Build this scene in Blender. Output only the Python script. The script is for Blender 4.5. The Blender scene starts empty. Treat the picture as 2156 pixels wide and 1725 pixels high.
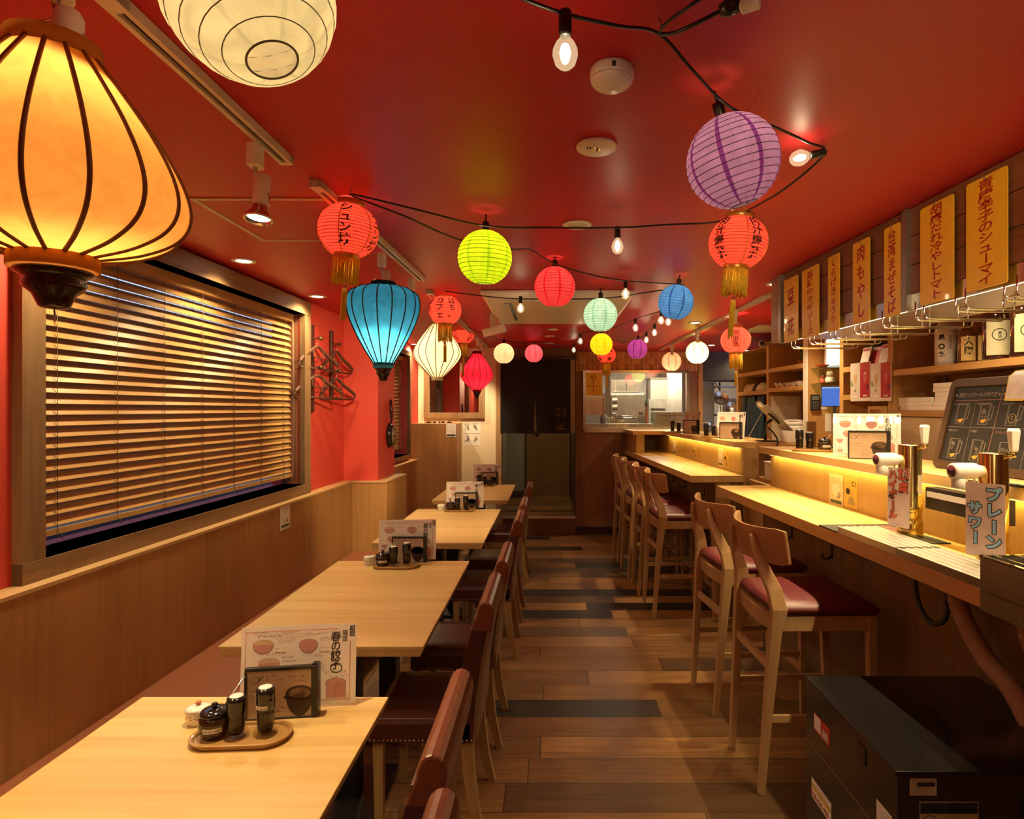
import bpy, bmesh, math, random
from mathutils import Vector, Matrix

random.seed(7)
PI = math.pi
SC = bpy.context.scene
COL = SC.collection

# ------------------------------------------------------------------ camera, world, exposure
FPX, VX, VY, CAMZ = 1300.0, 1160.0, 863.0, 1.5
cam_data = bpy.data.cameras.new('camera')
cam_data.sensor_width = 36.0
cam_data.lens = FPX / 2156 * 36.0
cam_data.shift_x = -(VX - 1078) / 2156
cam_data.shift_y = 0.0
cam_data.clip_start = 0.05
cam = bpy.data.objects.new('camera', cam_data)
cam.location = (0, 0, CAMZ)
cam.rotation_euler = (PI / 2, 0, 0)
COL.objects.link(cam)
SC.camera = cam
SC.view_settings.view_transform = 'Standard'
SC.view_settings.look = 'None'
SC.view_settings.exposure = 0.0
SC.view_settings.gamma = 1.0
SC.view_settings.use_curve_mapping = False

world = bpy.data.worlds.new('world')
SC.world = world
world.use_nodes = True
world.node_tree.nodes['Background'].inputs[0].default_value = (0.55, 0.68, 1.0, 1)
world.node_tree.nodes['Background'].inputs[1].default_value = 1.7

WARM = (1.0, 0.71, 0.34)
WARMW = (1.0, 0.74, 0.38)
YEL = (1.0, 0.62, 0.12)
P_SPOT = 66.0       # track spots over the tables
P_DOWN = 22.0        # recessed downlights
P_BULB = 4.8        # string bulbs
P_LED = 1.15         # led strip per metre
P_LEFT = 40.0       # recessed downlights along the windows
P_FILL = 46.0       # unseen fill downlights added behind the camera

def link_light(name, data, loc, parent=None):
    o = bpy.data.objects.new(name, data)
    o.location = loc
    COL.objects.link(o)
    if parent: o.parent = parent
    return o

def point_light(loc, power, color=WARM, radius=0.02, parent=None):
    d = bpy.data.lights.new('light', 'POINT')
    d.energy, d.color, d.shadow_soft_size = power, color, radius
    return link_light('light', d, loc, parent)

def spot_light(loc, power, target=None, color=WARM, angle=70, blend=0.6, radius=0.03, parent=None):
    d = bpy.data.lights.new('light', 'SPOT')
    d.energy, d.color, d.shadow_soft_size = power, color, radius
    d.spot_size, d.spot_blend = math.radians(angle), blend
    o = link_light('light', d, loc, parent)
    if target is not None:
        v = Vector(target) - Vector(loc)
        o.rotation_euler = v.to_track_quat('-Z', 'Y').to_euler()
    return o

def area_light(loc, power, sx, sy, direction=(0, 0, -1), color=WARM, parent=None, rotz=0, spread=PI):
    d = bpy.data.lights.new('light', 'AREA')
    d.shape, d.size, d.size_y = 'RECTANGLE', sx, sy
    d.energy, d.color, d.spread = power, color, spread
    o = link_light('light', d, loc, parent)
    q = Vector(direction).to_track_quat('-Z', 'Y')
    o.rotation_euler = (Matrix.Rotation(rotz, 3, 'Z') @ q.to_matrix()).to_euler()
    return o

# ------------------------------------------------------------------ frames and un-projection
TR = math.atan(0.047)       # the bar side of the room is turned by this angle
TL = -math.atan(0.0248)     # the window side by this one
OR = Vector((1.031, 3.85, 0)) - 3.85 * Vector((-math.sin(TR), math.cos(TR), 0))
OL = Vector((-1.598, 0, 0))
MR = Matrix.Translation(OR) @ Matrix.Rotation(TR, 4, 'Z')   # x = into the bar, y = along it
ML = Matrix.Translation(OL) @ Matrix.Rotation(TL, 4, 'Z')   # x = into the room, y = along the bench
CZ = 2.2

def ray(px, py):
    return Vector(((px - VX) / FPX, 1.0, -(py - VY) / FPX))
def pixY(px, py, Y):
    d = ray(px, py) * Y
    return d.x, CAMZ + d.z
def pixZ(px, py, z):
    d = ray(px, py)
    k = (z - CAMZ) / d.z
    return Vector((d.x * k, k, z))
def pixF(M, px, py, x):
    """frame coordinates (along, z) where the ray meets the plane x of frame M"""
    I = M.inverted()
    o = I @ Vector((0, 0, CAMZ)); d = I.to_3x3() @ ray(px, py)
    k = (x - o.x) / d.x
    p = o + d * k
    return p.y, p.z

# ------------------------------------------------------------------ materials
MATS = {}
def _nt(name):
    m = bpy.data.materials.new(name)
    m.use_nodes = True
    nt = m.node_tree
    return m, nt, nt.nodes['Principled BSDF']
def node(nt, t, **kw):
    n = nt.nodes.new(t)
    for k, v in kw.items():
        if k.startswith('i_'):
            key = k[2:]
            n.inputs[int(key) if key.isdigit() else key].default_value = v
        else:
            setattr(n, k, v)
    return n
def rgba(c): return (c[0], c[1], c[2], 1.0)

def mat(name, c, rough=0.5, metal=0.0, noise=0.06, nscale=30, bump=0.0, emit=None, estr=0.0, coat=0.0, spec=0.5, trans=0.0, alpha=1.0):
    """principled material with a gentle procedural mottling"""
    if name in MATS: return MATS[name]
    m, nt, b = _nt(name)
    tc = node(nt, 'ShaderNodeTexCoord')
    nz = node(nt, 'ShaderNodeTexNoise'); nz.inputs['Scale'].default_value = nscale; nz.inputs['Detail'].default_value = 3
    nt.links.new(tc.outputs['Object'], nz.inputs['Vector'])
    rp = node(nt, 'ShaderNodeValToRGB')
    k = 1 - noise * 2
    rp.color_ramp.elements[0].position, rp.color_ramp.elements[1].position = 0.3, 0.7
    rp.color_ramp.elements[0].color = (c[0] * k, c[1] * k, c[2] * k, 1)
    rp.color_ramp.elements[1].color = rgba(c)
    nt.links.new(nz.outputs['Fac'], rp.inputs['Fac'])
    nt.links.new(rp.outputs['Color'], b.inputs['Base Color'])
    b.inputs['Roughness'].default_value = rough
    b.inputs['Metallic'].default_value = metal
    b.inputs['Specular IOR Level'].default_value = spec
    b.inputs['Coat Weight'].default_value = coat
    b.inputs['Transmission Weight'].default_value = trans
    b.inputs['Alpha'].default_value = alpha
    if bump:
        bp = node(nt, 'ShaderNodeBump'); bp.inputs['Strength'].default_value = bump; bp.inputs['Distance'].default_value = 0.002
        nt.links.new(nz.outputs['Fac'], bp.inputs['Height']); nt.links.new(bp.outputs['Normal'], b.inputs['Normal'])
    if emit is not None:
        b.inputs['Emission Color'].default_value = rgba(emit)
        b.inputs['Emission Strength'].default_value = estr
    MATS[name] = m
    return m

def wood(name, c, dark, axis='X', fine=1.0, rough=0.4, stave=None, bump=0.05, coat=0.0, spec=0.4):
    """wood with grain running along the local axis; stave = width of glued strips"""
    if name in MATS: return MATS[name]
    m, nt, b = _nt(name)
    tc = node(nt, 'ShaderNodeTexCoord')
    vec = tc.outputs['Object']
    sc = {'X': (1.2, 22, 22), 'Y': (22, 1.2, 22), 'Z': (22, 22, 1.2)}[axis]
    mp = node(nt, 'ShaderNodeMapping'); mp.inputs['Scale'].default_value = [s * fine for s in sc]
    nt.links.new(vec, mp.inputs['Vector'])
    n1 = node(nt, 'ShaderNodeTexNoise'); n1.inputs['Scale'].default_value = 2.2; n1.inputs['Detail'].default_value = 7; n1.inputs['Roughness'].default_value = 0.62; n1.inputs['Distortion'].default_value = 0.5
    nt.links.new(mp.outputs['Vector'], n1.inputs['Vector'])
    mp2 = node(nt, 'ShaderNodeMapping'); mp2.inputs['Scale'].default_value = [s * fine * 0.12 + 0.3 for s in sc]
    nt.links.new(vec, mp2.inputs['Vector'])
    n2 = node(nt, 'ShaderNodeTexNoise'); n2.inputs['Scale'].default_value = 2.0; n2.inputs['Detail'].default_value = 2
    nt.links.new(mp2.outputs['Vector'], n2.inputs['Vector'])
    mx = node(nt, 'ShaderNodeMath', operation='MULTIPLY_ADD'); mx.inputs[1].default_value = 0.55
    nt.links.new(n1.outputs['Fac'], mx.inputs[0])
    ad = node(nt, 'ShaderNodeMath', operation='MULTIPLY'); ad.inputs[1].default_value = 0.45
    nt.links.new(n2.outputs['Fac'], ad.inputs[0]); nt.links.new(ad.outputs[0], mx.inputs[2])
    val = mx.outputs[0]
    if stave:
        sp = node(nt, 'ShaderNodeSeparateXYZ'); nt.links.new(vec, sp.inputs[0])
        d1 = node(nt, 'ShaderNodeMath', operation='DIVIDE'); d1.inputs[1].default_value = stave[1]
        nt.links.new(sp.outputs[stave[0]], d1.inputs[0])
        fl = node(nt, 'ShaderNodeMath', operation='FLOOR'); nt.links.new(d1.outputs[0], fl.inputs[0])
        wn = node(nt, 'ShaderNodeTexWhiteNoise', noise_dimensions='1D'); nt.links.new(fl.outputs[0], wn.inputs['W'])
        mm = node(nt, 'ShaderNodeMath', operation='MULTIPLY_ADD'); mm.inputs[1].default_value = 0.16
        nt.links.new(wn.outputs['Value'], mm.inputs[0])
        sb = node(nt, 'ShaderNodeMath', operation='SUBTRACT'); sb.inputs[1].default_value = 0.08
        nt.links.new(val, sb.inputs[0]); nt.links.new(sb.outputs[0], mm.inputs[2])
        val = mm.outputs[0]
    rp = node(nt, 'ShaderNodeValToRGB')
    rp.color_ramp.elements[0].position, rp.color_ramp.elements[1].position = 0.34, 0.62
    rp.color_ramp.elements[0].color, rp.color_ramp.elements[1].color = rgba(dark), rgba(c)
    nt.links.new(val, rp.inputs['Fac']); nt.links.new(rp.outputs['Color'], b.inputs['Base Color'])
    b.inputs['Roughness'].default_value = rough
    b.inputs['Specular IOR Level'].default_value = spec
    b.inputs['Coat Weight'].default_value = coat
    if bump:
        bp = node(nt, 'ShaderNodeBump'); bp.inputs['Strength'].default_value = bump; bp.inputs['Distance'].default_value = 0.002
        nt.links.new(n1.outputs['Fac'], bp.inputs['Height']); nt.links.new(bp.outputs['Normal'], b.inputs['Normal'])
    MATS[name] = m
    return m

def floor_mat():
    m, nt, b = _nt('floor_planks')
    L = nt.links.new
    tc = node(nt, 'ShaderNodeTexCoord'); sp = node(nt, 'ShaderNodeSeparateXYZ'); L(tc.outputs['Object'], sp.inputs[0])
    def mth(op, a, bb=None, c=None):
        n = node(nt, 'ShaderNodeMath', operation=op)
        for i, v in enumerate((a, bb, c)):
            if v is None: continue
            if isinstance(v, (int, float)): n.inputs[i].default_value = v
            else: L(v, n.inputs[i])
        return n.outputs[0]
    W, LEN = 0.178, 1.22
    yr = mth('DIVIDE', mth('SUBTRACT', sp.outputs[1], 2.476), W)
    row = mth('FLOOR', yr)
    wn = node(nt, 'ShaderNodeTexWhiteNoise', noise_dimensions='1D'); L(row, wn.inputs['W'])
    xr = mth('ADD', mth('DIVIDE', sp.outputs[0], LEN), mth('MULTIPLY', wn.outputs['Value'], 7.0))
    col = mth('FLOOR', xr)
    cv = node(nt, 'ShaderNodeCombineXYZ'); L(row, cv.inputs[0]); L(col, cv.inputs[1])
    w2 = node(nt, 'ShaderNodeTexWhiteNoise', noise_dimensions='2D'); L(cv.outputs[0], w2.inputs['Vector'])
    mp = node(nt, 'ShaderNodeMapping'); mp.inputs['Scale'].default_value = (1.6, 30, 1); L(tc.outputs['Object'], mp.inputs['Vector'])
    off = node(nt, 'ShaderNodeVectorMath', operation='ADD'); L(mp.outputs[0], off.inputs[0])
    sc2 = node(nt, 'ShaderNodeVectorMath', operation='SCALE'); L(w2.outputs['Color'], sc2.inputs[0]); sc2.inputs['Scale'].default_value = 40; L(sc2.outputs[0], off.inputs[1])
    nz = node(nt, 'ShaderNodeTexNoise'); nz.inputs['Scale'].default_value = 2.0; nz.inputs['Detail'].default_value = 8; nz.inputs['Roughness'].default_value = 0.65; nz.inputs['Distortion'].default_value = 0.6
    L(off.outputs[0], nz.inputs['Vector'])
    tone = node(nt, 'ShaderNodeValToRGB'); tone.color_ramp.interpolation = 'CONSTANT'
    cr = tone.color_ramp
    cr.elements[0].position = 0; cr.elements[0].color = (0.034, 0.026, 0.022, 1)
    cr.elements[1].position = 0.2; cr.elements[1].color = (0.115, 0.060, 0.026, 1)
    for p, c in ((0.34, (0.25, 0.125, 0.045, 1)), (0.62, (0.33, 0.17, 0.062, 1)), (0.84, (0.20, 0.10, 0.040, 1))):
        e = cr.elements.new(p); e.color = c
    L(w2.outputs['Value'], tone.inputs['Fac'])
    gr = node(nt, 'ShaderNodeValToRGB'); gr.color_ramp.elements[0].position = 0.3; gr.color_ramp.elements[0].color = (0.55, 0.52, 0.5, 1)
    gr.color_ramp.elements[1].position = 0.65; gr.color_ramp.elements[1].color = (1.1, 1.1, 1.1, 1)
    L(nz.outputs['Fac'], gr.inputs['Fac'])
    mul = node(nt, 'ShaderNodeMix', data_type='RGBA', blend_type='MULTIPLY'); mul.inputs[0].default_value = 1
    L(tone.outputs[0], mul.inputs[6]); L(gr.outputs[0], mul.inputs[7])
    fy = mth('FRACT', yr); fx = mth('FRACT', xr)
    gap = mth('MAXIMUM', mth('GREATER_THAN', mth('ABSOLUTE', mth('SUBTRACT', fy, 0.5)), 0.490), mth('GREATER_THAN', mth('ABSOLUTE', mth('SUBTRACT', fx, 0.5)), 0.4985))
    mg = node(nt, 'ShaderNodeMix', data_type='RGBA'); L(gap, mg.inputs[0]); L(mul.outputs[2], mg.inputs[6]); mg.inputs[7].default_value = (0.02, 0.013, 0.008, 1)
    L(mg.outputs[2], b.inputs['Base Color'])
    rr = mth('MULTIPLY_ADD', nz.outputs['Fac'], 0.25, 0.27); L(rr, b.inputs['Roughness'])
    bp = node(nt, 'ShaderNodeBump'); bp.inputs['Strength'].default_value = 0.15; bp.inputs['Distance'].default_value = 0.002
    L(nz.outputs['Fac'], bp.inputs['Height']); L(bp.outputs['Normal'], b.inputs['Normal'])
    return m

def paper(name, c, tr=0.62, fib=0.12, fscale=14):
    """lantern paper or silk: light passes through it; fibres are a procedural noise"""
    if name in MATS: return MATS[name]
    m, nt, b = _nt(name)
    nt.nodes.remove(b)
    out = nt.nodes['Material Output']
    tc = node(nt, 'ShaderNodeTexCoord')
    nz = node(nt, 'ShaderNodeTexNoise'); nz.inputs['Scale'].default_value = fscale; nz.inputs['Detail'].default_value = 6; nz.inputs['Distortion'].default_value = 1.5
    nt.links.new(tc.outputs['Object'], nz.inputs['Vector'])
    rp = node(nt, 'ShaderNodeValToRGB'); k = 1 - 2 * fib
    rp.color_ramp.elements[0].position, rp.color_ramp.elements[1].position = 0.35, 0.65
    rp.color_ramp.elements[0].color = (c[0] * k, c[1] * k, c[2] * k, 1); rp.color_ramp.elements[1].color = rgba(c)
    nt.links.new(nz.outputs['Fac'], rp.inputs['Fac'])
    t = node(nt, 'ShaderNodeBsdfTranslucent'); d = node(nt, 'ShaderNodeBsdfDiffuse')
    nt.links.new(rp.outputs[0], t.inputs[0]); nt.links.new(rp.outputs[0], d.inputs[0])
    mx = node(nt, 'ShaderNodeMixShader'); mx.inputs[0].default_value = tr
    nt.links.new(d.outputs[0], mx.inputs[1]); nt.links.new(t.outputs[0], mx.inputs[2])
    nt.links.new(mx.outputs[0], out.inputs['Surface'])
    MATS[name] = m
    return m

def glass_thin(name, tint=(1, 1, 1), refl=0.08, rough=0.0, rim=0.45, lit=None):
    """thin clear glass: lets light straight through and reflects a little"""
    if name in MATS: return MATS[name]
    m, nt, b = _nt(name)
    nt.nodes.remove(b)
    out = nt.nodes['Material Output']
    t = node(nt, 'ShaderNodeBsdfTransparent'); t.inputs[0].default_value = rgba(tint)
    g = node(nt, 'ShaderNodeBsdfGlossy'); g.inputs['Roughness'].default_value = rough
    fr = node(nt, 'ShaderNodeLayerWeight'); fr.inputs['Blend'].default_value = 0.25
    mm = node(nt, 'ShaderNodeMath', operation='MULTIPLY_ADD'); mm.inputs[1].default_value = rim; mm.inputs[2].default_value = refl
    nt.links.new(fr.outputs['Facing'], mm.inputs[0])
    mx = node(nt, 'ShaderNodeMixShader'); nt.links.new(mm.outputs[0], mx.inputs[0])
    nt.links.new(t.outputs[0], mx.inputs[1]); nt.links.new(g.outputs[0], mx.inputs[2])
    if lit:
        e = node(nt, 'ShaderNodeEmission'); e.inputs[0].default_value = rgba(lit[0]); e.inputs[1].default_value = lit[1]
        ad = node(nt, 'ShaderNodeAddShader'); nt.links.new(mx.outputs[0], ad.inputs[0]); nt.links.new(e.outputs[0], ad.inputs[1])
        nt.links.new(ad.outputs[0], out.inputs['Surface'])
    else:
        nt.links.new(mx.outputs[0], out.inputs['Surface'])
    MATS[name] = m
    return m

def glow(name, c, s):
    if name in MATS: return MATS[name]
    m, nt, b = _nt(name)
    nt.nodes.remove(b)
    e = node(nt, 'ShaderNodeEmission'); e.inputs[0].default_value = rgba(c); e.inputs[1].default_value = s
    nt.links.new(e.outputs[0], nt.nodes['Material Output'].inputs['Surface'])
    MATS[name] = m
    return m

# ------------------------------------------------------------------ mesh builder
GLYPHS = {}
def glyph(ch, bold):
    key = (ch, bold)
    if key not in GLYPHS:
        c = bpy.data.curves.new('glyph', 'FONT'); c.body = ch; c.resolution_u = 2; c.offset = bold
        o = bpy.data.objects.new('glyph', c); COL.objects.link(o)
        dg = bpy.context.evaluated_depsgraph_get()
        me = bpy.data.meshes.new_from_object(o.evaluated_get(dg))
        vs = [(v.co.x, v.co.y) for v in me.vertices]; fs = [tuple(p.vertices) for p in me.polygons]
        bpy.data.objects.remove(o); bpy.data.curves.remove(c); bpy.data.meshes.remove(me)
        w = max((v[0] for v in vs), default=0.4)
        GLYPHS[key] = (vs, fs, w)
    return GLYPHS[key]

class MB:
    def __init__(self, M=None):
        self.v, self.f, self.mi, self.sm = [], [], [], []
        self.M = M or Matrix.Identity(4)
    def add(self, vs, fs, m=0, smooth=False):
        b = len(self.v)
        self.v += [self.M @ Vector(p) for p in vs]
        for f in fs:
            self.f.append(tuple(b + i for i in f)); self.mi.append(m); self.sm.append(smooth)
        return self
    def box(self, x0, x1, y0, y1, z0, z1, m=0):
        vs = [(x0, y0, z0), (x1, y0, z0), (x1, y1, z0), (x0, y1, z0), (x0, y0, z1), (x1, y0, z1), (x1, y1, z1), (x0, y1, z1)]
        return self.add(vs, [(0, 3, 2, 1), (4, 5, 6, 7), (0, 1, 5, 4), (1, 2, 6, 5), (2, 3, 7, 6), (3, 0, 4, 7)], m)
    def prism(self, outline, a0, a1, axis='z', m=0, smooth=False):
        """extrude a closed 2-D outline between a0 and a1 along axis"""
        def P(u, v, a):
            return {'z': (u, v, a), 'y': (u, a, v), 'x': (a, u, v)}[axis]
        n = len(outline)
        vs = [P(u, v, a0) for u, v in outline] + [P(u, v, a1) for u, v in outline]
        self.add(vs, [tuple(range(n - 1, -1, -1)), tuple(range(n, 2 * n))], m)
        b = len(self.v) - 2 * n
        for i in range(n):
            j = (i + 1) % n
            self.f.append((b + i, b + j, b + n + j, b + n + i)); self.mi.append(m); self.sm.append(smooth)
        return self
    def loft(self, rings, m=0, smooth=True, caps=True, closed=True):
        n = len(rings[0]); vs = [p for r in rings for p in r]; fs = []
        for k in range(len(rings) - 1):
            for i in range(n if closed else n - 1):
                j = (i + 1) % n
                fs.append((k * n + i, k * n + j, (k + 1) * n + j, (k + 1) * n + i))
        self.add(vs, fs, m, smooth)
        if caps and closed:
            b = len(self.v) - len(vs)
            for r in (0, len(rings) - 1):
                self.f.append(tuple(b + r * n + i for i in range(n))); self.mi.append(m); self.sm.append(False)
        return self
    def lathe(self, prof, seg=24, c=(0, 0, 0), m=0, smooth=True, caps=True, sx=1.0, sy=1.0):
        rings = [[(c[0] + r * sx * math.cos(2 * PI * i / seg), c[1] + r * sy * math.sin(2 * PI * i / seg), c[2] + z) for i in range(seg)] for r, z in prof]
        return self.loft(rings, m, smooth, caps)
    def tube(self, pts, rad, seg=8, m=0, smooth=True, caps=True):
        pts = [Vector(p) for p in pts]
        n = len(pts)
        rs = rad if isinstance(rad, (list, tuple)) else [rad] * n
        rings, up = [], None
        for i, p in enumerate(pts):
            t = (pts[min(i + 1, n - 1)] - pts[max(i - 1, 0)]).normalized()
            if up is None:
                up = Vector((0, 0, 1)) if abs(t.z) < 0.9 else Vector((1, 0, 0))
            a = t.cross(up).normalized(); bb = a.cross(t).normalized(); up = bb
            rings.append([p + a * math.cos(2 * PI * k / seg) * rs[i] + bb * math.sin(2 * PI * k / seg) * rs[i] for k in range(seg)])
        return self.loft(rings, m, smooth, caps)
    def bar(self, pts, sizes, m=0, right=(0, 1, 0)):
        """rectangular bar through pts; sizes = (w along `right`, h) per point"""
        pts = [Vector(p) for p in pts]; n = len(pts); rings = []
        if not isinstance(sizes[0], (list, tuple)): sizes = [sizes] * n
        for i, p in enumerate(pts):
            t = (pts[min(i + 1, n - 1)] - pts[max(i - 1, 0)]).normalized()
            a = Vector(right); a = (a - t * a.dot(t)).normalized(); bb = t.cross(a).normalized()
            w, h = sizes[i][0] / 2, sizes[i][1] / 2
            rings.append([p + a * w + bb * h, p - a * w + bb * h, p - a * w - bb * h, p + a * w - bb * h])
        return self.loft(rings, m, False, True)
    def ball(self, c, r, seg=10, rings=6, m=0):
        return self.lathe([(max(1e-4, r * math.sin(PI * k / rings)), -r * math.cos(PI * k / rings)) for k in range(rings + 1)], seg, c, m)
    def text(self, s, fn, size, m=0, vertical=True, bold=0.02, step=None, shear=0.0, aspect=1.0, align='C', extr=0):
        """lay characters out; fn(u, v) maps the writing plane to a point. vertical: first char centred at v = -size/2"""
        st = step or size; x = 0.0
        if not vertical:
            tot = sum(glyph(ch, bold)[2] + 0.12 for ch in s) * size if align == 'C' else 0
            x = -tot / 2
        for k, ch in enumerate(s):
            if ch == ' ':
                x += 0.35 * size; continue
            vs, fs, w = glyph(ch, bold)
            pts = []
            rot = vertical and ch in 'ー〜、。' and ch == 'ー'
            for (u, v) in vs:
                u0, v0 = (u - 0.5, v - 0.34) if vertical else (u, v)
                if rot: u0, v0 = v0, -u0
                if vertical: U, V = u0 * size * aspect, v0 * size - st * k - size / 2
                else: U, V = x + u0 * size * aspect, v0 * size
                V += shear * (u0 if vertical else u0) * size
                pts.append(fn(U, V))
            self.add(pts, fs, m)
            if not vertical: x += (w + 0.12) * size * aspect
        return self
    def build(self, name, mats, parent=None, bevel=0.0, fix=True, subsurf=0, seg=2):
        me = bpy.data.meshes.new(name)
        me.from_pydata([tuple(v) for v in self.v], [], self.f)
        if not isinstance(mats, (list, tuple)): mats = [mats]
        for x in mats: me.materials.append(x)
        me.polygons.foreach_set('material_index', self.mi)
        me.polygons.foreach_set('use_smooth', self.sm)
        if fix:
            bm = bmesh.new(); bm.from_mesh(me)
            bmesh.ops.recalc_face_normals(bm, faces=bm.faces[:])
            bm.to_mesh(me); bm.free()
        me.update()
        o = bpy.data.objects.new(name, me)
        COL.objects.link(o)
        if parent: o.parent = parent
        if bevel:
            md = o.modifiers.new('bevel', 'BEVEL'); md.width = bevel; md.segments = seg; md.limit_method = 'ANGLE'; md.angle_limit = math.radians(40)
        if subsurf:
            md = o.modifiers.new('sub', 'SUBSURF'); md.levels = md.render_levels = subsurf
            for p in me.polygons: p.use_smooth = True
        return o

def rrect(w, h, r, n=5):
    """rounded rectangle outline centred on the origin"""
    out = []
    for cx, cy, a0 in ((w / 2 - r, h / 2 - r, 0), (-w / 2 + r, h / 2 - r, 90), (-w / 2 + r, -h / 2 + r, 180), (w / 2 - r, -h / 2 + r, 270)):
        for k in range(n + 1):
            a = math.radians(a0 + 90 * k / n); out.append((cx + r * math.cos(a), cy + r * math.sin(a)))
    return out

# ------------------------------------------------------------------ things
def tag(o, label, cat, group=None, kind=None):
    o['label'] = label; o['category'] = cat
    if group: o['group'] = group
    if kind: o['kind'] = kind
    return o
def thing(name, label, cat, loc=(0, 0, 0), rotz=0.0, group=None, rot=None):
    o = bpy.data.objects.new(name, None); COL.objects.link(o)
    o.empty_display_size = 0.05
    o.location = loc; o.rotation_euler = rot or (0, 0, rotz)
    return tag(o, label, cat, group)
def copy_tree(o, parent=None):
    c = o.copy(); COL.objects.link(c)
    if parent: c.parent = parent
    for ch in [x for x in o.children]:
        copy_tree(ch, c)
    return c
def struct(name, mb, mats, **kw):
    o = mb.build(name, mats, **kw); o['kind'] = 'structure'
    return o
def loose(name, mb, mats, label, cat, group=None, **kw):
    return tag(mb.build(name, mats, **kw), label, cat, group)
def Rw(r, t, z): return MR @ Vector((r, t, z))
def Lw(x, t, z): return ML @ Vector((x, t, z))
# ================================================================== palette
M_RED = mat('red_paint', (0.47, 0.013, 0.026), rough=0.46, noise=0.03, nscale=220, bump=0.05, spec=0.4)
M_REDW = mat('red_wall_paint', (0.66, 0.070, 0.048), rough=0.6, noise=0.03, nscale=160, bump=0.05)
M_CREAM = mat('cream_wallpaper', (0.76, 0.66, 0.48), rough=0.8, noise=0.03, nscale=180, bump=0.06)
M_GREY = mat('grey_wallpaper', (0.36, 0.36, 0.30), rough=0.8, noise=0.03, nscale=90)
M_PANEL = wood('oak_panel', (0.45, 0.245, 0.090), (0.31, 0.155, 0.050), 'Z', 0.8, 0.5, stave=(1, 0.3))
M_PANELX = wood('oak_panel_cross', (0.40, 0.20, 0.075), (0.28, 0.13, 0.044), 'Z', 0.8, 0.5, stave=(0, 0.27))
M_OAK = wood('pale_oak', (0.65, 0.45, 0.18), (0.53, 0.335, 0.12), 'X', 0.9, 0.36, stave=(1, 0.045), bump=0.02)
M_OAKY = wood('pale_oak_along', (0.65, 0.45, 0.18), (0.53, 0.335, 0.12), 'Y', 0.9, 0.36, stave=(0, 0.05), bump=0.02)
M_OAKE = wood('pale_oak_edge', (0.60, 0.40, 0.19), (0.46, 0.28, 0.12), 'Y', 0.9, 0.5)
M_FRAME = wood('window_walnut', (0.30, 0.185, 0.095), (0.17, 0.095, 0.045), 'Y', 1.2, 0.5, bump=0.2)
M_FRAMEZ = wood('window_walnut_upright', (0.30, 0.185, 0.095), (0.17, 0.095, 0.045), 'Z', 1.2, 0.5, bump=0.2)
M_DARKW = wood('dark_wood', (0.13, 0.07, 0.034), (0.06, 0.03, 0.015), 'Z', 0.9, 0.5)
M_STOOL = wood('stool_ash', (0.52, 0.33, 0.155), (0.40, 0.235, 0.10), 'Z', 1.0, 0.38)
M_SHELF = wood('shelf_oak', (0.54, 0.305, 0.110), (0.42, 0.215, 0.070), 'Z', 0.8, 0.45)
M_SHELFY = wood('shelf_oak_along', (0.54, 0.305, 0.110), (0.42, 0.215, 0.070), 'Y', 0.8, 0.45)
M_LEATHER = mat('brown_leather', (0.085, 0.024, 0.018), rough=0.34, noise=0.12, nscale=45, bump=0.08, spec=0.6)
M_VINYL = mat('bench_vinyl', (0.27, 0.090, 0.042), rough=0.5, noise=0.05, nscale=60, bump=0.04)
M_MAROON = mat('maroon_vinyl', (0.125, 0.018, 0.022), rough=0.42, noise=0.06, nscale=60, bump=0.04)
M_BLACK = mat('black_steel', (0.018, 0.016, 0.016), rough=0.38)
M_BLACKP = mat('black_plastic', (0.016, 0.015, 0.016), rough=0.3, spec=0.5)
M_WHITE = mat('white_enamel', (0.78, 0.74, 0.68), rough=0.4, noise=0.02)
M_WHITEP = mat('white_plastic', (0.80, 0.77, 0.72), rough=0.28, noise=0.02)
M_PAPER = mat('white_paper', (0.82, 0.79, 0.75), rough=0.6, noise=0.02)
M_STEEL = mat('brushed_steel', (0.62, 0.60, 0.56), rough=0.28, metal=1.0, noise=0.08, nscale=90)
M_STEELD = mat('dull_steel', (0.40, 0.39, 0.36), rough=0.42, metal=1.0, noise=0.08, nscale=60)
M_CHROME = mat('chrome', (0.80, 0.78, 0.74), rough=0.1, metal=1.0, noise=0.02)
M_BRASS = mat('polished_brass', (0.68, 0.54, 0.20), rough=0.16, metal=1.0, noise=0.03)
M_GOLD = mat('gold_trim', (0.55, 0.33, 0.07), rough=0.35, metal=0.6, noise=0.1)
M_INK = mat('black_ink', (0.02, 0.016, 0.015), rough=0.7, noise=0.02)
M_REDINK = mat('red_ink', (0.42, 0.012, 0.016), rough=0.6, noise=0.02)
M_CLEAR = glass_thin('clear_glass')

# ================================================================== the shell
fl = MB().box(-2.2, 3.4, -2.2, 7.44, -0.06, 0.0)
M_FLOOR = floor_mat()
struct('floor', fl, M_FLOOR)
st = MB().box(-0.74, 0.40, 7.44, 9.6, -0.06, 0.20)
o = struct('floor_hallway', st, M_FLOOR)
nos = MB().box(-0.74, 0.30, 7.425, 7.47, 0.185, 0.206)
struct('trim_1', nos, mat('nosing_alu', (0.72, 0.62, 0.42), rough=0.4, metal=0.3))
struct('ceiling', MB().box(-2.2, 3.6, -2.2, 9.6, CZ, CZ + 0.08), M_RED)

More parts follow.
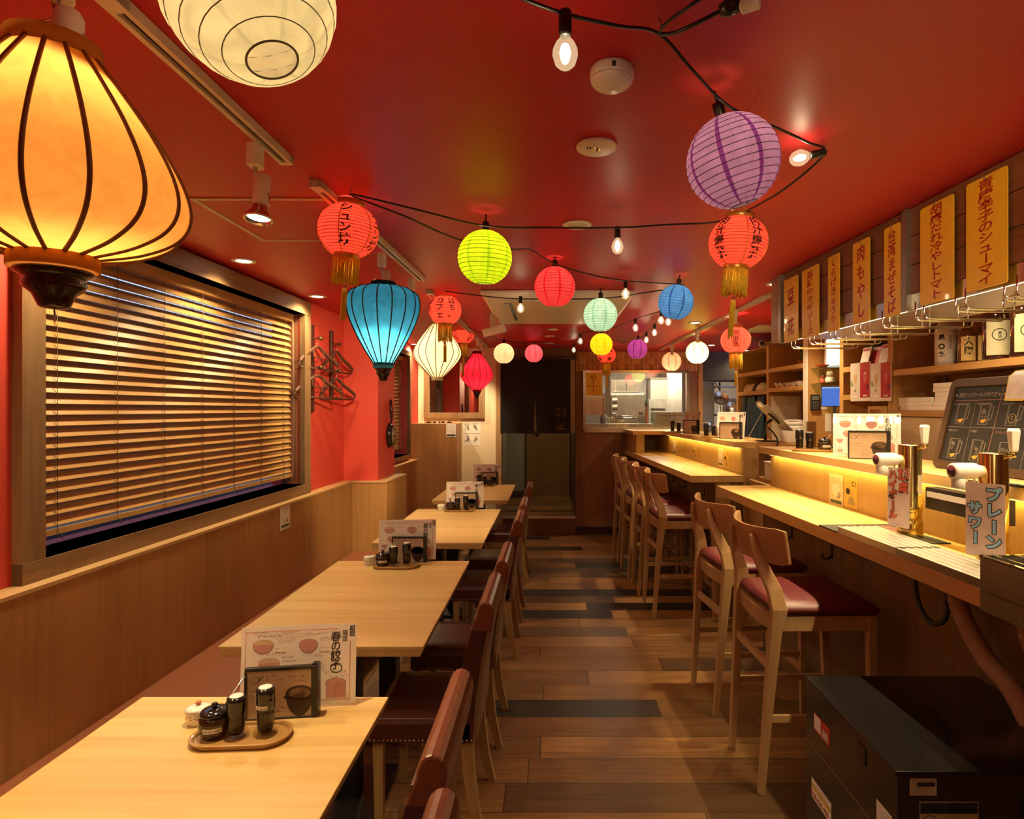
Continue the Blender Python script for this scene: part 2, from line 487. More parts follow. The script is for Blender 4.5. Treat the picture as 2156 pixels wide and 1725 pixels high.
# window wall, pierced by the two windows
(wa, wz1) = pixF(ML, 630, 668, -0.085); (_, wz0) = pixF(ML, 630, 1024, -0.085)
(wb, _) = pixF(ML, 72, 900, -0.085)
W1 = (wb, wa, 1.03, 2.10)
W2 = (5.35, 6.50, 1.03, 2.06)
wl = MB(ML)
def wallL(t0, t1, z0, z1): wl.box(-0.26, -0.08, t0, t1, z0, z1)
wallL(-2.2, W1[0], 0, CZ); wallL(W1[1], W2[0], 0, CZ); wallL(W2[1], 7.2, 0, CZ)
for w in (W1, W2):
    wallL(w[0], w[1], 0, w[2]); wallL(w[0], w[1], w[3], CZ)
struct('wall_left', wl, M_REDW)
struct('wall_pillar', MB().box(-1.72, -1.304, 4.655, 5.14, 0, CZ), M_REDW)
struct('wall_front', MB().box(-2.2, 3.6, -2.2, -2.1, 0, CZ), M_REDW)
wr = MB(MR).box(1.34, 1.44, -2.2, 6.36, 0, CZ)
struct('wall_right', wr, M_CREAM)
# far end: cream wall, hall behind the cloth, kitchen front
struct('wall_back', MB().box(-1.9, -0.62, 7.0, 7.12, 0, CZ), M_CREAM)
struct('trim_2', MB().box(-0.625, -0.560, 6.985, 7.13, 0, 2.17), wood('jamb_wood', (0.42, 0.28, 0.15), (0.3, 0.18, 0.09), 'Z'))
hall = MB()
hall.box(-0.74, -0.62, 7.12, 9.6, 0, CZ)
struct('wall_hall_left', hall, M_GREY)
struct('wall_hall_end', MB().box(-0.74, 0.45, 9.45, 9.55, 0, CZ), M_GREY)
struct('wall_hall_right', MB().box(0.29, 0.36, 7.55, 9.5, 0, CZ), M_DARKW)
struct('trim_3', MB().box(-0.62, 0.29, 7.02, 7.10, 2.07, CZ), M_DARKW)
# grey leaf beside the hall door, and the door itself
struct('wall_hall_screen', MB().box(-0.62, -0.385, 9.10, 9.16, 0.30, CZ).box(-0.62, -0.385, 9.09, 9.15, 0.20, 0.30, 1), [M_GREY, M_DARKW])
M_DOOR = wood('door_wood', (0.32, 0.19, 0.075), (0.22, 0.12, 0.045), 'Z', 0.9, 0.5)
dr = MB().box(-0.36, 0.28, 9.16, 9.20, 0.20, 2.1)
for (x0, x1, z0, z1) in ((-0.36, -0.23, 0.2, 2.1), (0.16, 0.28, 0.2, 2.1), (-0.23, 0.16, 0.2, 0.42), (-0.23, 0.16, 1.9, 2.1)):
    dr.box(x0, x1, 9.135, 9.16, z0, z1)
do = struct('door_1', dr, M_DOOR)
MB().box(-0.30, -0.255, 9.10, 9.135, 1.19, 1.23).box(-0.30, -0.17, 9.08, 9.10, 1.20, 1.222).build('door_handle', M_STEELD, do)
MB().box(-0.23, 0.16, 9.13, 9.16, 0.205, 0.215).build('kick_strip', M_CHROME, do)
struct('trim_4', MB().box(-0.385, -0.36, 9.08, 9.2, 0.2, CZ), M_DARKW)

# kitchen front wall with its glazed opening
KX0, KX1, KY = 0.297, 1.78, 7.42
kx = lambda px: (px - VX) / FPX * KY
kz = lambda py: CAMZ - (py - VY) / FPX * KY
WK = (kx(1231), kx(1447), kz(903), kz(784))
M_KWALL = wood('kitchen_front_wood', (0.33, 0.175, 0.085), (0.20, 0.098, 0.045), 'Z', 0.7, 0.55, stave=(0, 0.21))
kw = MB()
kw.box(KX0, WK[0], KY, KY + 0.1, 0, CZ); kw.box(WK[1], KX1, KY, KY + 0.1, 0, CZ)
kw.box(WK[0], WK[1], KY, KY + 0.1, 0, WK[2]); kw.box(WK[0], WK[1], KY, KY + 0.1, WK[3], CZ)
struct('wall_kitchen_front', kw, M_KWALL)
struct('baseboard_kitchen', MB().box(KX0, 0.86, KY - 0.012, KY, 0, 0.09), mat('baseboard_dark', (0.05, 0.02, 0.015), rough=0.5))
struct('trim_5', MB().box(KX1 - 0.01, KX1 + 0.04, KY - 0.02, KY + 0.12, 0, 2.05), M_SHELF)
wk = MB()
for (x0, x1, z0, z1) in ((WK[0] - .02, WK[0] + .012, WK[2] - .02, WK[3] + .02), (WK[1] - .012, WK[1] + .02, WK[2] - .02, WK[3] + .02), (WK[0], WK[1], WK[2] - .045, WK[2] + .012), (WK[0], WK[1], WK[3] - .012, WK[3] + .02)):
    wk.box(x0, x1, KY - 0.03, KY + 0.02, z0, z1)
wo = struct('window_3', wk, M_STEEL)
MB().box(WK[0], WK[1], KY + 0.03, KY + 0.036, WK[2], WK[3]).build('pane', glass_thin('kitchen_glass', (0.93, 0.93, 0.9), 0.10), wo)

# kitchen room behind
struct('wall_kitchen_back', MB().box(0.36, 3.5, 9.5, 9.6, 0, CZ), mat('kitchen_white', (0.72, 0.70, 0.64), rough=0.5))
struct('wall_kitchen_right', MB().box(3.4, 3.5, 5.9, 9.5, 0, CZ), M_CREAM)
struct('floor_kitchen', MB().box(0.36, 3.5, 7.52, 9.5, -0.05, 0.0), mat('kitchen_floor', (0.2, 0.2, 0.19), rough=0.6))
struct('wall_kitchen_hood', MB().box(1.82, 3.3, 7.5, 7.62, 1.86, CZ).box(1.82, 3.3, 7.62, 8.1, 1.86, 1.9), mat('hood_dark', (0.06, 0.055, 0.05), rough=0.5))

# closing wall behind the passage of the bar, and outside
struct('ground_outside', MB().box(-6, -2.3, -4, 11, -0.1, 0.0), mat('asphalt', (0.05, 0.055, 0.07), rough=0.9))
struct('wall_outside', MB().box(-3.6, -3.5, -4, 11, 0, 2.35), mat('outside_concrete', (0.05, 0.06, 0.085), rough=0.9))

# ================================================================== windows on the left
def left_window(name, w, fw):
    t0, t1, z0, z1 = w
    f = MB(ML)
    for (a, b, c, d) in ((t0 - fw, t1 + fw, z1, min(CZ - 0.004, z1 + fw)), (t0 - fw, t1 + fw, z0 - fw * 0.8, z0)):
        f.box(-0.082, -0.045, a, b, c, d); f.box(-0.2, -0.05, a + fw, b - fw, c if c >= z1 else d - 0.012, c + 0.012 if c >= z1 else d)
    o = struct(name, f, M_FRAME)
    g = MB(ML)
    for (a, b) in ((t0 - fw, t0), (t1, t1 + fw)):
        g.box(-0.082, -0.047, a, b, z0 - fw * 0.8, min(CZ - 0.004, z1 + fw))
        g.box(-0.2, -0.05, b - 0.012 if b == t0 else a, b if b == t0 else a + 0.012, z0, z1)
    g.build('window_jamb', M_FRAMEZ, o)
    MB(ML).box(-0.245, -0.239, t0, t1, z0, z1).build('pane', glass_thin('window_glass', (0.9, 0.95, 1.0), 0.05), o)
    return o
left_window('window_1', W1, 0.085)
left_window('window_2', W2, 0.05)

M_SLAT = wood('blind_slat', (0.54, 0.32, 0.12), (0.46, 0.26, 0.09), 'Y', 0.7, 0.34, bump=0.02)
def venetian(w, label, n, gap, tilt=52):
    t0, t1, z0, z1 = w
    x = -0.145
    th = thing('venetian_blind', label, 'blind', tuple(Lw(x, (t0 + t1) / 2, z0)), TL)
    L = (t1 - t0) / 2 - 0.012
    H = z1 - z0
    MB().box(-0.025, 0.03, -L, L, H - 0.05, H - 0.004).build('headrail', M_SLAT, th)
    s = MB(); hw = 0.025; a = math.radians(tilt)
    pitch = (H - 0.06 - gap) / n
    for k in range(n):
        zc = H - 0.075 - k * pitch
        dx, dz = hw * math.cos(a), -hw * math.sin(a)
        bx, bz = -dz * 0.06, dx * 0.06
        # slightly crowned slat, room edge low
        pr = [(-dx, -dz), (0 + 0.003 * math.sin(a), 0.003 * math.cos(a)), (dx, dz)]
        nx, nz = 0.0013 * math.sin(a), 0.0013 * math.cos(a)
        out = [(p[0] + nx, zc + p[1] + nz) for p in pr] + [(p[0] - nx, zc + p[1] - nz) for p in reversed(pr)]
        s.prism(out, -L, L, 'y')
    s.build('slats', M_SLAT, th)
    zb = H - 0.075 - n * pitch
    MB().box(-0.022, 0.022, -L, L, zb - 0.012, zb + 0.008).build('bottom_rail', M_SLAT, th)
    c = MB()
    nl = 7 if L > 0.8 else 3
    for k in range(nl):
        y = -L + 0.12 + (2 * L - 0.24) * k / (nl - 1)
        for xx in (-0.022, 0.024):
            c.tube([(xx, y, H - 0.05), (xx, y, zb)], 0.0011, 5)
        for j in range(n):
            zc = H - 0.075 - j * pitch
            c.tube([(-0.022, y, zc + 0.02), (0.024, y, zc - 0.02)], 0.0008, 4)
        c.tube([(0.024, y, zb), (0.03, y + 0.012, zb - 0.02), (0.026, y + 0.02, zb - 0.03)], 0.0015, 5)
    c.build('ladder_cords', mat('cord_brown', (0.16, 0.10, 0.05), rough=0.7), th)
    p = MB()
    p.tube([(0.035, L - 0.03, H - 0.05), (0.04, L - 0.028, H * 0.5), (0.042, L - 0.035, 0.10), (0.045, L - 0.07, 0.04), (0.045, L - 0.05, 0.03)], 0.002, 6)
    p.tube([(0.037, L - 0.02, H - 0.05), (0.042, L - 0.02, H * 0.4), (0.045, L - 0.022, 0.03)], 0.002, 6)
    p.build('pull_cord', mat('cord_brown', (0.16, 0.10, 0.05)), th)
    return th
venetian(W1, 'wide wooden venetian blind lowered nearly to the sill of the big window', 25, 0.075)
venetian(W2, 'narrow wooden venetian blind in the second window beyond the red pillar', 24, 0.09)

# ================================================================== banquette along the windows
bt = thing('banquette', 'long oak panelled bench with brown vinyl seat along the window wall', 'bench', tuple(Lw(0, 0, 0)), TL)
BI = ML.inverted()
def bl(X, Y): p = BI @ Vector((X, Y, 0)); return (p.x, p.y)
ZB = 0.965
p1, p2, p3 = bl(-1.484, 4.606), bl(-1.225, 4.606), bl(-1.205, 5.15)
bp = MB()
bp.box(-0.082, 0.0, -1.6, p1[1], 0, ZB - 0.012)
bp.prism([(0 - 0.082, p1[1]), (p2[0], p2[1]), (p3[0], p3[1]), (p3[0] - 0.085, p3[1]), (p2[0] - 0.10, p2[1] + 0.045), (-0.082, p1[1] + 0.045)], 0, ZB - 0.012, 'z')
bp.box(-0.082, 0.0, 5.15, 6.64, 0, ZB - 0.012)
bp.build('back_panel', M_PANEL, bt)
cp = MB()
cp.box(-0.082, 0.003, -1.6, p1[1], ZB - 0.012, ZB)
cp.prism([(0 - 0.082, p1[1] - .004), (p2[0] + .003, p2[1] - .004), (p3[0] + .003, p3[1]), (p3[0] - 0.085, p3[1]), (p2[0] - 0.10, p2[1] + 0.045), (-0.082, p1[1] + 0.045)], ZB - 0.012, ZB, 'z')
cp.box(-0.082, 0.003, 5.15, 6.64, ZB - 0.012, ZB)
cp.build('cap_rail', M_OAKE, bt)
for (a, b) in ((-1.55, 4.59), (5.17, 6.62)):
    MB().box(0.002, 0.40, a, b, 0.33, 0.45).build('seat_cushion', M_VINYL, bt, bevel=0.025, seg=3)
    MB().box(0.002, 0.37, a, b, 0.0, 0.329).build('seat_base', M_PANEL, bt)

pt = MB().box(-1.72, -1.013, 6.66, 6.998, 0, 1.347)
struct('wall_partition', pt, M_PANELX)

# ================================================================== tables
def table(x0, x1, y0, y1, label):
    w, d = x1 - x0, y1 - y0
    t = thing('dining_table', label, 'table', ((x0 + x1) / 2, (y0 + y1) / 2, 0), 0, 'oak tables along the bench')
    top = MB()
    cham = 0.012
    top.loft([[(-w/2 + cham, -d/2 + cham*.3, 0.663), (w/2 - cham, -d/2 + cham*.3, 0.663), (w/2 - cham, d/2 - cham*.3, 0.663), (-w/2 + cham, d/2 - cham*.3, 0.663)],
              [(-w/2, -d/2, 0.692), (w/2, -d/2, 0.692), (w/2, d/2, 0.692), (-w/2, d/2, 0.692)],
              [(-w/2, -d/2, 0.700), (w/2, -d/2, 0.700), (w/2, d/2, 0.700), (-w/2, d/2, 0.700)]], 0, False)
    top.build('tabletop', M_OAK, t, bevel=0.0015)
    MB().box(-0.04, 0.04, -0.04, 0.04, 0.02, 0.645).build('column', M_BLACK, t)
    MB().box(-0.2, 0.2, -0.16, 0.16, 0.645, 0.662).build('top_plate', M_BLACK, t)
    MB().box(-0.14, 0.14, -0.2, 0.2, 0.0, 0.02).build('base_plate', M_BLACK, t, bevel=0.004)
    return t
table(-1.137, -0.452, 0.52, 1.118, 'oak table half out of the frame at the very bottom left')
table(-1.137, -0.452, 1.121, 1.719, 'oak table in the bottom left corner, the nearest whole one')
table(-1.124, -0.430, 2.084, 2.685, 'oak table whose front edge faces us just behind the nearest menu sheet')
table(-1.124, -0.430, 2.688, 3.260, 'oak table carrying the second menu sheet, joined to the table in front by a seam')
table(-1.078, -0.404, 3.700, 4.328, 'front oak table of the pair behind the second menu sheet')
table(-1.072, -0.402, 4.331, 4.950, 'oak table carrying the third menu sheet, back one of its pair')
table(-1.050, -0.374, 5.440, 5.998, 'front oak table of the farthest pair by the partition')
table(-1.050, -0.376, 6.001, 6.580, 'oak table farthest away, carrying the fourth menu sheet')

# ================================================================== leather chairs
def make_chair(name='dining_chair', label=''):
    t = thing(name, label, 'chair', group='brown leather dining chairs')
    hw = 0.20
    # seat: leather box with domed top
    s = MB()
    rings = []
    for (z, inx) in ((0.350, 0.004), (0.352, 0.0), (0.415, 0.0), (0.432, 0.008), (0.440, 0.03), (0.446, 0.08)):
        rings.append([(-0.425 + inx, -hw + inx, z), (-0.075, -hw + inx, z), (-0.075, hw - inx, z), (-0.425 + inx, hw - inx, z)])
    s.loft(rings, 0, False); s.build('seat', M_LEATHER, t, bevel=0.006)
    # back: leans away from the table, thick leather front, vinyl outer face
    def backprof(y0, y1, xo0, xo1, m):
        return
    b = MB()
    rings = []
    prof = [(0.352, -0.135, -0.068), (0.50, -0.122, -0.058), (0.65, -0.096, -0.036), (0.78, -0.064, -0.010)]
    for z, a, c in prof:
        rings.append([(a, -hw, z), (c, -hw, z), (c, hw, z), (a, hw, z)])
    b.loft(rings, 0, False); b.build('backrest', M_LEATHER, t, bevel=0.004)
    # rolled top: same leather, painted lighter as if lit
    r = MB(); pr = []
    for k in range(9):
        a = PI * (k / 8)
        pr.append((-0.026 + 0.0305 * math.cos(a) - 0.002, 0.795 + 0.042 * math.sin(a)))
    out = [(0.0, 0.735)] + [(x + 0.005, z) for x, z in pr] + [(-0.077, 0.735)]
    r.prism(out, -hw - 0.003, hw + 0.003, 'y')
    r.build('top_roll', mat('leather_lit_top', (0.20, 0.058, 0.032), rough=0.3, noise=0.12, nscale=40, bump=0.06, spec=0.6), t, bevel=0.006, seg=2)
    p = MB(); rings = []
    for z, a, c in [(0.36, -0.068, -0.052), (0.50, -0.058, -0.044), (0.65, -0.036, -0.022), (0.735, -0.018, -0.004)]:
        rings.append([(a, -hw + .004, z), (c, -hw + .004, z), (c, hw - .004, z), (a, hw - .004, z)])
    p.loft(rings, 0, False)
    p.build('back_panel', mat('chair_back_vinyl', (0.22, 0.13, 0.07), rough=0.5), t)
    n = MB()
    for s_ in (-1, 1):
        for k in range(24):
            n.ball((-0.420 + k * 0.0152, s_ * (hw + 0.001), 0.360), 0.0042, 6, 4)
    for k in range(25):
        n.ball((-0.426, -hw + 0.008 + k * 0.016, 0.360), 0.0042, 6, 4)
    no = n.build('nail_trim', mat('nail_brass', (0.55, 0.42, 0.25), rough=0.25, metal=1.0), t)
    no['kind'] = 'stuff'
    wl_ = wood('chair_leg', (0.42, 0.26, 0.11), (0.30, 0.17, 0.065), 'Z', 1.0, 0.4)
    for s_ in (-1, 1):
        y = s_ * (hw - 0.024)
        MB().bar([(-0.088, y, 0.35), (-0.083, y, 0.25), (-0.066, y, 0.12), (-0.035, y, 0.0)], [(0.036, 0.042), (0.034, 0.04), (0.031, 0.035), (0.028, 0.026)]).build('leg', wl_, t)
        MB().bar([(-0.395, y, 0.35), (-0.392, y, 0.0)], [(0.036, 0.036), (0.026, 0.026)]).build('leg', wl_, t)
    return t
CH = [(-0.166, 0.885, 'leather chair at the bottom edge, only its rolled back top in view'),
      (-0.206, 1.385, 'large leather chair back at the bottom, tucked against the nearest table'),
      (-0.203, 2.325, 'leather chair with nail trimmed seat behind the nearest two backs'),
      (-0.192, 2.915, 'leather chair beside the second menu table, fourth from the bottom'),
      (-0.176, 3.905, 'leather chair at the front of the third pair of tables'),
      (-0.172, 4.525, 'leather chair beside the table with the third menu sheet'),
      (-0.166, 5.535, 'leather chair farthest away, beside the last pair of tables')]
ch0 = None
for k, (x, y, lb) in enumerate(CH):
    c = make_chair(label=lb) if ch0 is None else copy_tree(ch0)
    ch0 = ch0 or c
    c.location = (x, y, 0); c['label'] = lb
# ================================================================== ceiling fittings
def track(px0, py0, px1, py1, label, X=None):
    a, b = pixZ(px0, py0, CZ - 0.02), pixZ(px1, py1, CZ - 0.02)
    L = (b - a).length / 2; c = (a + b) / 2
    rz = -math.atan2(b.x - a.x, b.y - a.y)
    t = thing('track_rail', label, 'light track', (c.x, c.y, CZ), rz)
    m = MB().box(-0.018, -0.007, -L, L, -0.022, -0.001).box(0.007, 0.018, -L, L, -0.022, -0.001).box(-0.018, 0.018, -L, -L + 0.05, -0.0225, -0.001).box(-0.018, 0.018, L - 0.02, L, -0.0225, -0.001)
    m.build('rail_body', mat('track_cream', (0.72, 0.66, 0.56), rough=0.45), t)
    MB().box(-0.007, 0.007, -L + 0.05, L - 0.02, -0.012, -0.002).build('slot', M_BLACKP, t)
    return t
track(207, -15, 605, 347, 'cream light track on the ceiling nearest the top left corner')
track(663, 392, 888, 592, 'cream light track on the ceiling above the blue lantern')
track(903, 618, 1026, 735, 'cream light track on the ceiling above the far red silk lantern')
track(1390, 738, 1622, 624, 'cream light track on the ceiling over the right hand bar')

def spot_lamp(loc, aim, label, power, angle=75, color=WARMW, drop=0.0, scale=1.0):
    """loc on the track; aim = where it points"""
    t = thing('track_spotlight', label, 'spotlight', loc, 0, 'spotlights on the ceiling tracks')
    MB().prism(rrect(0.032, 0.05, 0.012), -0.058, -0.001, 'z').build('adapter', M_WHITEP, t, bevel=0.003)
    j = Vector((0, 0.0, -0.085))
    MB().tube([(0, 0, -0.056), j], 0.006, 8).tube([j, (0.014, 0, -0.1)], 0.005, 8).build('stem', M_STEEL, t)
    c = Vector((0.018, 0, -0.105 - drop))
    d = (Vector(aim) - Vector(loc) - c).normalized()
    q = d.to_track_quat('-Z', 'Y').to_matrix().to_4x4()
    Mq = Matrix.Translation(c) @ q
    MB(Mq).lathe([(0.0, 0.03), (0.014, 0.028), (0.02, 0.018), (0.02, -0.045), (0.017, -0.05), (0.0, -0.05)], 18).build('lamp_body', M_WHITEP, t)
    MB(Mq).tube([(0.02, 0, -0.02), (0.026, 0, -0.045), (0.024, 0, -0.07)], 0.002, 6).tube([(-0.02, 0, -0.02), (-0.026, 0, -0.045), (-0.024, 0, -0.07)], 0.002, 6).build('spring', M_CHROME, t)
    MB(Mq).lathe([(0.014, -0.05), (0.022, -0.07), (0.033, -0.085), (0.036, -0.094), (0.032, -0.094), (0.028, -0.084), (0.012, -0.052)], 20, caps=False).build('reflector', M_CHROME, t)
    MB(Mq).lathe([(0.0, -0.0855), (0.028, -0.0855), (0.028, -0.0835), (0.0, -0.0835)], 18).build('lens', glow('lamp_lens', (1.0, 0.80, 0.52), 16.0), t)
    lp = Mq @ Vector((0, 0, -0.098))
    spot_light(lp, power, lp + d, color, angle, 0.7, 0.022, t)
    return t
def on_track(px, py, z=CZ - 0.022):
    p = pixZ(px, py, z); return (p.x, p.y, z)
SP = [((-0.745, 0.93), (-0.80, 0.98, 0.7), 'spotlight on the track just above the big orange lantern', 0.10),
      ((-0.757, 1.58), (-0.78, 1.36, 0.7), 'spotlight on its own between the orange lantern and the ceiling hatch', 1.0),
      ((-0.735, 2.68), (-0.78, 2.60, 0.7), 'spotlight glaring right on top of the blue silk lantern', 0.12),
      ((-0.722, 3.20), (-1.60, 4.55, 1.35), 'spotlight at the end of the track behind the blue lantern, turned to the red wall', 0.95),
      ((-0.728, 4.15), (-0.75, 4.35, 0.7), 'spotlight over the cream silk lantern', 0.8),
      ((-0.716, 6.05), (-0.73, 5.95, 0.7), 'spotlight over the far red silk lantern', 0.12),
      ((-0.712, 6.30), (-1.0, 6.98, 1.35), 'last spotlight on the far track, beside the red silk lantern', 0.7)]
for (xy, aim, lb, k) in SP:
    spot_lamp((xy[0], xy[1], CZ - 0.022), aim, lb, P_SPOT * k)

def downlight(px, py, label, power, lit=True, dia=0.11, aim=None, angle=110, loc=None, color=WARMW):
    p = Vector(loc) if loc else pixZ(px, py, CZ)
    t = thing('downlight', label, 'downlight', (p.x, p.y, CZ), 0, 'recessed downlights')
    r = dia / 2
    MB().lathe([(r * 0.62, -0.001), (r, -0.001), (r, -0.004), (r * 0.92, -0.006), (r * 0.68, -0.006), (r * 0.62, -0.003)], 28, caps=False).build('ring', M_WHITE, t)
    MB().lathe([(0.0, -0.0012), (r * 0.62, -0.0012), (r * 0.62, -0.003), (0.0, -0.0036)], 24).build('lens', glow('lamp_lens', (1.0, 0.80, 0.52), 16.0) if lit else mat('unlit_lens', (0.75, 0.72, 0.66), rough=0.2), t)
    if lit and power:
        spot_light(Vector((0, 0, -0.012)), power, Vector((0, 0, -1)) if aim is None else Vector(aim) - p, color, angle, 0.8, 0.03, t)
    return t
downlight(513, 549, 'lit recessed downlight above the big window blind', P_LEFT, angle=140)
downlight(668, 624, 'lit recessed downlight above the coat hooks', P_LEFT * 1.0, angle=150)
downlight(873, 725, 'lit recessed downlight by the second window', P_LEFT * 1.7, angle=150)
downlight(0, 0, 'recessed downlight hidden behind the big orange lantern', P_LEFT, loc=(-1.43, 1.95, CZ), angle=140)
downlight(0, 0, 'recessed downlight over the near end of the bench, out of the picture', P_LEFT, loc=(-1.43, 0.95, CZ), angle=140)
downlight(1215, 473, 'unlit recessed downlight in the ceiling behind the black cord', 0, lit=False)
downlight(1163, 694, 'small round fitting nearest of the row beyond the air conditioner', 0, lit=False, dia=0.10)
downlight(1158, 708, 'middle small round fitting of the row beyond the air conditioner', 0, lit=False, dia=0.10)
downlight(1156, 723, 'farthest small round fitting of the row beyond the air conditioner', 0, lit=False, dia=0.10)
downlight(1498, 727, 'lit recessed downlight at the far right by the shelf end', P_DOWN * 2.2, angle=120)
downlight(0, 0, 'added fill downlight behind the viewer, above the aisle', P_FILL, loc=(0.1, -0.9, CZ), angle=150)  # unseen lamp added as fill from the viewer's side
downlight(0, 0, 'added fill downlight behind the viewer, above the bench', P_FILL * 0.5, loc=(-0.9, -0.7, CZ), angle=150)  # second added fill, over the bench side

# emergency light and smoke detector
p = pixZ(1256, 307, CZ)
t = thing('emergency_light', 'flat round cream emergency light with a small lens in the middle of the ceiling', 'emergency light', (p.x, p.y, CZ))
MB().lathe([(0, -0.0005), (0.054, -0.0005), (0.054, -0.006), (0.050, -0.010), (0, -0.011)], 36).build('cover', M_WHITE, t)
MB().lathe([(0.0, -0.018), (0.005, -0.017), (0.008, -0.0145), (0.012, -0.0105), (0.013, -0.0095)], 20).build('lens', M_CHROME, t)
for (x, y) in ((-0.024, -0.008), (-0.017, -0.008), (-0.024, -0.015), (-0.017, -0.015)):
    MB().ball((x, y, -0.0105), 0.0022, 6, 4).build('indicator', M_INK, t)
p = pixZ(1288, 146, CZ)
t = thing('smoke_detector', 'white dome smoke detector on the ceiling above the emergency light', 'smoke detector', (p.x, p.y, CZ))
MB().lathe([(0, -0.0005), (0.044, -0.0005), (0.045, -0.006), (0.045, -0.02), (0.044, -0.022)], 36).build('base', M_WHITEP, t)
MB().lathe([(0.0435, -0.0215), (0.043, -0.026), (0.038, -0.033), (0.022, -0.042), (0.0, -0.044)], 36).build('dome', M_WHITEP, t)
MB().box(-0.004, 0.004, -0.0462, -0.0448, -0.018, -0.008).build('mark', M_INK, t)

# ceiling hatch outlined in cream
a, b, c_, d_ = pixZ(414, 421, CZ), pixZ(676, 434, CZ), pixZ(715, 508, CZ), pixZ(547, 504, CZ)
t = thing('ceiling_hatch', 'square ceiling hatch outlined by a thin cream metal frame', 'ceiling hatch', (0, 0, CZ))
hx0, hx1, hy0, hy1 = -1.195, -0.735, 2.04, 2.555
h = MB(); w = 0.018
h.box(hx0, hx1, hy0, hy0 + w, -0.004, -0.0005).box(hx0, hx1, hy1 - w, hy1, -0.004, -0.0005).box(hx0, hx0 + w, hy0 + w, hy1 - w, -0.004, -0.0005).box(hx1 - w, hx1, hy0 + w, hy1 - w, -0.004, -0.0005)
h.build('frame', mat('hatch_cream', (0.62, 0.48, 0.32), rough=0.5), t)
MB().box(hx0 + w, hx1 - w, hy0 + w, hy1 - w, -0.002, -0.0005).build('panel', M_RED, t)

# ceiling cassette air conditioner
t = thing('air_conditioner', 'large cream ceiling cassette air conditioner with two dark louvre slots', 'air conditioner', (0.04, 4.17, CZ))
ax, ay = 0.455, 0.57
MB().loft([[(-ax, -ay, -0.001), (ax, -ay, -0.001), (ax, ay, -0.001), (-ax, ay, -0.001)],
           [(-ax, -ay, -0.02), (ax, -ay, -0.02), (ax, ay, -0.02), (-ax, ay, -0.02)],
           [(-ax + .03, -ay + .03, -0.045), (ax - .03, -ay + .03, -0.045), (ax - .03, ay - .03, -0.045), (-ax + .03, ay - .03, -0.045)]], 0, False).build('panel', M_WHITE, t, bevel=0.006)
MB().box(-0.24, 0.24, -0.5, 0.5, -0.053, -0.0455).build('intake_grille', M_WHITE, t, bevel=0.004)
for s_ in (-1, 1):
    MB().box(s_ * 0.305 - 0.022, s_ * 0.305 + 0.022, -0.36, 0.36, -0.0475, -0.0445).build('slot', M_BLACKP, t)
    MB(Matrix.Translation((s_ * 0.325, 0, -0.052)) @ Matrix.Rotation(s_ * 0.35, 4, 'Y')).box(-0.03, 0.03, -0.355, 0.355, -0.003, 0.003).build('louvre', M_WHITE, t)
t = thing('air_deflector', 'small white tilted deflector board hanging left of the air conditioner', 'air deflector', (-0.43, 4.55, 2.13))
MB(Matrix.Rotation(-0.25, 4, 'Y')).box(-0.075, 0.085, -0.16, 0.16, -0.055, -0.045).box(-0.075, 0.085, -0.16, -0.150, -0.10, -0.055).build('board', M_WHITE, t)
MB().box(-0.01, 0.01, -0.1, -0.08, -0.045, 0.069).box(-0.01, 0.01, 0.08, 0.1, -0.045, 0.069).build('bracket', M_WHITE, t)
p = pixZ(1592, 691, CZ)
loose('vent_panel', MB(Matrix.Translation((p.x + 0.12, p.y, 0))).box(-0.16, 0.16, -0.2, 0.2, CZ - 0.016, CZ - 0.001), M_WHITE, 'flat cream vent panel on the ceiling by the top shelf end', 'vent', bevel=0.003)

# ================================================================== lanterns
def sphere_rings(R, top, bot, nrib, scal=0.015, flat=1.0):
    """profile (r, z) from bottom opening to top, gently scalloped between the wire ribs"""
    out, ribs = [], []
    n = nrib * 3
    for k in range(n + 1):
        th = -PI / 2 + bot + (PI - bot - top) * k / n
        f = 1.0 if k % 3 == 0 else 1.0 + scal
        if k % 3 == 0 and 0 < k < n: ribs.append((R * math.cos(th), R * flat * math.sin(th)))
        out.append((R * f * math.cos(th), R * flat * f * math.sin(th)))
    return out, ribs

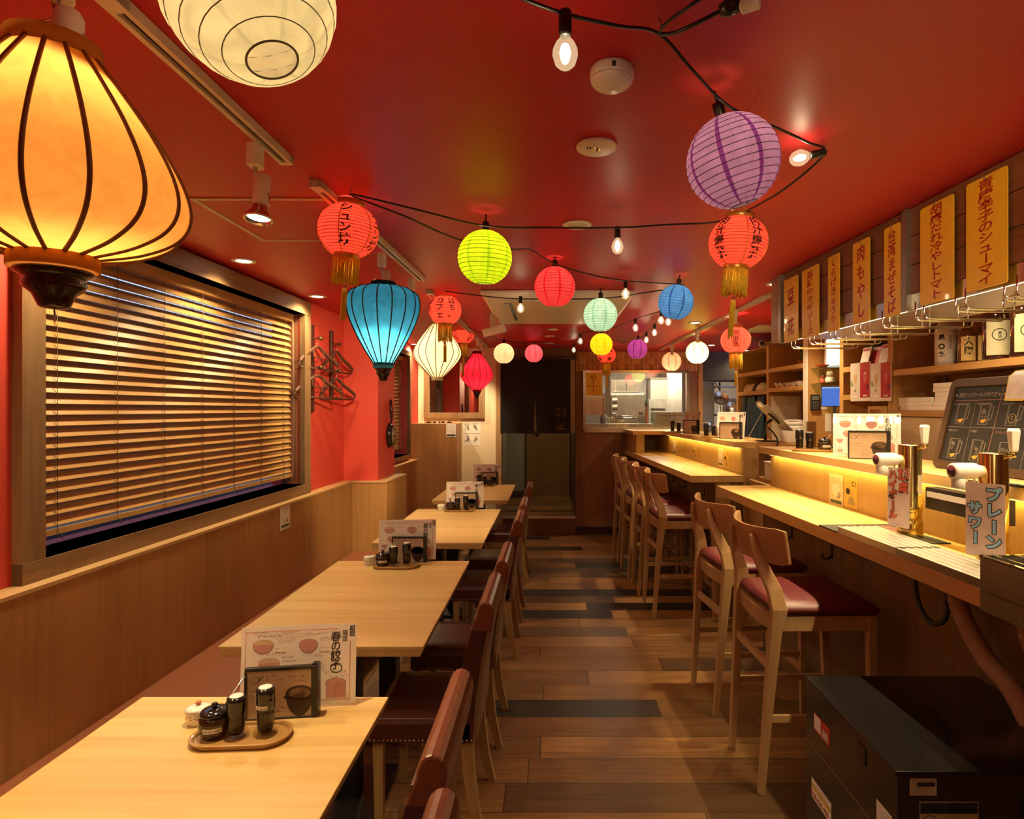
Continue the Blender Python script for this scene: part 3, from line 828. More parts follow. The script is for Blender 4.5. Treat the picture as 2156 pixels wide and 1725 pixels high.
def ball_lantern(px, py, Y, R, label, color, band, power, group='round paper lanterns on strings', tilt=(0, 0), nb=8, ribs=16, lightcol=WARMW, hot=0.35, cordtop=None, wires=(0.10, 0.06, 0.03), openr=0.30):
    X, Z = pixY(px, py, Y)
    t = thing('paper_lantern', label, 'lantern', (X, Y, Z), rot=(tilt[0], tilt[1], 0.2), group=group)
    prof, rb = sphere_rings(R, openr, openr, ribs)
    bw = math.radians(6)
    angs, kinds = [], []
    for k in range(nb):
        a0 = 2 * PI * k / nb
        angs.append(a0); kinds.append(1)
        for j in range(4):
            angs.append(a0 + bw + (2 * PI / nb - bw) * j / 4); kinds.append(0)
    s = MB(); n = len(angs)
    vs = [(r * math.cos(a), r * math.sin(a), z) for r, z in prof for a in angs]
    for kk in range(len(prof) - 1):
        pass
    b = len(s.v); s.v += [Vector(v) for v in vs]
    for kk in range(len(prof) - 1):
        for i in range(n):
            j = (i + 1) % n
            s.f.append((kk * n + i, kk * n + j, (kk + 1) * n + j, (kk + 1) * n + i)); s.mi.append(kinds[i]); s.sm.append(True)
    pm = paper('paper_' + '_'.join('%.2f' % c for c in color), color); bm_ = paper('paperband_' + '_'.join('%.2f' % c for c in band), band)
    s.build('shade', [pm, bm_], t)
    w = MB()
    for r, z in rb:
        w.tube([((r + 0.0002) * math.cos(a), (r + 0.0002) * math.sin(a), z) for a in [2 * PI * k / 32 for k in range(33)]], 0.0009, 4)
    w.build('wire_ribs', mat('wire_' + '_'.join('%.2f' % c for c in band), [c * 0.45 for c in band], rough=0.6), t)
    ro = R * math.sin(openr)
    for s_ in (-1, 1):
        rr = MB(); z = s_ * R * math.cos(openr)
        rr.tube([(ro * math.cos(a), ro * math.sin(a), z) for a in [2 * PI * k / 28 for k in range(29)]], 0.0016, 6)
        rr.build('opening_ring', mat('wire_grey', (0.25, 0.22, 0.18), rough=0.5), t)
    zt = R * math.cos(openr)
    MB().lathe([(0.0, zt + 0.034), (0.011, zt + 0.034), (0.012, zt + 0.026), (0.012, zt + 0.002), (0.010, zt - 0.004), (0.0, zt - 0.004)], 14).tube([(0, 0, zt + 0.03), (0, 0, zt + 0.06)], 0.003, 6).tube([(0.0, 0, zt), (ro, 0, zt)], 0.001, 4).tube([(0.0, 0, zt), (-ro, 0, zt)], 0.001, 4).build('socket', M_BLACKP, t)
    MB().lathe([(0.008, zt - 0.004), (0.009, zt - 0.012), (0.017, zt - 0.03), (0.018, zt - 0.042), (0.012, zt - 0.054), (0.0, zt - 0.058)], 14).build('bulb', glass_thin('bulb_glass', (1, 1, 1), 0.03, rim=0.2, lit=((1.0, 0.74, 0.42), 0.30)), t)
    point_light((0, 0, zt - 0.04 - R * hot), power, lightcol, 0.02, t)
    return t

BALLS = [
 (1543, 341, 1.325, 0.0965, 'large mauve paper lantern hanging highest at the right', (0.44, 0.24, 0.52), (0.20, 0.04, 0.26), 0.60, (0.02, -0.30)),
 (1021, 543, 2.17, 0.094, 'lime green paper lantern in the upper middle', (0.56, 0.80, 0.02), (0.36, 0.62, 0.01), 0.95, (0.06, 0.02)),
 (1168, 605, 2.85, 0.0925, 'coral red paper lantern right of the lime one', (0.74, 0.06, 0.085), (0.56, 0.012, 0.03), 0.95, (0.05, 0.0)),
 (1423, 637, 3.22, 0.0905, 'blue paper lantern at the right end of its string', (0.08, 0.28, 0.80), (0.02, 0.10, 0.48), 0.9, (0.10, 0.12)),
 (1264, 664, 3.36, 0.0905, 'pale turquoise paper lantern above the yellow one', (0.46, 0.78, 0.80), (0.26, 0.58, 0.62), 0.85, (0.04, 0.0)),
 (1266, 726, 5.05, 0.0905, 'yellow paper lantern below the turquoise one', (0.86, 0.62, 0.02), (0.72, 0.46, 0.01), 1.1, (0.0, 0.0)),
 (1342, 736, 5.70, 0.0905, 'deep violet paper lantern in front of the kitchen tags', (0.30, 0.05, 0.36), (0.12, 0.01, 0.16), 1.2, (0.1, 0.05)),
 (1061, 745, 5.40, 0.0885, 'white paper lantern left of the pink one by the black cloth', (0.80, 0.75, 0.62), (0.72, 0.66, 0.52), 0.8, (0.0, 0.0)),
 (1124, 745, 6.15, 0.0885, 'pink paper lantern in front of the black cloth', (0.82, 0.12, 0.22), (0.62, 0.03, 0.10), 1.1, (0.0, 0.0))]
for (px, py, Y, R, lb, c1, c2, pw, tl) in BALLS:
    ball_lantern(px, py, Y, R, lb, c1, c2, pw, tilt=tl)
# lanterns clipped on the right-hand track
ball_lantern(1414, 762, 6.75, 0.103, 'salmon paper lantern on the far end of the right hand track', (0.86, 0.26, 0.20), (0.76, 0.10, 0.08), 3.0, group='paper lanterns on the bar track', hot=0.8)
ball_lantern(1468, 743, 5.58, 0.100, 'glaring pale green paper lantern on the right hand track', (0.72, 0.86, 0.30), (0.55, 0.74, 0.12), 9.0, group='paper lanterns on the bar track', hot=0.8)
# big white lantern cut by the top of the picture
ball_lantern(524, -13, 0.82, 0.109, 'big white paper lantern cut off by the top of the picture', (0.84, 0.83, 0.66), (0.74, 0.73, 0.58), 1.05, group='round paper lanterns on strings', ribs=10, tilt=(-0.20, -0.34), hot=0.1, openr=0.30, nb=6)

def red_lantern(px, py, Y, R, label, texts, power, tassel=0.11, tail=0.2, color=(0.84, 0.065, 0.050), tilt=(0, 0), tsize=0.032, rz=0.2):
    X, Z = pixY(px, py, Y)
    t = thing('tassel_lantern', label, 'lantern', (X, Y, Z), rot=(tilt[0], tilt[1], rz), group='red lanterns with yellow tassels')
    prof, rb = sphere_rings(R, 0.50, 0.50, 18, 0.012, 0.93)
    MB().lathe(prof, 48, caps=False).build('shade', paper('red_cloth', color, 0.6, 0.06), t)
    w = MB()
    for r, z in rb:
        w.tube([((r + 0.0003) * math.cos(a), (r + 0.0003) * math.sin(a), z) for a in [2 * PI * k / 32 for k in range(33)]], 0.0010, 4)
    w.build('wire_ribs', mat('rib_red', (0.35, 0.02, 0.02), rough=0.6), t)
    g = MB()
    for k in range(6):
        a = 2 * PI * k / 6 + 0.35
        g.tube([((r + 0.0012) * math.cos(a), (r + 0.0012) * math.sin(a), z) for r, z in prof], 0.0016, 5)
    g.build('gold_cord', M_GOLD, t)
    ro = R * math.sin(0.5); z0 = R * 0.93 * math.cos(0.5)
    MB().lathe([(ro * 0.9, z0 - 0.004), (ro, z0 - 0.002), (ro * 1.02, z0 + 0.018), (ro * 0.96, z0 + 0.02), (ro * 0.9, z0 + 0.018)], 28, caps=False).build('top_ring', M_GOLD, t)
    MB().lathe([(ro * 0.86, -z0 + 0.004), (ro * 0.9, -z0), (ro * 0.92, -z0 - 0.016), (ro * 0.86, -z0 - 0.018)], 28, caps=False).build('bottom_ring', M_GOLD, t)
    f = MB(); ri = ro * 0.88
    for k in range(64):
        a = 2 * PI * k / 64; l = tassel * random.uniform(0.9, 1.06); j = random.uniform(-0.05, 0.05)
        f.tube([(ri * math.cos(a), ri * math.sin(a), -z0 - 0.012), (ri * 1.01 * math.cos(a + j), ri * 1.01 * math.sin(a + j), -z0 - 0.012 - l * 0.5), (ri * random.uniform(0.9, 1.05) * math.cos(a + j), ri * random.uniform(0.9, 1.05) * math.sin(a + j), -z0 - 0.012 - l)], 0.0022, 4)
    f.build('fringe', mat('tassel_yellow', (0.86, 0.58, 0.035), rough=0.7, noise=0.15, nscale=120), t)
    q = MB(); zt = -z0 - 0.012 - tassel
    q.tube([(0, 0, -z0 - 0.02), (0, 0, zt)], 0.0012, 5)
    for k in range(14):
        a = 2 * PI * k / 14
        q.tube([(0.002 * math.cos(a), 0.002 * math.sin(a), zt), (0.008 * math.cos(a), 0.008 * math.sin(a), zt - 0.03), (0.007 * math.cos(a), 0.007 * math.sin(a), zt - tail * random.uniform(0.9, 1.0))], 0.002, 4)
    q.build('tail_tassel', mat('tassel_yellow', (0.62, 0.40, 0.03)), t)
    MB().lathe([(0, zt + 0.002), (0.006, zt), (0.007, zt - 0.02), (0, zt - 0.024)], 10).build('red_knot', mat('knot_red', (0.3, 0.02, 0.02)), t)
    RR = R + 0.0045
    for (s, phi, size, v0) in texts:
        def fn(u, v, phi=phi, v0=v0):
            z = v + v0; zz = max(-0.9, min(0.9, z / (RR * 0.93)))
            r = RR * math.sqrt(1 - zz * zz); a = phi + u / r
            return (r * math.cos(a), r * math.sin(a), z)
        MB().text(s, fn, size, 0, True, 0.022, size * 0.98, aspect=1.12).build('lettering', M_INK, t, fix=False)
    MB().tube([(ro, 0, z0 + 0.018), (0.0, 0, z0 + 0.05), (-ro, 0, z0 + 0.018)], 0.0012, 5).build('hanger', M_STEEL, t)
    point_light((0, 0, R * 0.1), power, WARMW, 0.012, t)
    return t
FRONT = -PI / 2
red_lantern(733, 487, 2.06, 0.0975, 'red tassel lantern on the left, the largest, lettered down its front', [('シュン坊', FRONT + 0.02, 0.036, 0.074), ('シュン坊', FRONT + 1.2, 0.036, 0.074), ('シュン坊', FRONT - 1.35, 0.036, 0.074)], 1.15, 0.085, 0.125, tilt=(0.0, 0.06))
red_lantern(1554, 512, 2.03, 0.0935, 'red tassel lantern right under the mauve one, lettered at both sides', [('肉汁爆発', FRONT + 0.16, 0.035, 0.072), ('肉汁爆発', FRONT - 1.14, 0.035, 0.072)], 1.3, 0.085, 0.145, tilt=(0.02, 0.08))
red_lantern(937, 654, 3.80, 0.0985, 'red tassel lantern hung just above the cream silk lantern', [('カフェ', FRONT - 0.38, 0.045, 0.07), ('はち。', FRONT + 0.42, 0.042, 0.065), ('はち。', FRONT - 1.15, 0.042, 0.065)], 1.6, 0.10, 0.13)
red_lantern(975, 704, 5.55, 0.0985, 'orange red tassel lantern between the cream and red silk lanterns', [('一〇四', FRONT + 0.75, 0.05, 0.07), ('一〇四', FRONT - 0.9, 0.05, 0.07)], 1.4, 0.10, 0.2, color=(0.86, 0.13, 0.07))
red_lantern(1277, 748, 6.70, 0.0985, 'red tassel lantern half hidden behind the yellow ball', [('福一寿', FRONT + 0.13, 0.05, 0.07), ('福一寿', FRONT - 1.2, 0.05, 0.07)], 1.2, 0.13, 0.14)
red_lantern(1549, 717, 4.50, 0.106, 'pale red tassel lantern clipped to the right hand track', [('向出浩', FRONT - 0.5, 0.042, 0.066)], 3.2, 0.11, 0.13, color=(0.86, 0.22, 0.16))
# lamp holders under the right-hand track
for (px, py, zz, lb) in ((1547, 654, 2.115, 'white lamp holder above the pale red tassel lantern'), (1469, 696, 2.10, 'white lamp holder above the glaring green lantern'), (1415, 727, 2.10, 'white lamp holder above the salmon lantern')):
    p = pixZ(px, py, CZ - 0.022)
    t = thing('lamp_holder', lb, 'lamp holder', (p.x, p.y, CZ - 0.022), 0, 'lamp holders on the bar track')
    MB().prism(rrect(0.032, 0.07, 0.012), -0.05, -0.001, 'z').build('adapter', M_WHITEP, t, bevel=0.003)
    MB().lathe([(0, -0.049), (0.013, -0.05), (0.016, -0.058), (0.016, zz - CZ - 0.005), (0.0, zz - CZ - 0.005)], 14).build('holder', M_WHITEP, t)

def silk_lantern(loc, prof, nr, label, silk, cap, ribcol, power, lz, group='silk lanterns under the tracks', finial=True, tilt=(0, 0)):
    """prof = (radius, z) bottom to top of the silk"""
    t = thing('silk_lantern', label, 'lantern', loc, rot=(tilt[0], tilt[1], 0.1), group=group)
    # smooth the profile
    P = []
    for i in range(len(prof) - 1):
        p0 = prof[max(i - 1, 0)]; p1_ = prof[i]; p2_ = prof[i + 1]; p3_ = prof[min(i + 2, len(prof) - 1)]
        for k in range(5):
            u = k / 5
            P.append(tuple(0.5 * (2 * p1_[d] + (p2_[d] - p0[d]) * u + (2 * p0[d] - 5 * p1_[d] + 4 * p2_[d] - p3_[d]) * u * u + (-p0[d] + 3 * p1_[d] - 3 * p2_[d] + p3_[d]) * u ** 3) for d in (0, 1)))
    P.append(prof[-1])
    seg = nr * 4; rings = []
    for r, z in P:
        row = []
        for i in range(seg):
            a = 2 * PI * i / seg; dl = (i % 4 - 2) / 4 * 2 * PI / nr
            f = math.cos(PI / nr) / math.cos(dl) if i % 4 else 1.0
            f = 0.5 * f + 0.5
            row.append((r * f * math.cos(a), r * f * math.sin(a), z))
        rings.append(row)
    MB().loft(rings, 0, True, caps=False).build('silk_shade', silk, t)
    rb = MB()
    for k in range(nr):
        a = 2 * PI * k / nr
        rb.tube([((r + 0.0012) * math.cos(a), (r + 0.0012) * math.sin(a), z) for r, z in P], 0.0034 if group and prof[3][0] > 0.17 else 0.0028, 5)
    rb.build('ribs', ribcol, t)
    rt, zt = prof[-1]; rb_, zb = prof[0]
    MB().lathe([(rt * 0.9, zt - 0.004), (rt * 1.04, zt - 0.002), (rt * 1.05, zt + 0.022), (rt * 0.98, zt + 0.024), (rt * 0.9, zt + 0.018)], 32, caps=False).build('top_band', cap, t)
    MB().lathe([(rb_ * 0.9, zb + 0.003), (rb_ * 1.04, zb), (rb_ * 1.04, zb - 0.02), (rb_ * 0.8, zb - 0.022), (0.0, zb - 0.022)], 32, caps=False).build('bottom_band', cap, t)
    if finial:
        f = [(0.0, -0.022), (0.9, -0.022), (0.93, -0.026), (0.75, -0.031), (0.70, -0.036), (0.74, -0.043), (0.68, -0.05), (0.5, -0.058), (0.42, -0.068), (0.36, -0.076), (0.30, -0.078), (0.0, -0.080)]
        MB().lathe([(rb_ * r, zb + z) for r, z in f], 24).build('finial', mat('finial_lacquer', (0.035, 0.014, 0.010), rough=0.2, coat=0.4), t)
        MB().tube([(0, 0, zb - 0.08), (0.001, 0, zb - 0.095), (0, 0, zb - 0.10)], 0.0012, 5).build('loop', M_STEEL, t)
    MB().tube([(rt, 0, zt + 0.02), (rt * 0.5, 0, zt + 0.05), (0, 0, zt + 0.06), (-rt * 0.5, 0, zt + 0.05), (-rt, 0, zt + 0.02)], 0.0013, 5).build('hanger', M_STEEL, t)
    point_light((0, 0, lz), power, WARMW, 0.02, t)
    return t
M_RIBD = mat('rib_dark', (0.09, 0.03, 0.012), rough=0.6)
M_RIBK = mat('rib_black', (0.03, 0.022, 0.02), rough=0.6)
z0 = 1.905
silk_lantern((-0.748, 0.93, z0), [(0.055, 1.731 - z0), (0.112, 1.746 - z0), (0.158, 1.772 - z0), (0.176, 1.808 - z0), (0.168, 1.855 - z0), (0.138, 1.915 - z0), (0.098, 1.975 - z0), (0.058, 2.030 - z0)], 16,
             'huge glowing orange silk lantern at the left edge', paper('silk_orange', (0.90, 0.50, 0.15), 0.66, 0.08, 22), paper('silk_band_orange', (0.55, 0.22, 0.05), 0.35), mat('rib_orange', (0.22, 0.07, 0.018), rough=0.6), 1.75, 0.03)
z0 = 1.87
silk_lantern((-0.733, 2.70, z0), [(0.042, 1.703 - z0), (0.075, 1.755 - z0), (0.115, 1.828 - z0), (0.146, 1.900 - z0), (0.156, 1.958 - z0), (0.144, 2.004 - z0), (0.100, 2.030 - z0), (0.050, 2.034 - z0)], 16,
             'blue balloon shaped silk lantern left of centre', paper('silk_blue', (0.05, 0.38, 0.78), 0.66, 0.12, 18), paper('silk_band_blue', (0.02, 0.07, 0.10), 0.3), M_RIBK, 2.6, -0.09)
z0 = 1.88
silk_lantern((-0.733, 3.98, z0), [(0.036, 1.708 - z0), (0.082, 1.755 - z0), (0.130, 1.810 - z0), (0.153, 1.862 - z0), (0.135, 1.915 - z0), (0.098, 1.970 - z0), (0.062, 2.018 - z0), (0.036, 2.05 - z0)], 16,
             'cream diamond shaped silk lantern beyond the blue one', paper('silk_cream', (0.92, 0.82, 0.60), 0.66, 0.05, 18), paper('silk_band_cream', (0.50, 0.38, 0.22), 0.3), M_RIBD, 2.7, 0.0)
silk_lantern((-0.722, 6.02, z0), [(0.040, 1.690 - z0), (0.090, 1.735 - z0), (0.140, 1.790 - z0), (0.158, 1.835 - z0), (0.138, 1.895 - z0), (0.105, 1.950 - z0), (0.072, 2.005 - z0), (0.045, 2.045 - z0)], 14,
             'crimson silk lantern farthest along the left tracks', paper('silk_crimson', (0.72, 0.015, 0.05), 0.66, 0.08, 18), paper('silk_band_crimson', (0.25, 0.01, 0.02), 0.3), M_RIBK, 3.0, 0.0)

# ================================================================== string lights
M_CORD = mat('black_cord', (0.012, 0.011, 0.011), rough=0.4)
def crom(pts, n=7):
    out = []
    for i in range(len(pts) - 1):
        p0 = pts[max(i - 1, 0)]; a = pts[i]; b = pts[i + 1]; p3_ = pts[min(i + 2, len(pts) - 1)]
        for k in range(n):
            u = k / n
            out.append(0.5 * (2 * a + (b - p0) * u + (2 * p0 - 5 * a + 4 * b - p3_) * u * u + (-p0 + 3 * a - 3 * b + p3_) * u ** 3))
    out.append(pts[-1]); return out
def string_lights(label, pts, bulbs, power=P_BULB):
    t = thing('string_lights', label, 'string lights', (0, 0, 0))
    P = [pixZ(x, y, z) for x, y, z in pts]
    MB().tube(crom(P), 0.0032, 6).build('cord', M_CORD, t)
    hk = MB()
    for (x, y, z), q in zip(pts, P):
        if z > 2.165:
            hk.tube([q, q + Vector((0.004, 0, (CZ - z) * 0.6)), Vector((q.x, q.y, CZ - 0.0005))], 0.0014, 5)
    if hk.v: hk.build('hook', M_STEELD, t)
    for (x, y, z, tx, ty) in bulbs:
        q = pixZ(x, y, z)
        Mq = Matrix.Translation(q) @ Matrix.Rotation(tx, 4, 'X') @ Matrix.Rotation(ty, 4, 'Y')
        MB(Mq).lathe([(0, 0.006), (0.0095, 0.006), (0.0105, 0.0), (0.0105, -0.03), (0.009, -0.034), (0, -0.034)], 12).build('socket', M_BLACKP, t)
        b = MB(Mq).lathe([(0.008, -0.034), (0.009, -0.038), (0.0150, -0.045), (0.0200, -0.056), (0.0205, -0.066), (0.0165, -0.079), (0.009, -0.086), (0.0, -0.088)], 18, caps=False).build('bulb', glass_thin('bulb_glass', (1, 1, 1), 0.03, rim=0.2, lit=((1.0, 0.74, 0.42), 0.30)), t)
        MB(Mq).lathe([(0.0, -0.045), (0.006, -0.049), (0.009, -0.060), (0.007, -0.070), (0.0, -0.075)], 8).build('filament', glow('filament', (1.0, 0.78, 0.45), 60.0), b)
        point_light(Mq @ Vector((0, 0, -0.064)), power, WARM, 0.006, t)
    return t
string_lights('black string light cord zigzagging across the near ceiling with round clear bulbs',
    [(1085, -8, 2.12), (1190, 30, 2.135), (1300, 55, 2.14), (1388, 72, 2.172), (1460, 150, 2.15), (1537, 226, 2.145), (1640, 272, 2.14), (1700, 300, 2.15), (1737, 322, 2.178),
     (1670, 385, 2.15), (1600, 430, 2.14), (1520, 466, 2.135), (1400, 474, 2.13), (1300, 480, 2.125), (1160, 480, 2.13), (1022, 476, 2.14), (870, 440, 2.15), (737, 410, 2.178),
     (850, 455, 2.155), (970, 506, 2.13), (1080, 525, 2.14), (1116, 526, 2.172), (1168, 556, 2.155), (1240, 578, 2.145), (1317, 592, 2.135), (1440, 602, 2.172),
     (1350, 618, 2.145), (1264, 629, 2.135), (1096, 630, 2.13), (1000, 622, 2.14), (937, 614, 2.176)],
    [(1190, 32, 2.135, 0, 0), (1733, 322, 2.165, 0.0, 1.35), (1300, 482, 2.125, 0, 0), (1317, 594, 2.135, 0, 0), (1096, 627, 2.13, 0, 0)])
string_lights('black string light cord looping over the far ceiling with small lit bulbs',
    [(1440, 640, 2.178), (1394, 655, 2.15), (1338, 673, 2.14), (1300, 688, 2.172), (1262, 696, 2.15), (1222, 703, 2.14), (1207, 727, 2.172), (1124, 722, 2.12), (1061, 718, 2.105), (985, 690, 2.172)],
    [(1392, 656, 2.15, 0, 0), (1338, 673, 2.14, 0, 0), (1222, 704, 2.14, 0, 0), (1208, 725, 2.165, 0, 0)], P_BULB * 1.2)
string_lights('short black string light cord running back towards the violet lantern',
    [(1430, 625, 2.172), (1407, 658, 2.15), (1378, 683, 2.14), (1362, 701, 2.14), (1342, 713, 2.155), (1310, 722, 2.172), (1266, 704, 2.15)],
    [(1407, 659, 2.15, 0, 0), (1378, 684, 2.14, 0, 0), (1361, 701, 2.14, 0, 0)], P_BULB * 1.2)
t = thing('power_lead', 'black lead with a plug and cream connector near the top edge', 'lead')
a_ = [pixZ(x, y, z) for x, y, z in ((1389, 72, 2.168), (1420, 70, 2.15), (1470, 48, 2.15), (1520, 22, 2.16))]
MB().tube(crom(a_), 0.0035, 6).build('cord', M_CORD, t)
a2 = [pixZ(x, y, z) for x, y, z in ((1389, 70, 2.168), (1400, 52, 2.16), (1440, 22, 2.15), (1490, -12, 2.16))]
MB().tube(crom(a2), 0.003, 6).build('second_cord', M_CORD, t)
q0, q1, q2 = [pixZ(x, y, z) for x, y, z in ((1515, 24, 2.16), (1558, 8, 2.165), (1600, -6, 2.165))]
MB().tube([q0, q0.lerp(q1, .4), q1], [0.009, 0.014, 0.012], 10).build('plug', M_BLACKP, t)
MB().bar([q1, q2], (0.022, 0.03)).build('connector', M_WHITEP, t, bevel=0.004)
# ================================================================== flat print helpers
def stroke(mb, pts, w, fn, m=0):
    """a pen stroke of width w along 2-D points, mapped by fn"""
    n = len(pts); L = []; R = []
    for i, p in enumerate(pts):
        a = pts[max(i - 1, 0)]; b = pts[min(i + 1, n - 1)]
        dx, dy = b[0] - a[0], b[1] - a[1]; l = math.hypot(dx, dy) or 1
        nx, ny = -dy / l * w / 2, dx / l * w / 2
        L.append(fn(p[0] + nx, p[1] + ny)); R.append(fn(p[0] - nx, p[1] - ny))
    mb.add(L + R, [(i, i + 1, n + i + 1, n + i) for i in range(n - 1)], m)
def blob(mb, cx, cy, rx, ry, fn, m=0, a0=0, a1=360, n=18):
    pts = [(cx + rx * math.cos(math.radians(a0 + (a1 - a0) * k / n)), cy + ry * math.sin(math.radians(a0 + (a1 - a0) * k / n))) for k in range(n + (0 if a1 - a0 == 360 else 1))]
    mb.add([fn(*p) for p in pts], [tuple(range(len(pts)))], m)
def rectp(mb, x0, x1, y0, y1, fn, m=0):
    mb.add([fn(x0, y0), fn(x1, y0), fn(x1, y1), fn(x0, y1)], [(0, 1, 2, 3)], m)
def scribble(mb, x, y, w, h, fn, m, rng, pen=0.0007):
    """a line of illegible handwriting"""
    cx = x
    while cx < x + w:
        k = rng.randint(3, 5)
        pts = [(cx + rng.random() * h * 0.9, y + (rng.random() - 0.5) * h) for _ in range(k)]
        stroke(mb, pts, pen, fn, m); cx += h * 1.05
def ellipse_line(cx, cy, rx, ry, a0=0, a1=360, n=24):
    return [(cx + rx * math.cos(math.radians(a0 + (a1 - a0) * k / n)), cy + ry * math.sin(math.radians(a0 + (a1 - a0) * k / n))) for k in range(n + 1)]

M_PINKINK = mat('menu_red_line', (0.62, 0.16, 0.14), rough=0.6)
M_BOWLC = mat('menu_bowl_rose', (0.55, 0.26, 0.22), rough=0.6)
M_BOWLB = mat('menu_bowl_tan', (0.60, 0.40, 0.26), rough=0.6)
M_PALEC = mat('menu_pale', (0.80, 0.70, 0.60), rough=0.6)
M_MENUP = mat('menu_paper', (0.78, 0.70, 0.64), rough=0.25, noise=0.03, coat=0.3)
def menu_sheet(label, loc, rotz, lean=0.10):
    """laminated A4 sheet standing on its long edge, printed on the side facing local -y"""
    t = thing('menu_sheet', label, 'menu', loc, rot=(-lean, 0, rotz), group='laminated spring menus')
    W, H = 0.297, 0.21
    s = MB(); n = 8
    f = lambda u, v: 0.004 * math.cos(u / W * PI) 
    out = [(-W/2 + W * k / n, f(-W/2 + W * k / n, 0)) for k in range(n + 1)]
    s.prism(out + [(x, y + 0.0007) for x, y in reversed(out)], 0.0, H, 'z')
    s.build('sheet', M_MENUP, t)
    p = MB(); rng = random.Random(3)
    fn = lambda u, v: (u, f(u, v) - 0.0006, v)
    ms = [M_INK, M_PINKINK, M_BOWLC, M_BOWLB, M_PALEC]
    x0, x1, y0, y1 = -0.138, 0.132, 0.012, 0.197
    stroke(p, [(x0, y0), (x0, y1), (0.10, y1)], 0.0018, fn, 1); stroke(p, [(x1, 0.165), (x1, y0), (x0, y0)], 0.0018, fn, 1)
    for (s_, cx, top, size, st) in (('期間', 0.137, 0.205, 0.0155, 0.0145), ('限定', 0.118, 0.193, 0.0155, 0.0150), ('春の餃子', 0.094, 0.190, 0.028, 0.0245)):
        p.text(s_, lambda u, v, cx=cx, top=top: fn(cx + u, top + v), size, 0, True, 0.012, st, shear=0.12)
    stroke(p, ellipse_line(0.096, 0.094, 0.015, 0.012, -60, 290), 0.0024, fn, 0)
    def bowl(cx, cy, w, h, m1, m2):
        blob(p, cx, cy, w, h, fn, m1, 180, 360); blob(p, cx, cy, w, h * 0.55, fn, m2)
        stroke(p, ellipse_line(cx, cy, w, h * 0.55), 0.0009, fn, 0); stroke(p, ellipse_line(cx, cy, w, h, 180, 360), 0.0009, fn, 0)
        stroke(p, ellipse_line(cx, cy + h * .15, w * .5, h * .3), 0.0008, fn, 2)
    bowl(-0.094, 0.163, 0.026, 0.022, 2, 3); bowl(0.022, 0.160, 0.024, 0.023, 2, 2); bowl(-0.078, 0.115, 0.026, 0.022, 2, 3)
    # parfait glass and the big dumpling bowl
    blob(p, -0.119, 0.083, 0.015, 0.02, fn, 2, 180, 360); blob(p, -0.119, 0.083, 0.015, 0.006, fn, 4); stroke(p, ellipse_line(-0.119, 0.083, 0.015, 0.02, 180, 360), 0.0009, fn, 0)
    stroke(p, [(-0.119, 0.063), (-0.119, 0.040)], 0.001, fn, 0); stroke(p, ellipse_line(-0.119, 0.038, 0.011, 0.003), 0.0009, fn, 0)
    rectp(p, -0.131, -0.105, 0.018, 0.032, fn, 2)
    rectp(p, 0.070, 0.122, 0.018, 0.052, fn, 2); blob(p, 0.096, 0.054, 0.027, 0.014, fn, 2); blob(p, 0.088, 0.053, 0.013, 0.010, fn, 4); blob(p, 0.098, 0.047, 0.012, 0.008, fn, 4)
    stroke(p, ellipse_line(0.096, 0.054, 0.027, 0.014), 0.0009, fn, 0)
    for (x, y, w) in ((-0.063, 0.152, 0.028), (0.052, 0.148, 0.026), (-0.046, 0.103, 0.026), (0.088, 0.030, 0.03)):
        rectp(p, x, x + w, y - 0.010, y, fn, 4)
        stroke(p, [(x, y), (x + w, y), (x + w - .004, y - .005), (x + w, y - .01), (x, y - .01), (x, y)], 0.0007, fn, 0); scribble(p, x + .003, y - .005, w - .01, 0.004, fn, 1, rng)
    for (x, y, w, h, m) in ((-0.125, 0.194, 0.04, 0.006, 0), (-0.108, 0.186, 0.06, 0.006, 0), (-0.05, 0.193, 0.045, 0.004, 0), (-0.05, 0.188, 0.045, 0.004, 1), (-0.062, 0.176, 0.05, 0.0045, 1), (-0.055, 0.170, 0.04, 0.0045, 0),
                            (-0.005, 0.187, 0.06, 0.007, 1), (0.05, 0.175, 0.035, 0.004, 0), (0.055, 0.169, 0.03, 0.004, 1), (-0.105, 0.138, 0.065, 0.008, 1), (-0.045, 0.128, 0.03, 0.0045, 0), (-0.045, 0.118, 0.05, 0.0045, 0),
                            (0.01, 0.132, 0.05, 0.004, 1), (0.035, 0.127, 0.025, 0.004, 0), (0.025, 0.108, 0.035, 0.004, 0), (0.035, 0.102, 0.03, 0.004, 1), (0.02, 0.096, 0.045, 0.004, 0), (0.04, 0.09, 0.03, 0.004, 0),
                            (-0.132, 0.107, 0.04, 0.005, 1), (0.066, 0.083, 0.055, 0.008, 0), (0.080, 0.073, 0.045, 0.008, 0)):
        scribble(p, x, y, w, h, fn, m, rng, 0.0008)
    p.build('print', ms, t, fix=False)
    return t
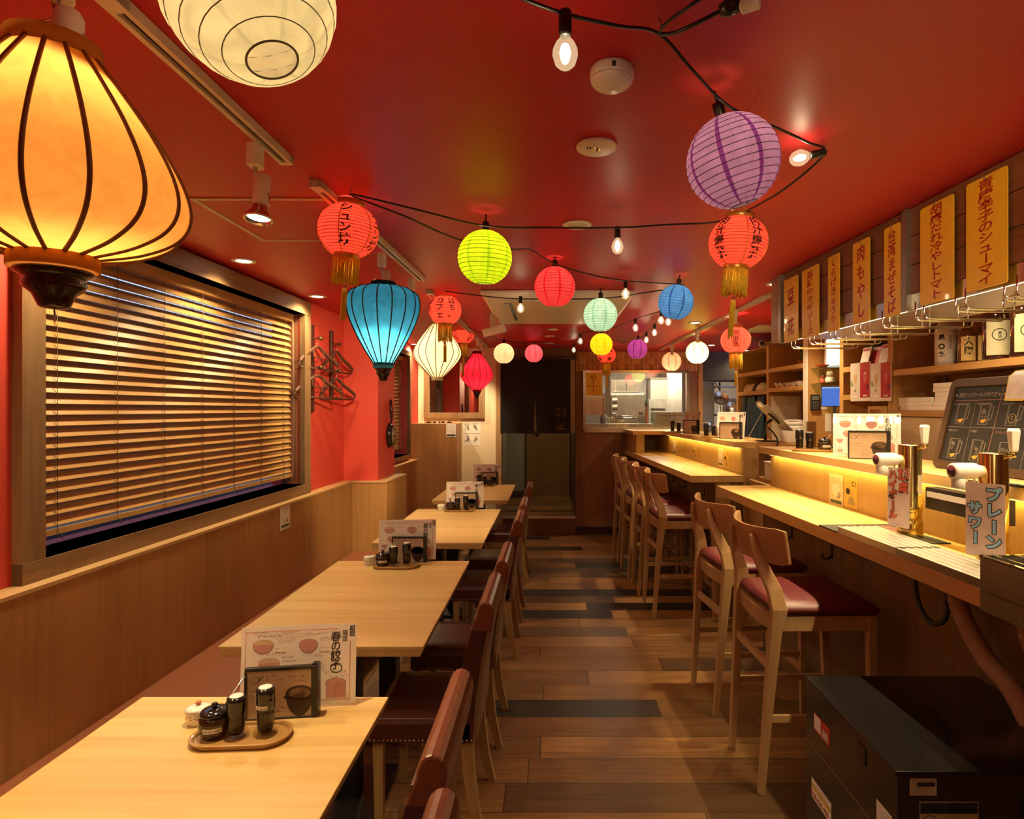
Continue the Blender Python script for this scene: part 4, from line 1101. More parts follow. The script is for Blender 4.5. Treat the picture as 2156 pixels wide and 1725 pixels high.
def menu_stand(label, loc, rotz, flip=False):
    """black acrylic stand holding a small menu card; card faces local -y"""
    t = thing('menu_stand', label, 'menu stand', loc, rot=(0, 0, rotz), group='black menu stands')
    W, H = 0.172, 0.125
    MB().box(-W/2, W/2, 0.001, 0.006, 0.004, H).build('card', mat('card_tan', (0.50, 0.36, 0.26), rough=0.3, noise=0.05, coat=0.3), t)
    fr = MB().box(-W/2 - 0.004, W/2 + 0.004, -0.002, 0.010, H, H + 0.010).box(W/2 - 0.012, W/2 + 0.005, -0.004, 0.028, 0.0, H + 0.010).box(-W/2 - 0.005, -W/2 + 0.001, -0.002, 0.010, 0.0, H).box(-W/2, W/2, -0.002, 0.026, 0.0, 0.004)
    fr.build('frame', M_BLACKP, t, bevel=0.0015)
    p = MB(); rng = random.Random(5); fn = lambda u, v: (u, 0.0006, v)
    stroke(p, ellipse_line(-0.066, 0.103, 0.012, 0.009), 0.001, fn, 0); stroke(p, [(-0.058, 0.10), (-0.045, 0.112)], 0.002, fn, 0)
    for (x, y, w, h) in ((-0.04, 0.112, 0.03, 0.005), (-0.038, 0.103, 0.042, 0.005), (0.012, 0.108, 0.045, 0.009), (0.03, 0.096, 0.03, 0.007), (-0.075, 0.075, 0.05, 0.005), (-0.075, 0.06, 0.06, 0.004), (-0.07, 0.045, 0.06, 0.004), (-0.03, 0.03, 0.04, 0.005), (-0.03, 0.02, 0.03, 0.005)):
        scribble(p, x, y, w, h, fn, 0, rng, 0.0009)
    blob(p, 0.044, 0.062, 0.034, 0.058, fn, 0, 180, 360); blob(p, 0.044, 0.064, 0.034, 0.020, fn, 0); blob(p, 0.044, 0.064, 0.028, 0.015, fn, 1)
    for x in (0.012, 0.076): stroke(p, [(x, 0.05), (x + (0.006 if x > .04 else -.006), 0.055), (x, 0.06)], 0.004, fn, 0)
    p.build('print', [mat('menu_dark', (0.05, 0.025, 0.018), rough=0.4), mat('menu_soup', (0.42, 0.26, 0.15), rough=0.4)], t, fix=False)
    return t

# condiments ---------------------------------------------------------------
M_TRAY = wood('tray_wood', (0.42, 0.24, 0.08), (0.30, 0.16, 0.05), 'X', 1.2, 0.3, coat=0.3)
M_SOY = mat('dark_sauce', (0.012, 0.006, 0.004), rough=0.2, coat=0.1)
M_JAR = mat('brown_glaze', (0.060, 0.028, 0.010), rough=0.16, noise=0.3, nscale=25, coat=0.5)
M_GLZB = mat('glossy_black', (0.012, 0.011, 0.013), rough=0.12, coat=0.5)
M_BGLASS = glass_thin('bottle_glass', (0.92, 0.90, 0.86), 0.025, rim=0.14)
def tray(label, loc, rotz=0):
    t = thing('condiment_tray', label, 'tray', loc, rotz, 'wooden condiment trays')
    o = rrect(0.236, 0.118, 0.055, 8); i_ = rrect(0.222, 0.104, 0.048, 8)
    m = MB(); n = len(o)
    rings = [[(x * 0.93, y * 0.90, 0) for x, y in o], [(x, y, 0.011) for x, y in o], [(x, y, 0.014) for x, y in o], [(x, y, 0.014) for x, y in i_], [(x * 0.95, y * 0.93, 0.006) for x, y in i_]]
    m.loft(rings, 0, False); m.build('tray_body', M_TRAY, t, bevel=0.0012)
    return t
def soy_bottle(label, loc, h=0.112, tagtext=None, rotz=0.0):
    t = thing('sauce_bottle', label, 'bottle', loc, rotz, 'black capped sauce dispensers')
    k = h / 0.112
    MB().lathe([(0.0, 0.0), (0.028, 0.0), (0.029, 0.004), (0.027, 0.010), (0.0215, 0.022), (0.0205, 0.05), (0.0205, 0.073 * k)], 24, caps=False).build('glass', M_BGLASS, t)
    MB().lathe([(0.0, 0.010), (0.017, 0.010), (0.0185, 0.018), (0.0192, 0.05), (0.0192, 0.066 * k), (0.0, 0.066 * k)], 20).build('sauce', M_SOY, t)
    MB().lathe([(0.0208, 0.073 * k - .014), (0.0216, 0.073 * k - .012), (0.0222, 0.085 * k), (0.0215, 0.092 * k), (0.0225, 0.100 * k), (0.0215, 0.108 * k), (0.017, 0.112 * k), (0.0, 0.1125 * k)], 24).build('cap', M_GLZB, t)
    MB().lathe([(0.0, 0.1135 * k), (0.0155, 0.1135 * k), (0.016, 0.1125 * k)], 20, caps=True).build('cap_disc', M_WHITEP, t)
    if tagtext:
        c = MB(); R = 0.0222
        fnb = lambda u, v: (R * math.sin(u / R), -R * math.cos(u / R), 0.070 * k + v)
        for j in range(8):
            a, b = -0.016 + 0.004 * j, -0.016 + 0.004 * (j + 1)
            c.add([fnb(a, -0.0045), fnb(b, -0.0045), fnb(b, 0.0045), fnb(a, 0.0045)], [(0, 1, 2, 3)], 0)
        R2 = R + 0.0004
        c.text(tagtext, lambda u, v: (R2 * math.sin(u / R2), -R2 * math.cos(u / R2), 0.0675 * k + v), 0.0068, 1, False, 0.01)
        c.build('name_label', [M_PAPER, M_INK], t, fix=False)
    return t
def sesame_jar(label, loc, rotz=0.0, text=True):
    t = thing('condiment_jar', label, 'jar', loc, rotz, 'brown glazed condiment jars')
    MB().lathe([(0.0, 0.0), (0.027, 0.0), (0.031, 0.006), (0.036, 0.018), (0.0375, 0.032), (0.035, 0.046), (0.031, 0.052), (0.0, 0.052)], 28).build('body', M_JAR, t)
    MB().lathe([(0.033, 0.0525), (0.034, 0.057), (0.029, 0.063), (0.015, 0.067), (0.0, 0.0675)], 28).lathe([(0.0, 0.067), (0.006, 0.067), (0.0045, 0.070), (0.008, 0.075), (0.005, 0.079), (0.0, 0.080)], 14).build('lid', M_GLZB, t)
    MB().tube([(0.016, 0.012, 0.058), (0.032, 0.02, 0.078), (0.058, 0.034, 0.118)], [0.0035, 0.003, 0.0022], 8).ball((0.059, 0.0345, 0.119), 0.0034, 8, 5).build('spoon', M_STEEL, t)
    if text:
        c = MB(); R = 0.0378
        fnb = lambda u, v: (R * math.sin(u / R), -R * math.cos(u / R), 0.026 + v)
        for j in range(10):
            a, b = -0.022 + 0.0045 * j, -0.022 + 0.0045 * (j + 1)
            c.add([fnb(a, -0.0055), fnb(b, -0.0055), fnb(b, 0.0055), fnb(a, 0.0055)], [(0, 1, 2, 3)], 0)
        R2 = R + 0.0005
        c.text('Salted sesa', lambda u, v: (R2 * math.sin(u / R2), -R2 * math.cos(u / R2), 0.0235 + v), 0.0082, 1, False, 0.01)
        c.build('name_label', [M_PAPER, M_INK], t, fix=False)
    return t
M_POT = mat('floral_porcelain', (0.80, 0.76, 0.68), rough=0.2, noise=0.03, coat=0.4)
def spice_pot(label, loc, rotz=0.0):
    t = thing('spice_pot', label, 'pot', loc, rotz, 'small white lidded pots')
    MB().lathe([(0.0, 0.0), (0.022, 0.0), (0.023, 0.004), (0.0265, 0.014), (0.0285, 0.03), (0.028, 0.036), (0.0, 0.036)], 26, sx=1.08, sy=0.95).build('body', M_POT, t)
    MB().lathe([(0.029, 0.0365), (0.0295, 0.039), (0.024, 0.043), (0.012, 0.046), (0.0, 0.0465)], 26, sx=1.08, sy=0.95).build('lid', M_POT, t)
    MB().lathe([(0.0, 0.046), (0.004, 0.047), (0.007, 0.052), (0.005, 0.056), (0.0, 0.057)], 14).build('knob', mat('knob_coral', (0.60, 0.22, 0.10), rough=0.3), t)
    d = MB(); rng = random.Random(9)
    for k in range(5):
        a0 = -1.9 + k * 0.55
        for j in range(4):
            u, v = rng.uniform(-0.006, 0.006), rng.uniform(-0.007, 0.007)
            r = 0.0296
            fn = lambda x, y, a0=a0: (r * 1.08 * math.sin(a0 + x / r + 1.0), -r * 0.95 * math.cos(a0 + x / r + 1.0), 0.024 + y)
            blob(d, u, v, rng.uniform(0.0012, 0.0026), rng.uniform(0.001, 0.002), fn, rng.choice([0, 0, 1]), n=8)
    d.build('flower_pattern', [mat('flower_orange', (0.62, 0.2, 0.08)), mat('flower_blue', (0.08, 0.08, 0.12))], t, fix=False)
    return t

SETS = [((-0.751, 1.500), 'nearest table', 0.06, False), ((-0.787, 3.135), 'second table with a menu', 0.0, False), ((-0.724, 4.86), 'third table with a menu', 0.0, False), ((-0.700, 6.46), 'farthest table', 0.0, True)]
for k, ((x, y), where, rz, swap) in enumerate(SETS):
    z = 0.7004
    tray('wooden condiment tray on the ' + where, (x, y, z), rz)
    zz = z + 0.0065
    if not swap:
        sesame_jar('brown jar with spoon, left on the tray on the ' + where, (x - 0.068, y + 0.004, zz), 0.30 if k == 0 else 0.2, k < 2)
        soy_bottle('shorter sauce dispenser, middle of the tray on the ' + where, (x - 0.012, y - 0.002, zz), 0.098, None)
        soy_bottle('taller sauce dispenser, right of the tray on the ' + where, (x + 0.052, y + 0.012, zz), 0.113, 'Soy Sauce' if k == 0 else None, -0.1)
    else:
        soy_bottle('taller sauce dispenser, left of the tray on the ' + where, (x - 0.052, y, zz), 0.113, None)
        soy_bottle('shorter sauce dispenser, middle of the tray on the ' + where, (x + 0.004, y - 0.004, zz), 0.098, None)
        sesame_jar('brown jar with spoon, right on the tray on the ' + where, (x + 0.066, y - 0.004, zz), 2.2, False)
    dx, dy = ((-0.148, 0.075) if k == 0 else (-0.150, 0.055)) if not swap else (-0.16, 0.05)
    spice_pot('small white lidded pot beside the tray on the ' + where, (x + dx, y + dy, z), 0.4)
    menu_stand('black menu stand behind the sauces on the ' + where, (x + (0.055 if k == 0 else 0.045), y + 0.095, z), 0.14 if k == 0 else 0.0)
    menu_sheet('spring dumpling menu sheet standing on the ' + where, (x + (0.075 if k == 0 else 0.03 if k < 3 else 0.02), y + (0.150 if k == 0 else 0.118), z + 0.006), 0.13 if k == 0 else 0.10 if k < 3 else -0.05, 0.10)

# small notices ------------------------------------------------------------
def notice(name, label, M, x, t0, t1, z0, z1, color, draw, group=None, face=-1, cat='notice', th=0.0012):
    """card on the plane x of frame M; local u runs to the viewer's right, v up"""
    w, h = abs(t1 - t0), z1 - z0
    c = M @ Vector((x, (t0 + t1) / 2, (z0 + z1) / 2))
    rz = math.atan2(M[1][0], M[0][0])
    t = thing(name, label, cat, c, rz, group)
    MB().box(min(0, face * th), max(0, face * th), -w/2, w/2, -h/2, h/2).build('card', color, t)
    p = MB(); mats = draw(p, (lambda u, v: (face * (th + 0.0004), -u if face < 0 else u, v)), w, h)
    p.build('print', mats, t, fix=False)
    return t
M_CREAMC = mat('card_cream', (0.74, 0.66, 0.48), rough=0.5)
M_YELC = mat('card_yellow', (0.72, 0.48, 0.09), rough=0.5)
def draw_phone(p, fn, w, h):
    rng = random.Random(1)
    scribble(p, -w*.32, h*.38, w*.62, h*.035, fn, 0, rng, 0.0006); scribble(p, -w*.2, h*.31, w*.45, h*.035, fn, 0, rng, 0.0006)
    blob(p, 0, h*.02, w*.33, h*.2, fn, 1); stroke(p, ellipse_line(0, h*.02, w*.33, h*.2), 0.0006, fn, 0)
    rectp(p, w*.12, w*.30, -h*.20, -h*.03, fn, 0); rectp(p, w*.14, w*.28, -h*.18, -h*.05, fn, 1)
    rectp(p, -w*.42, w*.42, -h*.40, -h*.30, fn, 2)
    return [M_INK, M_PAPER, mat('dark_green', (0.05, 0.09, 0.06), rough=0.5)]
def draw_c1(p, fn, w, h):
    p.text('C1', lambda u, v: fn(w*.25 + u, h*.24 + v), w*.26, 0, False, 0.03)
    rng = random.Random(2)
    scribble(p, -w*.1, h*.44, w*.5, h*.03, fn, 0, rng, 0.0005); scribble(p, -w*.2, h*.38, w*.6, h*.03, fn, 0, rng, 0.0005)
    blob(p, -w*.2, h*.03, w*.17, h*.11, fn, 0)
    blob(p, w*.08, -h*.02, w*.11, h*.075, fn, 1); blob(p, w*.06, -h*.42, w*.30, h*.30, fn, 2, 0, 180)
    return [M_INK, mat('figure_skin', (0.55, 0.36, 0.16)), mat('figure_grey', (0.34, 0.28, 0.14))]
def card_px(label, pxa, pya, pxb, pyb, x, color, draw, M=MR, face=-1, group=None, cat='notice'):
    ta, z1 = pixF(M, pxa, pya, x); tb, _ = pixF(M, pxb, pya, x); _, z0 = pixF(M, pxa, pyb, x)
    return notice('notice_card', label, M, x, ta, tb, z0, z1, color, draw, group, face, cat)
card_px('small white card with a phone drawing on the window bench panel', 590, 1068, 610, 1119, 0.0005, M_PAPER, draw_phone, ML, 1)

# ================================================================== the bar
XB = 0.345
ZT, ZL = 1.025, 1.265
M_BARF = wood('bar_front_dark_oak', (0.24, 0.145, 0.065), (0.15, 0.085, 0.036), 'Z', 0.8, 0.5, stave=(1, 0.24))
M_BARB = wood('bar_back_oak', (0.52, 0.36, 0.15), (0.42, 0.27, 0.10), 'Z', 0.6, 0.4)
def led(parent, r, t0, t1, z, power):
    c = (t0 + t1) / 2
    MB().box(r - 0.006, r + 0.006, t0, t1, z - 0.006, z).build('led_strip', glow('led_yellow', (1.0, 0.70, 0.20), 3.0), parent)
    n = max(1, round((t1 - t0) / 0.9)); l = (t1 - t0) / n
    for k in range(n):
        o = area_light((r, t0 + l * (k + 0.5), z - 0.008), power * l, l, 0.012, (0.12, 0, -1), YEL, parent, 0)
def bar(label, t0, t1, xb, le0, le1, front=True):
    b = thing('bar_counter', label, 'bar counter', tuple(MR @ Vector((0, 0, 0))), TR)
    MB().box(0.0, xb, t0, t1, ZT - 0.05, ZT).build('bar_top', M_OAKY, b, bevel=0.002)
    MB().box(xb, xb + 0.025, t0, t1, 0.0, ZL - 0.04).build('back_board', M_BARB, b)
    MB().box(xb - 0.055, xb + 0.33, le0, le1, ZL - 0.04, ZL).build('ledge', M_OAKY, b, bevel=0.002)
    MB().box(0.30, xb, t0 + 0.02, t1 - 0.02, 0.0, ZT - 0.05).build('front_board', M_BARF, b)
    led(b, xb - 0.02, le0 + 0.04, min(le1, t1) - 0.05, ZL - 0.041, P_LED)
    return b
b1 = bar('near oak bar counter on the right with the beer taps', 0.9, 3.85, XB, 0.9, 3.90)
b2 = bar('far oak bar counter along which four stools stand', 4.433, 7.385, 0.385, 4.455, 6.72)
MB().box(-0.005, 0.7, 6.72, 7.365, ZL - 0.04, ZL).build('ledge_return', M_OAKY, b2)
MB().box(0.035, 0.125, 6.74, 7.38, ZT + .0004, ZL - 0.04).build('end_block', M_BARB, b2)
MB().box(0.20, 0.385, 4.47, 4.50, 0.0, ZT - 0.05).build('end_board', M_BARB, b2)
MB().box(0.385, 0.50, 4.44, 4.47, 0.0, ZL - 0.04).build('end_post', M_BARB, b2)
MB().box(0.30, XB, 3.83, 3.853, 0, ZT - 0.05).build('end_board', M_DARKW, b1)
t = thing('swing_gate', 'low oak gate closing the gap between the two bar counters', 'gate', Lw(0, 0, 0) * 0, 0)
Mg = MR
MB(Mg).box(0.41, 0.44, 3.88, 4.41, 0.0, 1.0).build('gate_leaf', M_BARB, t)
MB(Mg).box(0.40, 0.405, 4.36, 4.40, 0.90, 1.03).build('latch', M_STEEL, t)
# hooks below the bars
for k, (px, py, lb) in enumerate(((1664, 1122, 'black bag hook under the near bar, left one'), (1748, 1163, 'black bag hook under the near bar, right one'), (1417, 1008, 'black bag hook under the far bar, farthest'), (1441, 1020, 'black bag hook under the far bar, middle'), (1481, 1037, 'black bag hook under the far bar, nearest'))):
    tt, z = pixF(MR, px, py, 0.29)
    t = thing('bag_hook', lb, 'hook', Rw(0.2995, tt, min(z, 0.93)), TR, 'black hooks under the bars')
    MB().box(-0.004, 0.0, -0.008, 0.008, -0.03, 0.035).build('plate', M_BLACK, t)
    MB().tube([(-0.004, 0, -0.02), (-0.02, 0, -0.034), (-0.042, 0, -0.032), (-0.05, 0, -0.015)], 0.0045, 8).ball((-0.05, 0, -0.013), 0.006, 8, 5).build('hook', M_BLACK, t)
card_px('white card with a phone drawing behind the near bar', 1747, 997, 1775, 1063, XB - 0.0005, M_CREAMC, draw_phone)
card_px('yellow card marked C1 behind the near bar', 1778, 1005, 1805, 1065, XB - 0.0005, M_YELC, draw_c1)
card_px('white card with a phone drawing behind the far bar, nearest pair', 1512, 944, 1523, 982, 0.3845, M_CREAMC, draw_phone)
card_px('yellow card behind the far bar, nearest pair', 1524.5, 948, 1534, 983, 0.3845, M_YELC, draw_c1)
card_px('yellow card alone halfway along the far bar', 1460, 936, 1467, 965, 0.3845, M_YELC, draw_c1)
card_px('white card with a phone drawing behind the far bar, farthest pair', 1417, 927, 1424, 957, 0.3845, M_CREAMC, draw_phone)
card_px('yellow card behind the far bar, farthest pair', 1424.5, 928, 1429, 957, 0.3845, M_YELC, draw_c1)

# ================================================================== bar stools (local +x faces the bar)
def make_stool(label):
    t = thing('bar_stool', label, 'stool', group='ash bar stools with maroon seats')
    s = MB(); out0 = []
    def trap(inx, z): return [(-0.195 + inx, -0.205 + inx, z), (0.215 - inx, -0.218 + inx, z), (0.215 - inx, 0.218 - inx, z), (-0.195 + inx, 0.205 - inx, z)]
    s.loft([trap(0.012, 0.703), trap(0.0, 0.712), trap(0.0, 0.728), trap(0.012, 0.744), trap(0.05, 0.757), trap(0.12, 0.762)], 0, True)
    s.build('seat', M_MAROON, t, bevel=0.01, seg=3)
    a = MB()
    a.bar([(-0.175, -0.185, 0.672), (0.19, -0.195, 0.672)], (0.022, 0.058)).bar([(-0.175, 0.185, 0.672), (0.19, 0.195, 0.672)], (0.022, 0.058))
    a.bar([(0.19, -0.19, 0.672), (0.19, 0.19, 0.672)], (0.058, 0.022), right=(0, 0, 1))
    a.build('seat_frame', M_STOOL, t, bevel=0.002)
    # curved rear rail
    r = MB(); pts = [(-0.178 - 0.018 * (1 - (y / 0.18) ** 2), y, 0.668) for y in [-0.18 + 0.03 * k for k in range(13)]]
    r.bar(pts, (0.062, 0.024), right=(0, 0, 1)); r.build('rear_rail', M_STOOL, t, bevel=0.003)
    for s_ in (-1, 1):
        # rear leg runs on upwards as the back post
        pts = [(-0.235, s_ * 0.166, 0.0), (-0.212, s_ * 0.180, 0.35), (-0.192, s_ * 0.194, 0.64), (-0.178, s_ * 0.198, 0.73), (-0.190, s_ * 0.184, 0.80), (-0.222, s_ * 0.150, 0.885), (-0.246, s_ * 0.120, 0.95), (-0.252, s_ * 0.112, 0.998), (-0.252, s_ * 0.110, 1.008)]
        sz = [(0.024, 0.026), (0.032, 0.034), (0.036, 0.046), (0.036, 0.062), (0.030, 0.054), (0.030, 0.044), (0.040, 0.030), (0.034, 0.022), (0.016, 0.014)]
        sz = [(a_, b_) for a_, b_ in sz]
        MB().bar(pts, sz).build('leg', M_STOOL, t, bevel=0.004)
        MB().bar([(0.205, s_ * 0.178, 0.0), (0.19, s_ * 0.192, 0.70)], [(0.025, 0.025), (0.036, 0.036)]).build('leg', M_STOOL, t, bevel=0.003)
        MB().bar([(-0.212, s_ * 0.178, 0.30), (0.198, s_ * 0.184, 0.30)], (0.016, 0.026)).build('side_stretcher', M_STOOL, t)
    MB().bar([(-0.202, -0.182, 0.50), (-0.202, 0.182, 0.50)], (0.018, 0.030)).build('rear_stretcher', M_STOOL, t) if False else MB().bar([(-0.202, -0.182, 0.50), (-0.202, 0.182, 0.50)], (0.030, 0.018), right=(0, 0, 1)).build('rear_stretcher', M_STOOL, t)
    MB().bar([(0.199, -0.18, 0.22), (0.199, 0.18, 0.22)], (0.030, 0.020), right=(0, 0, 1)).build('foot_rest', M_STOOL, t)
    # bent plywood backrest
    b = MB(); N = 17; rings = []
    for k in range(N):
        y = -0.25 + 0.5 * k / (N - 1); q = abs(y) / 0.25
        x = -0.240 + 0.085 * q ** 2.0
        zt = 1.046 - 0.012 * (1 - q ** 2) ; zb = 0.898 + 0.006 * q
        if q > 0.93: zt -= 0.008; zb += 0.010
        th = 0.0065; ln = 0.018
        rings.append([(x - th - ln, y, zt), (x + th - ln, y, zt), (x + th, y, zb), (x - th, y, zb)])
    b.loft(rings, 0, True); b.build('backrest', wood('stool_ply', (0.50, 0.29, 0.14), (0.42, 0.23, 0.10), 'Y', 1.0, 0.34), t, bevel=0.003)
    return t
ST = [(-0.045, 2.585, 0.0, 'bar stool nearest the viewer at the near bar'),
      (-0.040, 3.205, 0.05, 'bar stool second nearest, at the left end of the near bar'),
      (-0.030, 4.625, 0.02, 'bar stool at the near end of the far bar, first of the row of four'),
      (-0.030, 5.150, -0.03, 'bar stool second in the row of four at the far bar'),
      (-0.030, 5.690, 0.03, 'bar stool third in the row of four at the far bar'),
      (-0.030, 6.240, 0.0, 'bar stool farthest along the far bar, by the kitchen wall')]
s0 = None
for (r, tt, a, lb) in ST:
    s = make_stool(lb) if s0 is None else copy_tree(s0)
    s0 = s0 or s
    s.location = Rw(r, tt, 0); s.rotation_euler = (0, 0, TR + a); s['label'] = lb

# ================================================================== hood with signs over the bar
RH = 0.14
HT0, HT1 = 1.2, 3.19
h = thing('bar_hood', 'plank faced hood hung from the ceiling over the near bar', 'hood', tuple(MR @ Vector((0, 0, 0))), TR)
M_HOODW = wood('hood_plank', (0.23, 0.098, 0.042), (0.14, 0.055, 0.022), 'Y', 0.9, 0.42)
pl = MB()
for k in range(3):
    pl.box(RH, RH + 0.02, HT0, HT1, 1.902 + k * 0.0995, 1.902 + (k + 1) * 0.0995 - 0.003)
pl.box(RH + 0.02, 0.52, HT1 - 0.05, HT1 - 0.02, 1.88, CZ - 0.001)
pl.build('planks', M_HOODW, h)
MB().box(RH + 0.004, RH + 0.018, HT0, HT1, 1.848, 1.900).build('steel_band', M_STEEL, h)
MB().box(RH + 0.02, 0.52, HT0, HT1 - 0.02, 1.862, 1.872).build('underside', M_STEEL, h)
for tc in (HT1 + 0.012, 2.155):
    MB().box(RH - 0.014, RH + 0.02, tc - 0.014, tc + 0.016, 1.845, CZ - 0.001).build('steel_post', M_STEELD, h)
MB().box(RH, RH + 0.02, HT1 + 0.03, HT1 + 0.15, 1.86, CZ - 0.001).build('end_plank', wood('hood_end', (0.40, 0.24, 0.12), (0.30, 0.16, 0.075), 'Y'), h)
MB().box(RH + 0.026, RH + 0.038, HT0, HT1 - 0.04, 1.852, 1.861).build('led_strip', glow('hood_led', (1.0, 0.86, 0.58), 14.0), h)
for k in range(4):
    area_light((RH + 0.045, HT0 + 0.25 + k * 0.48, 1.846), 5.0, 0.46, 0.012, (-0.04, 0, -1), WARMW, h, 0, 1.75)
g = thing('glass_rack', 'row of chrome wire rails for hanging glasses under the hood', 'glass rack', tuple(MR @ Vector((0, 0, 0))), TR)
rl = MB()
for s_ in (-0.022, 0.022):
    rl.tube([(RH - 0.004, s_, 1.868), (RH - 0.004, s_, 1.815), (RH + 0.008, s_, 1.805), (RH + 0.30, s_, 1.805), (RH + 0.312, s_, 1.812), (RH + 0.312, s_, 1.828)], 0.0026, 6)
rl.tube([(RH - 0.004, -0.022, 1.812), (RH - 0.004, 0.022, 1.812)], 0.0026, 6).tube([(RH + 0.15, -0.022, 1.805), (RH + 0.15, -0.022, 1.861)], 0.0026, 6).tube([(RH + 0.15, 0.022, 1.805), (RH + 0.15, 0.022, 1.861)], 0.0026, 6)
rail0 = rl.build('wire_rail', M_CHROME, g)
for k in range(9):
    o = rail0 if k == 0 else copy_tree(rail0, g)
    o.location = (0, 1.50 + k * 0.195, 0)

SIGN = [('豆花', 197, 310, 1048, 1008, 1565, 1540, 0.092, 0.155, 0.055, 'short yellow sign with two big characters, farthest left of the row'),
        ('蒸鶏のネギソース', 343, 480, 965, 925, 1522, 1500, 0.0365, 0.0385, 0.018, 'yellow sign second from the left, eight red characters'),
        ('くらげきゅうり', 556, 648, 868, 822, 1478, 1455, 0.038, 0.0405, 0.016, 'narrow yellow sign third from the left'),
        ('肉もやし', 758, 895, 760, 690, 1415, 1385, 0.070, 0.075, 0.018, 'yellow sign with four large red characters, fourth from the left'),
        ('台湾まぜそば', 1013, 1145, 640, 565, 1360, 1325, 0.052, 0.051, 0.014, 'yellow sign just left of the steel post'),
        ('胡麻だれ冷やしトマト', 1308, 1580, 455, 360, 1258, 1195, 0.033, 0.0312, 0.006, 'yellow sign just right of the steel post, ten red characters'),
        ('青唐辛子のシューマイ', 1683, 2020, 255, 128, 1150, 1070, 0.0335, 0.0312, 0.008, 'largest looking yellow sign at the right end of the row')]
M_SIGNY = mat('sign_yellow', (0.93, 0.62, 0.035), rough=0.32, noise=0.03, coat=0.2)
for (s_, xa, xb_, ya, yb, yc, yd, size, step, top, lb) in SIGN:
    K = 0.25788
    xr = RH - 0.012
    ta, _ = pixF(MR, 1600 + K * xa, 500, xr); tb, _ = pixF(MR, 1600 + K * xb_, 500, xr)
    xm = 1600 + K * (xa + xb_) / 2
    _, zt = pixF(MR, xm, 320 + K * (ya + yb) / 2, xr); _, zb = pixF(MR, xm, 320 + K * (yc + yd) / 2, xr)
    w, hh = ta - tb, zt - zb
    t = thing('menu_sign', lb, 'sign', Rw(xr, (ta + tb) / 2, zt), TR, 'yellow hanging menu signs')
    MB().prism([(x, y - hh / 2) for x, y in rrect(w, hh, 0.009)], 0.0, 0.003, 'x').build('plate', M_SIGNY, t)
    tx = MB()
    k = hh / 0.33
    tx.text(s_, lambda u, v: (-0.0008, -u, -top * k + v), size * k, 0, True, 0.016, step * k, shear=0.14, aspect=min(1.9, w * 0.52 / (size * k)))
    tx.build('lettering', mat('sign_red', (0.42, 0.010, 0.018), rough=0.5), t, fix=False)
    MB().tube([(0.011, 0, 0.004), (0.002, 0, 0.006), (-0.004, 0, 0.0), (-0.004, 0, -0.008), (0.002, 0, -0.012)], 0.0013, 6).build('hook', M_STEELD, t)
    MB(Matrix.Translation((-0.0005, 0, -hh + 0.012)) @ Matrix.Rotation(-PI / 2, 4, 'Y')).lathe([(0, 0), (0.0018, 0.0), (0.0018, 0.0015), (0, 0.0018)], 8).build('pin', M_CHROME, t)
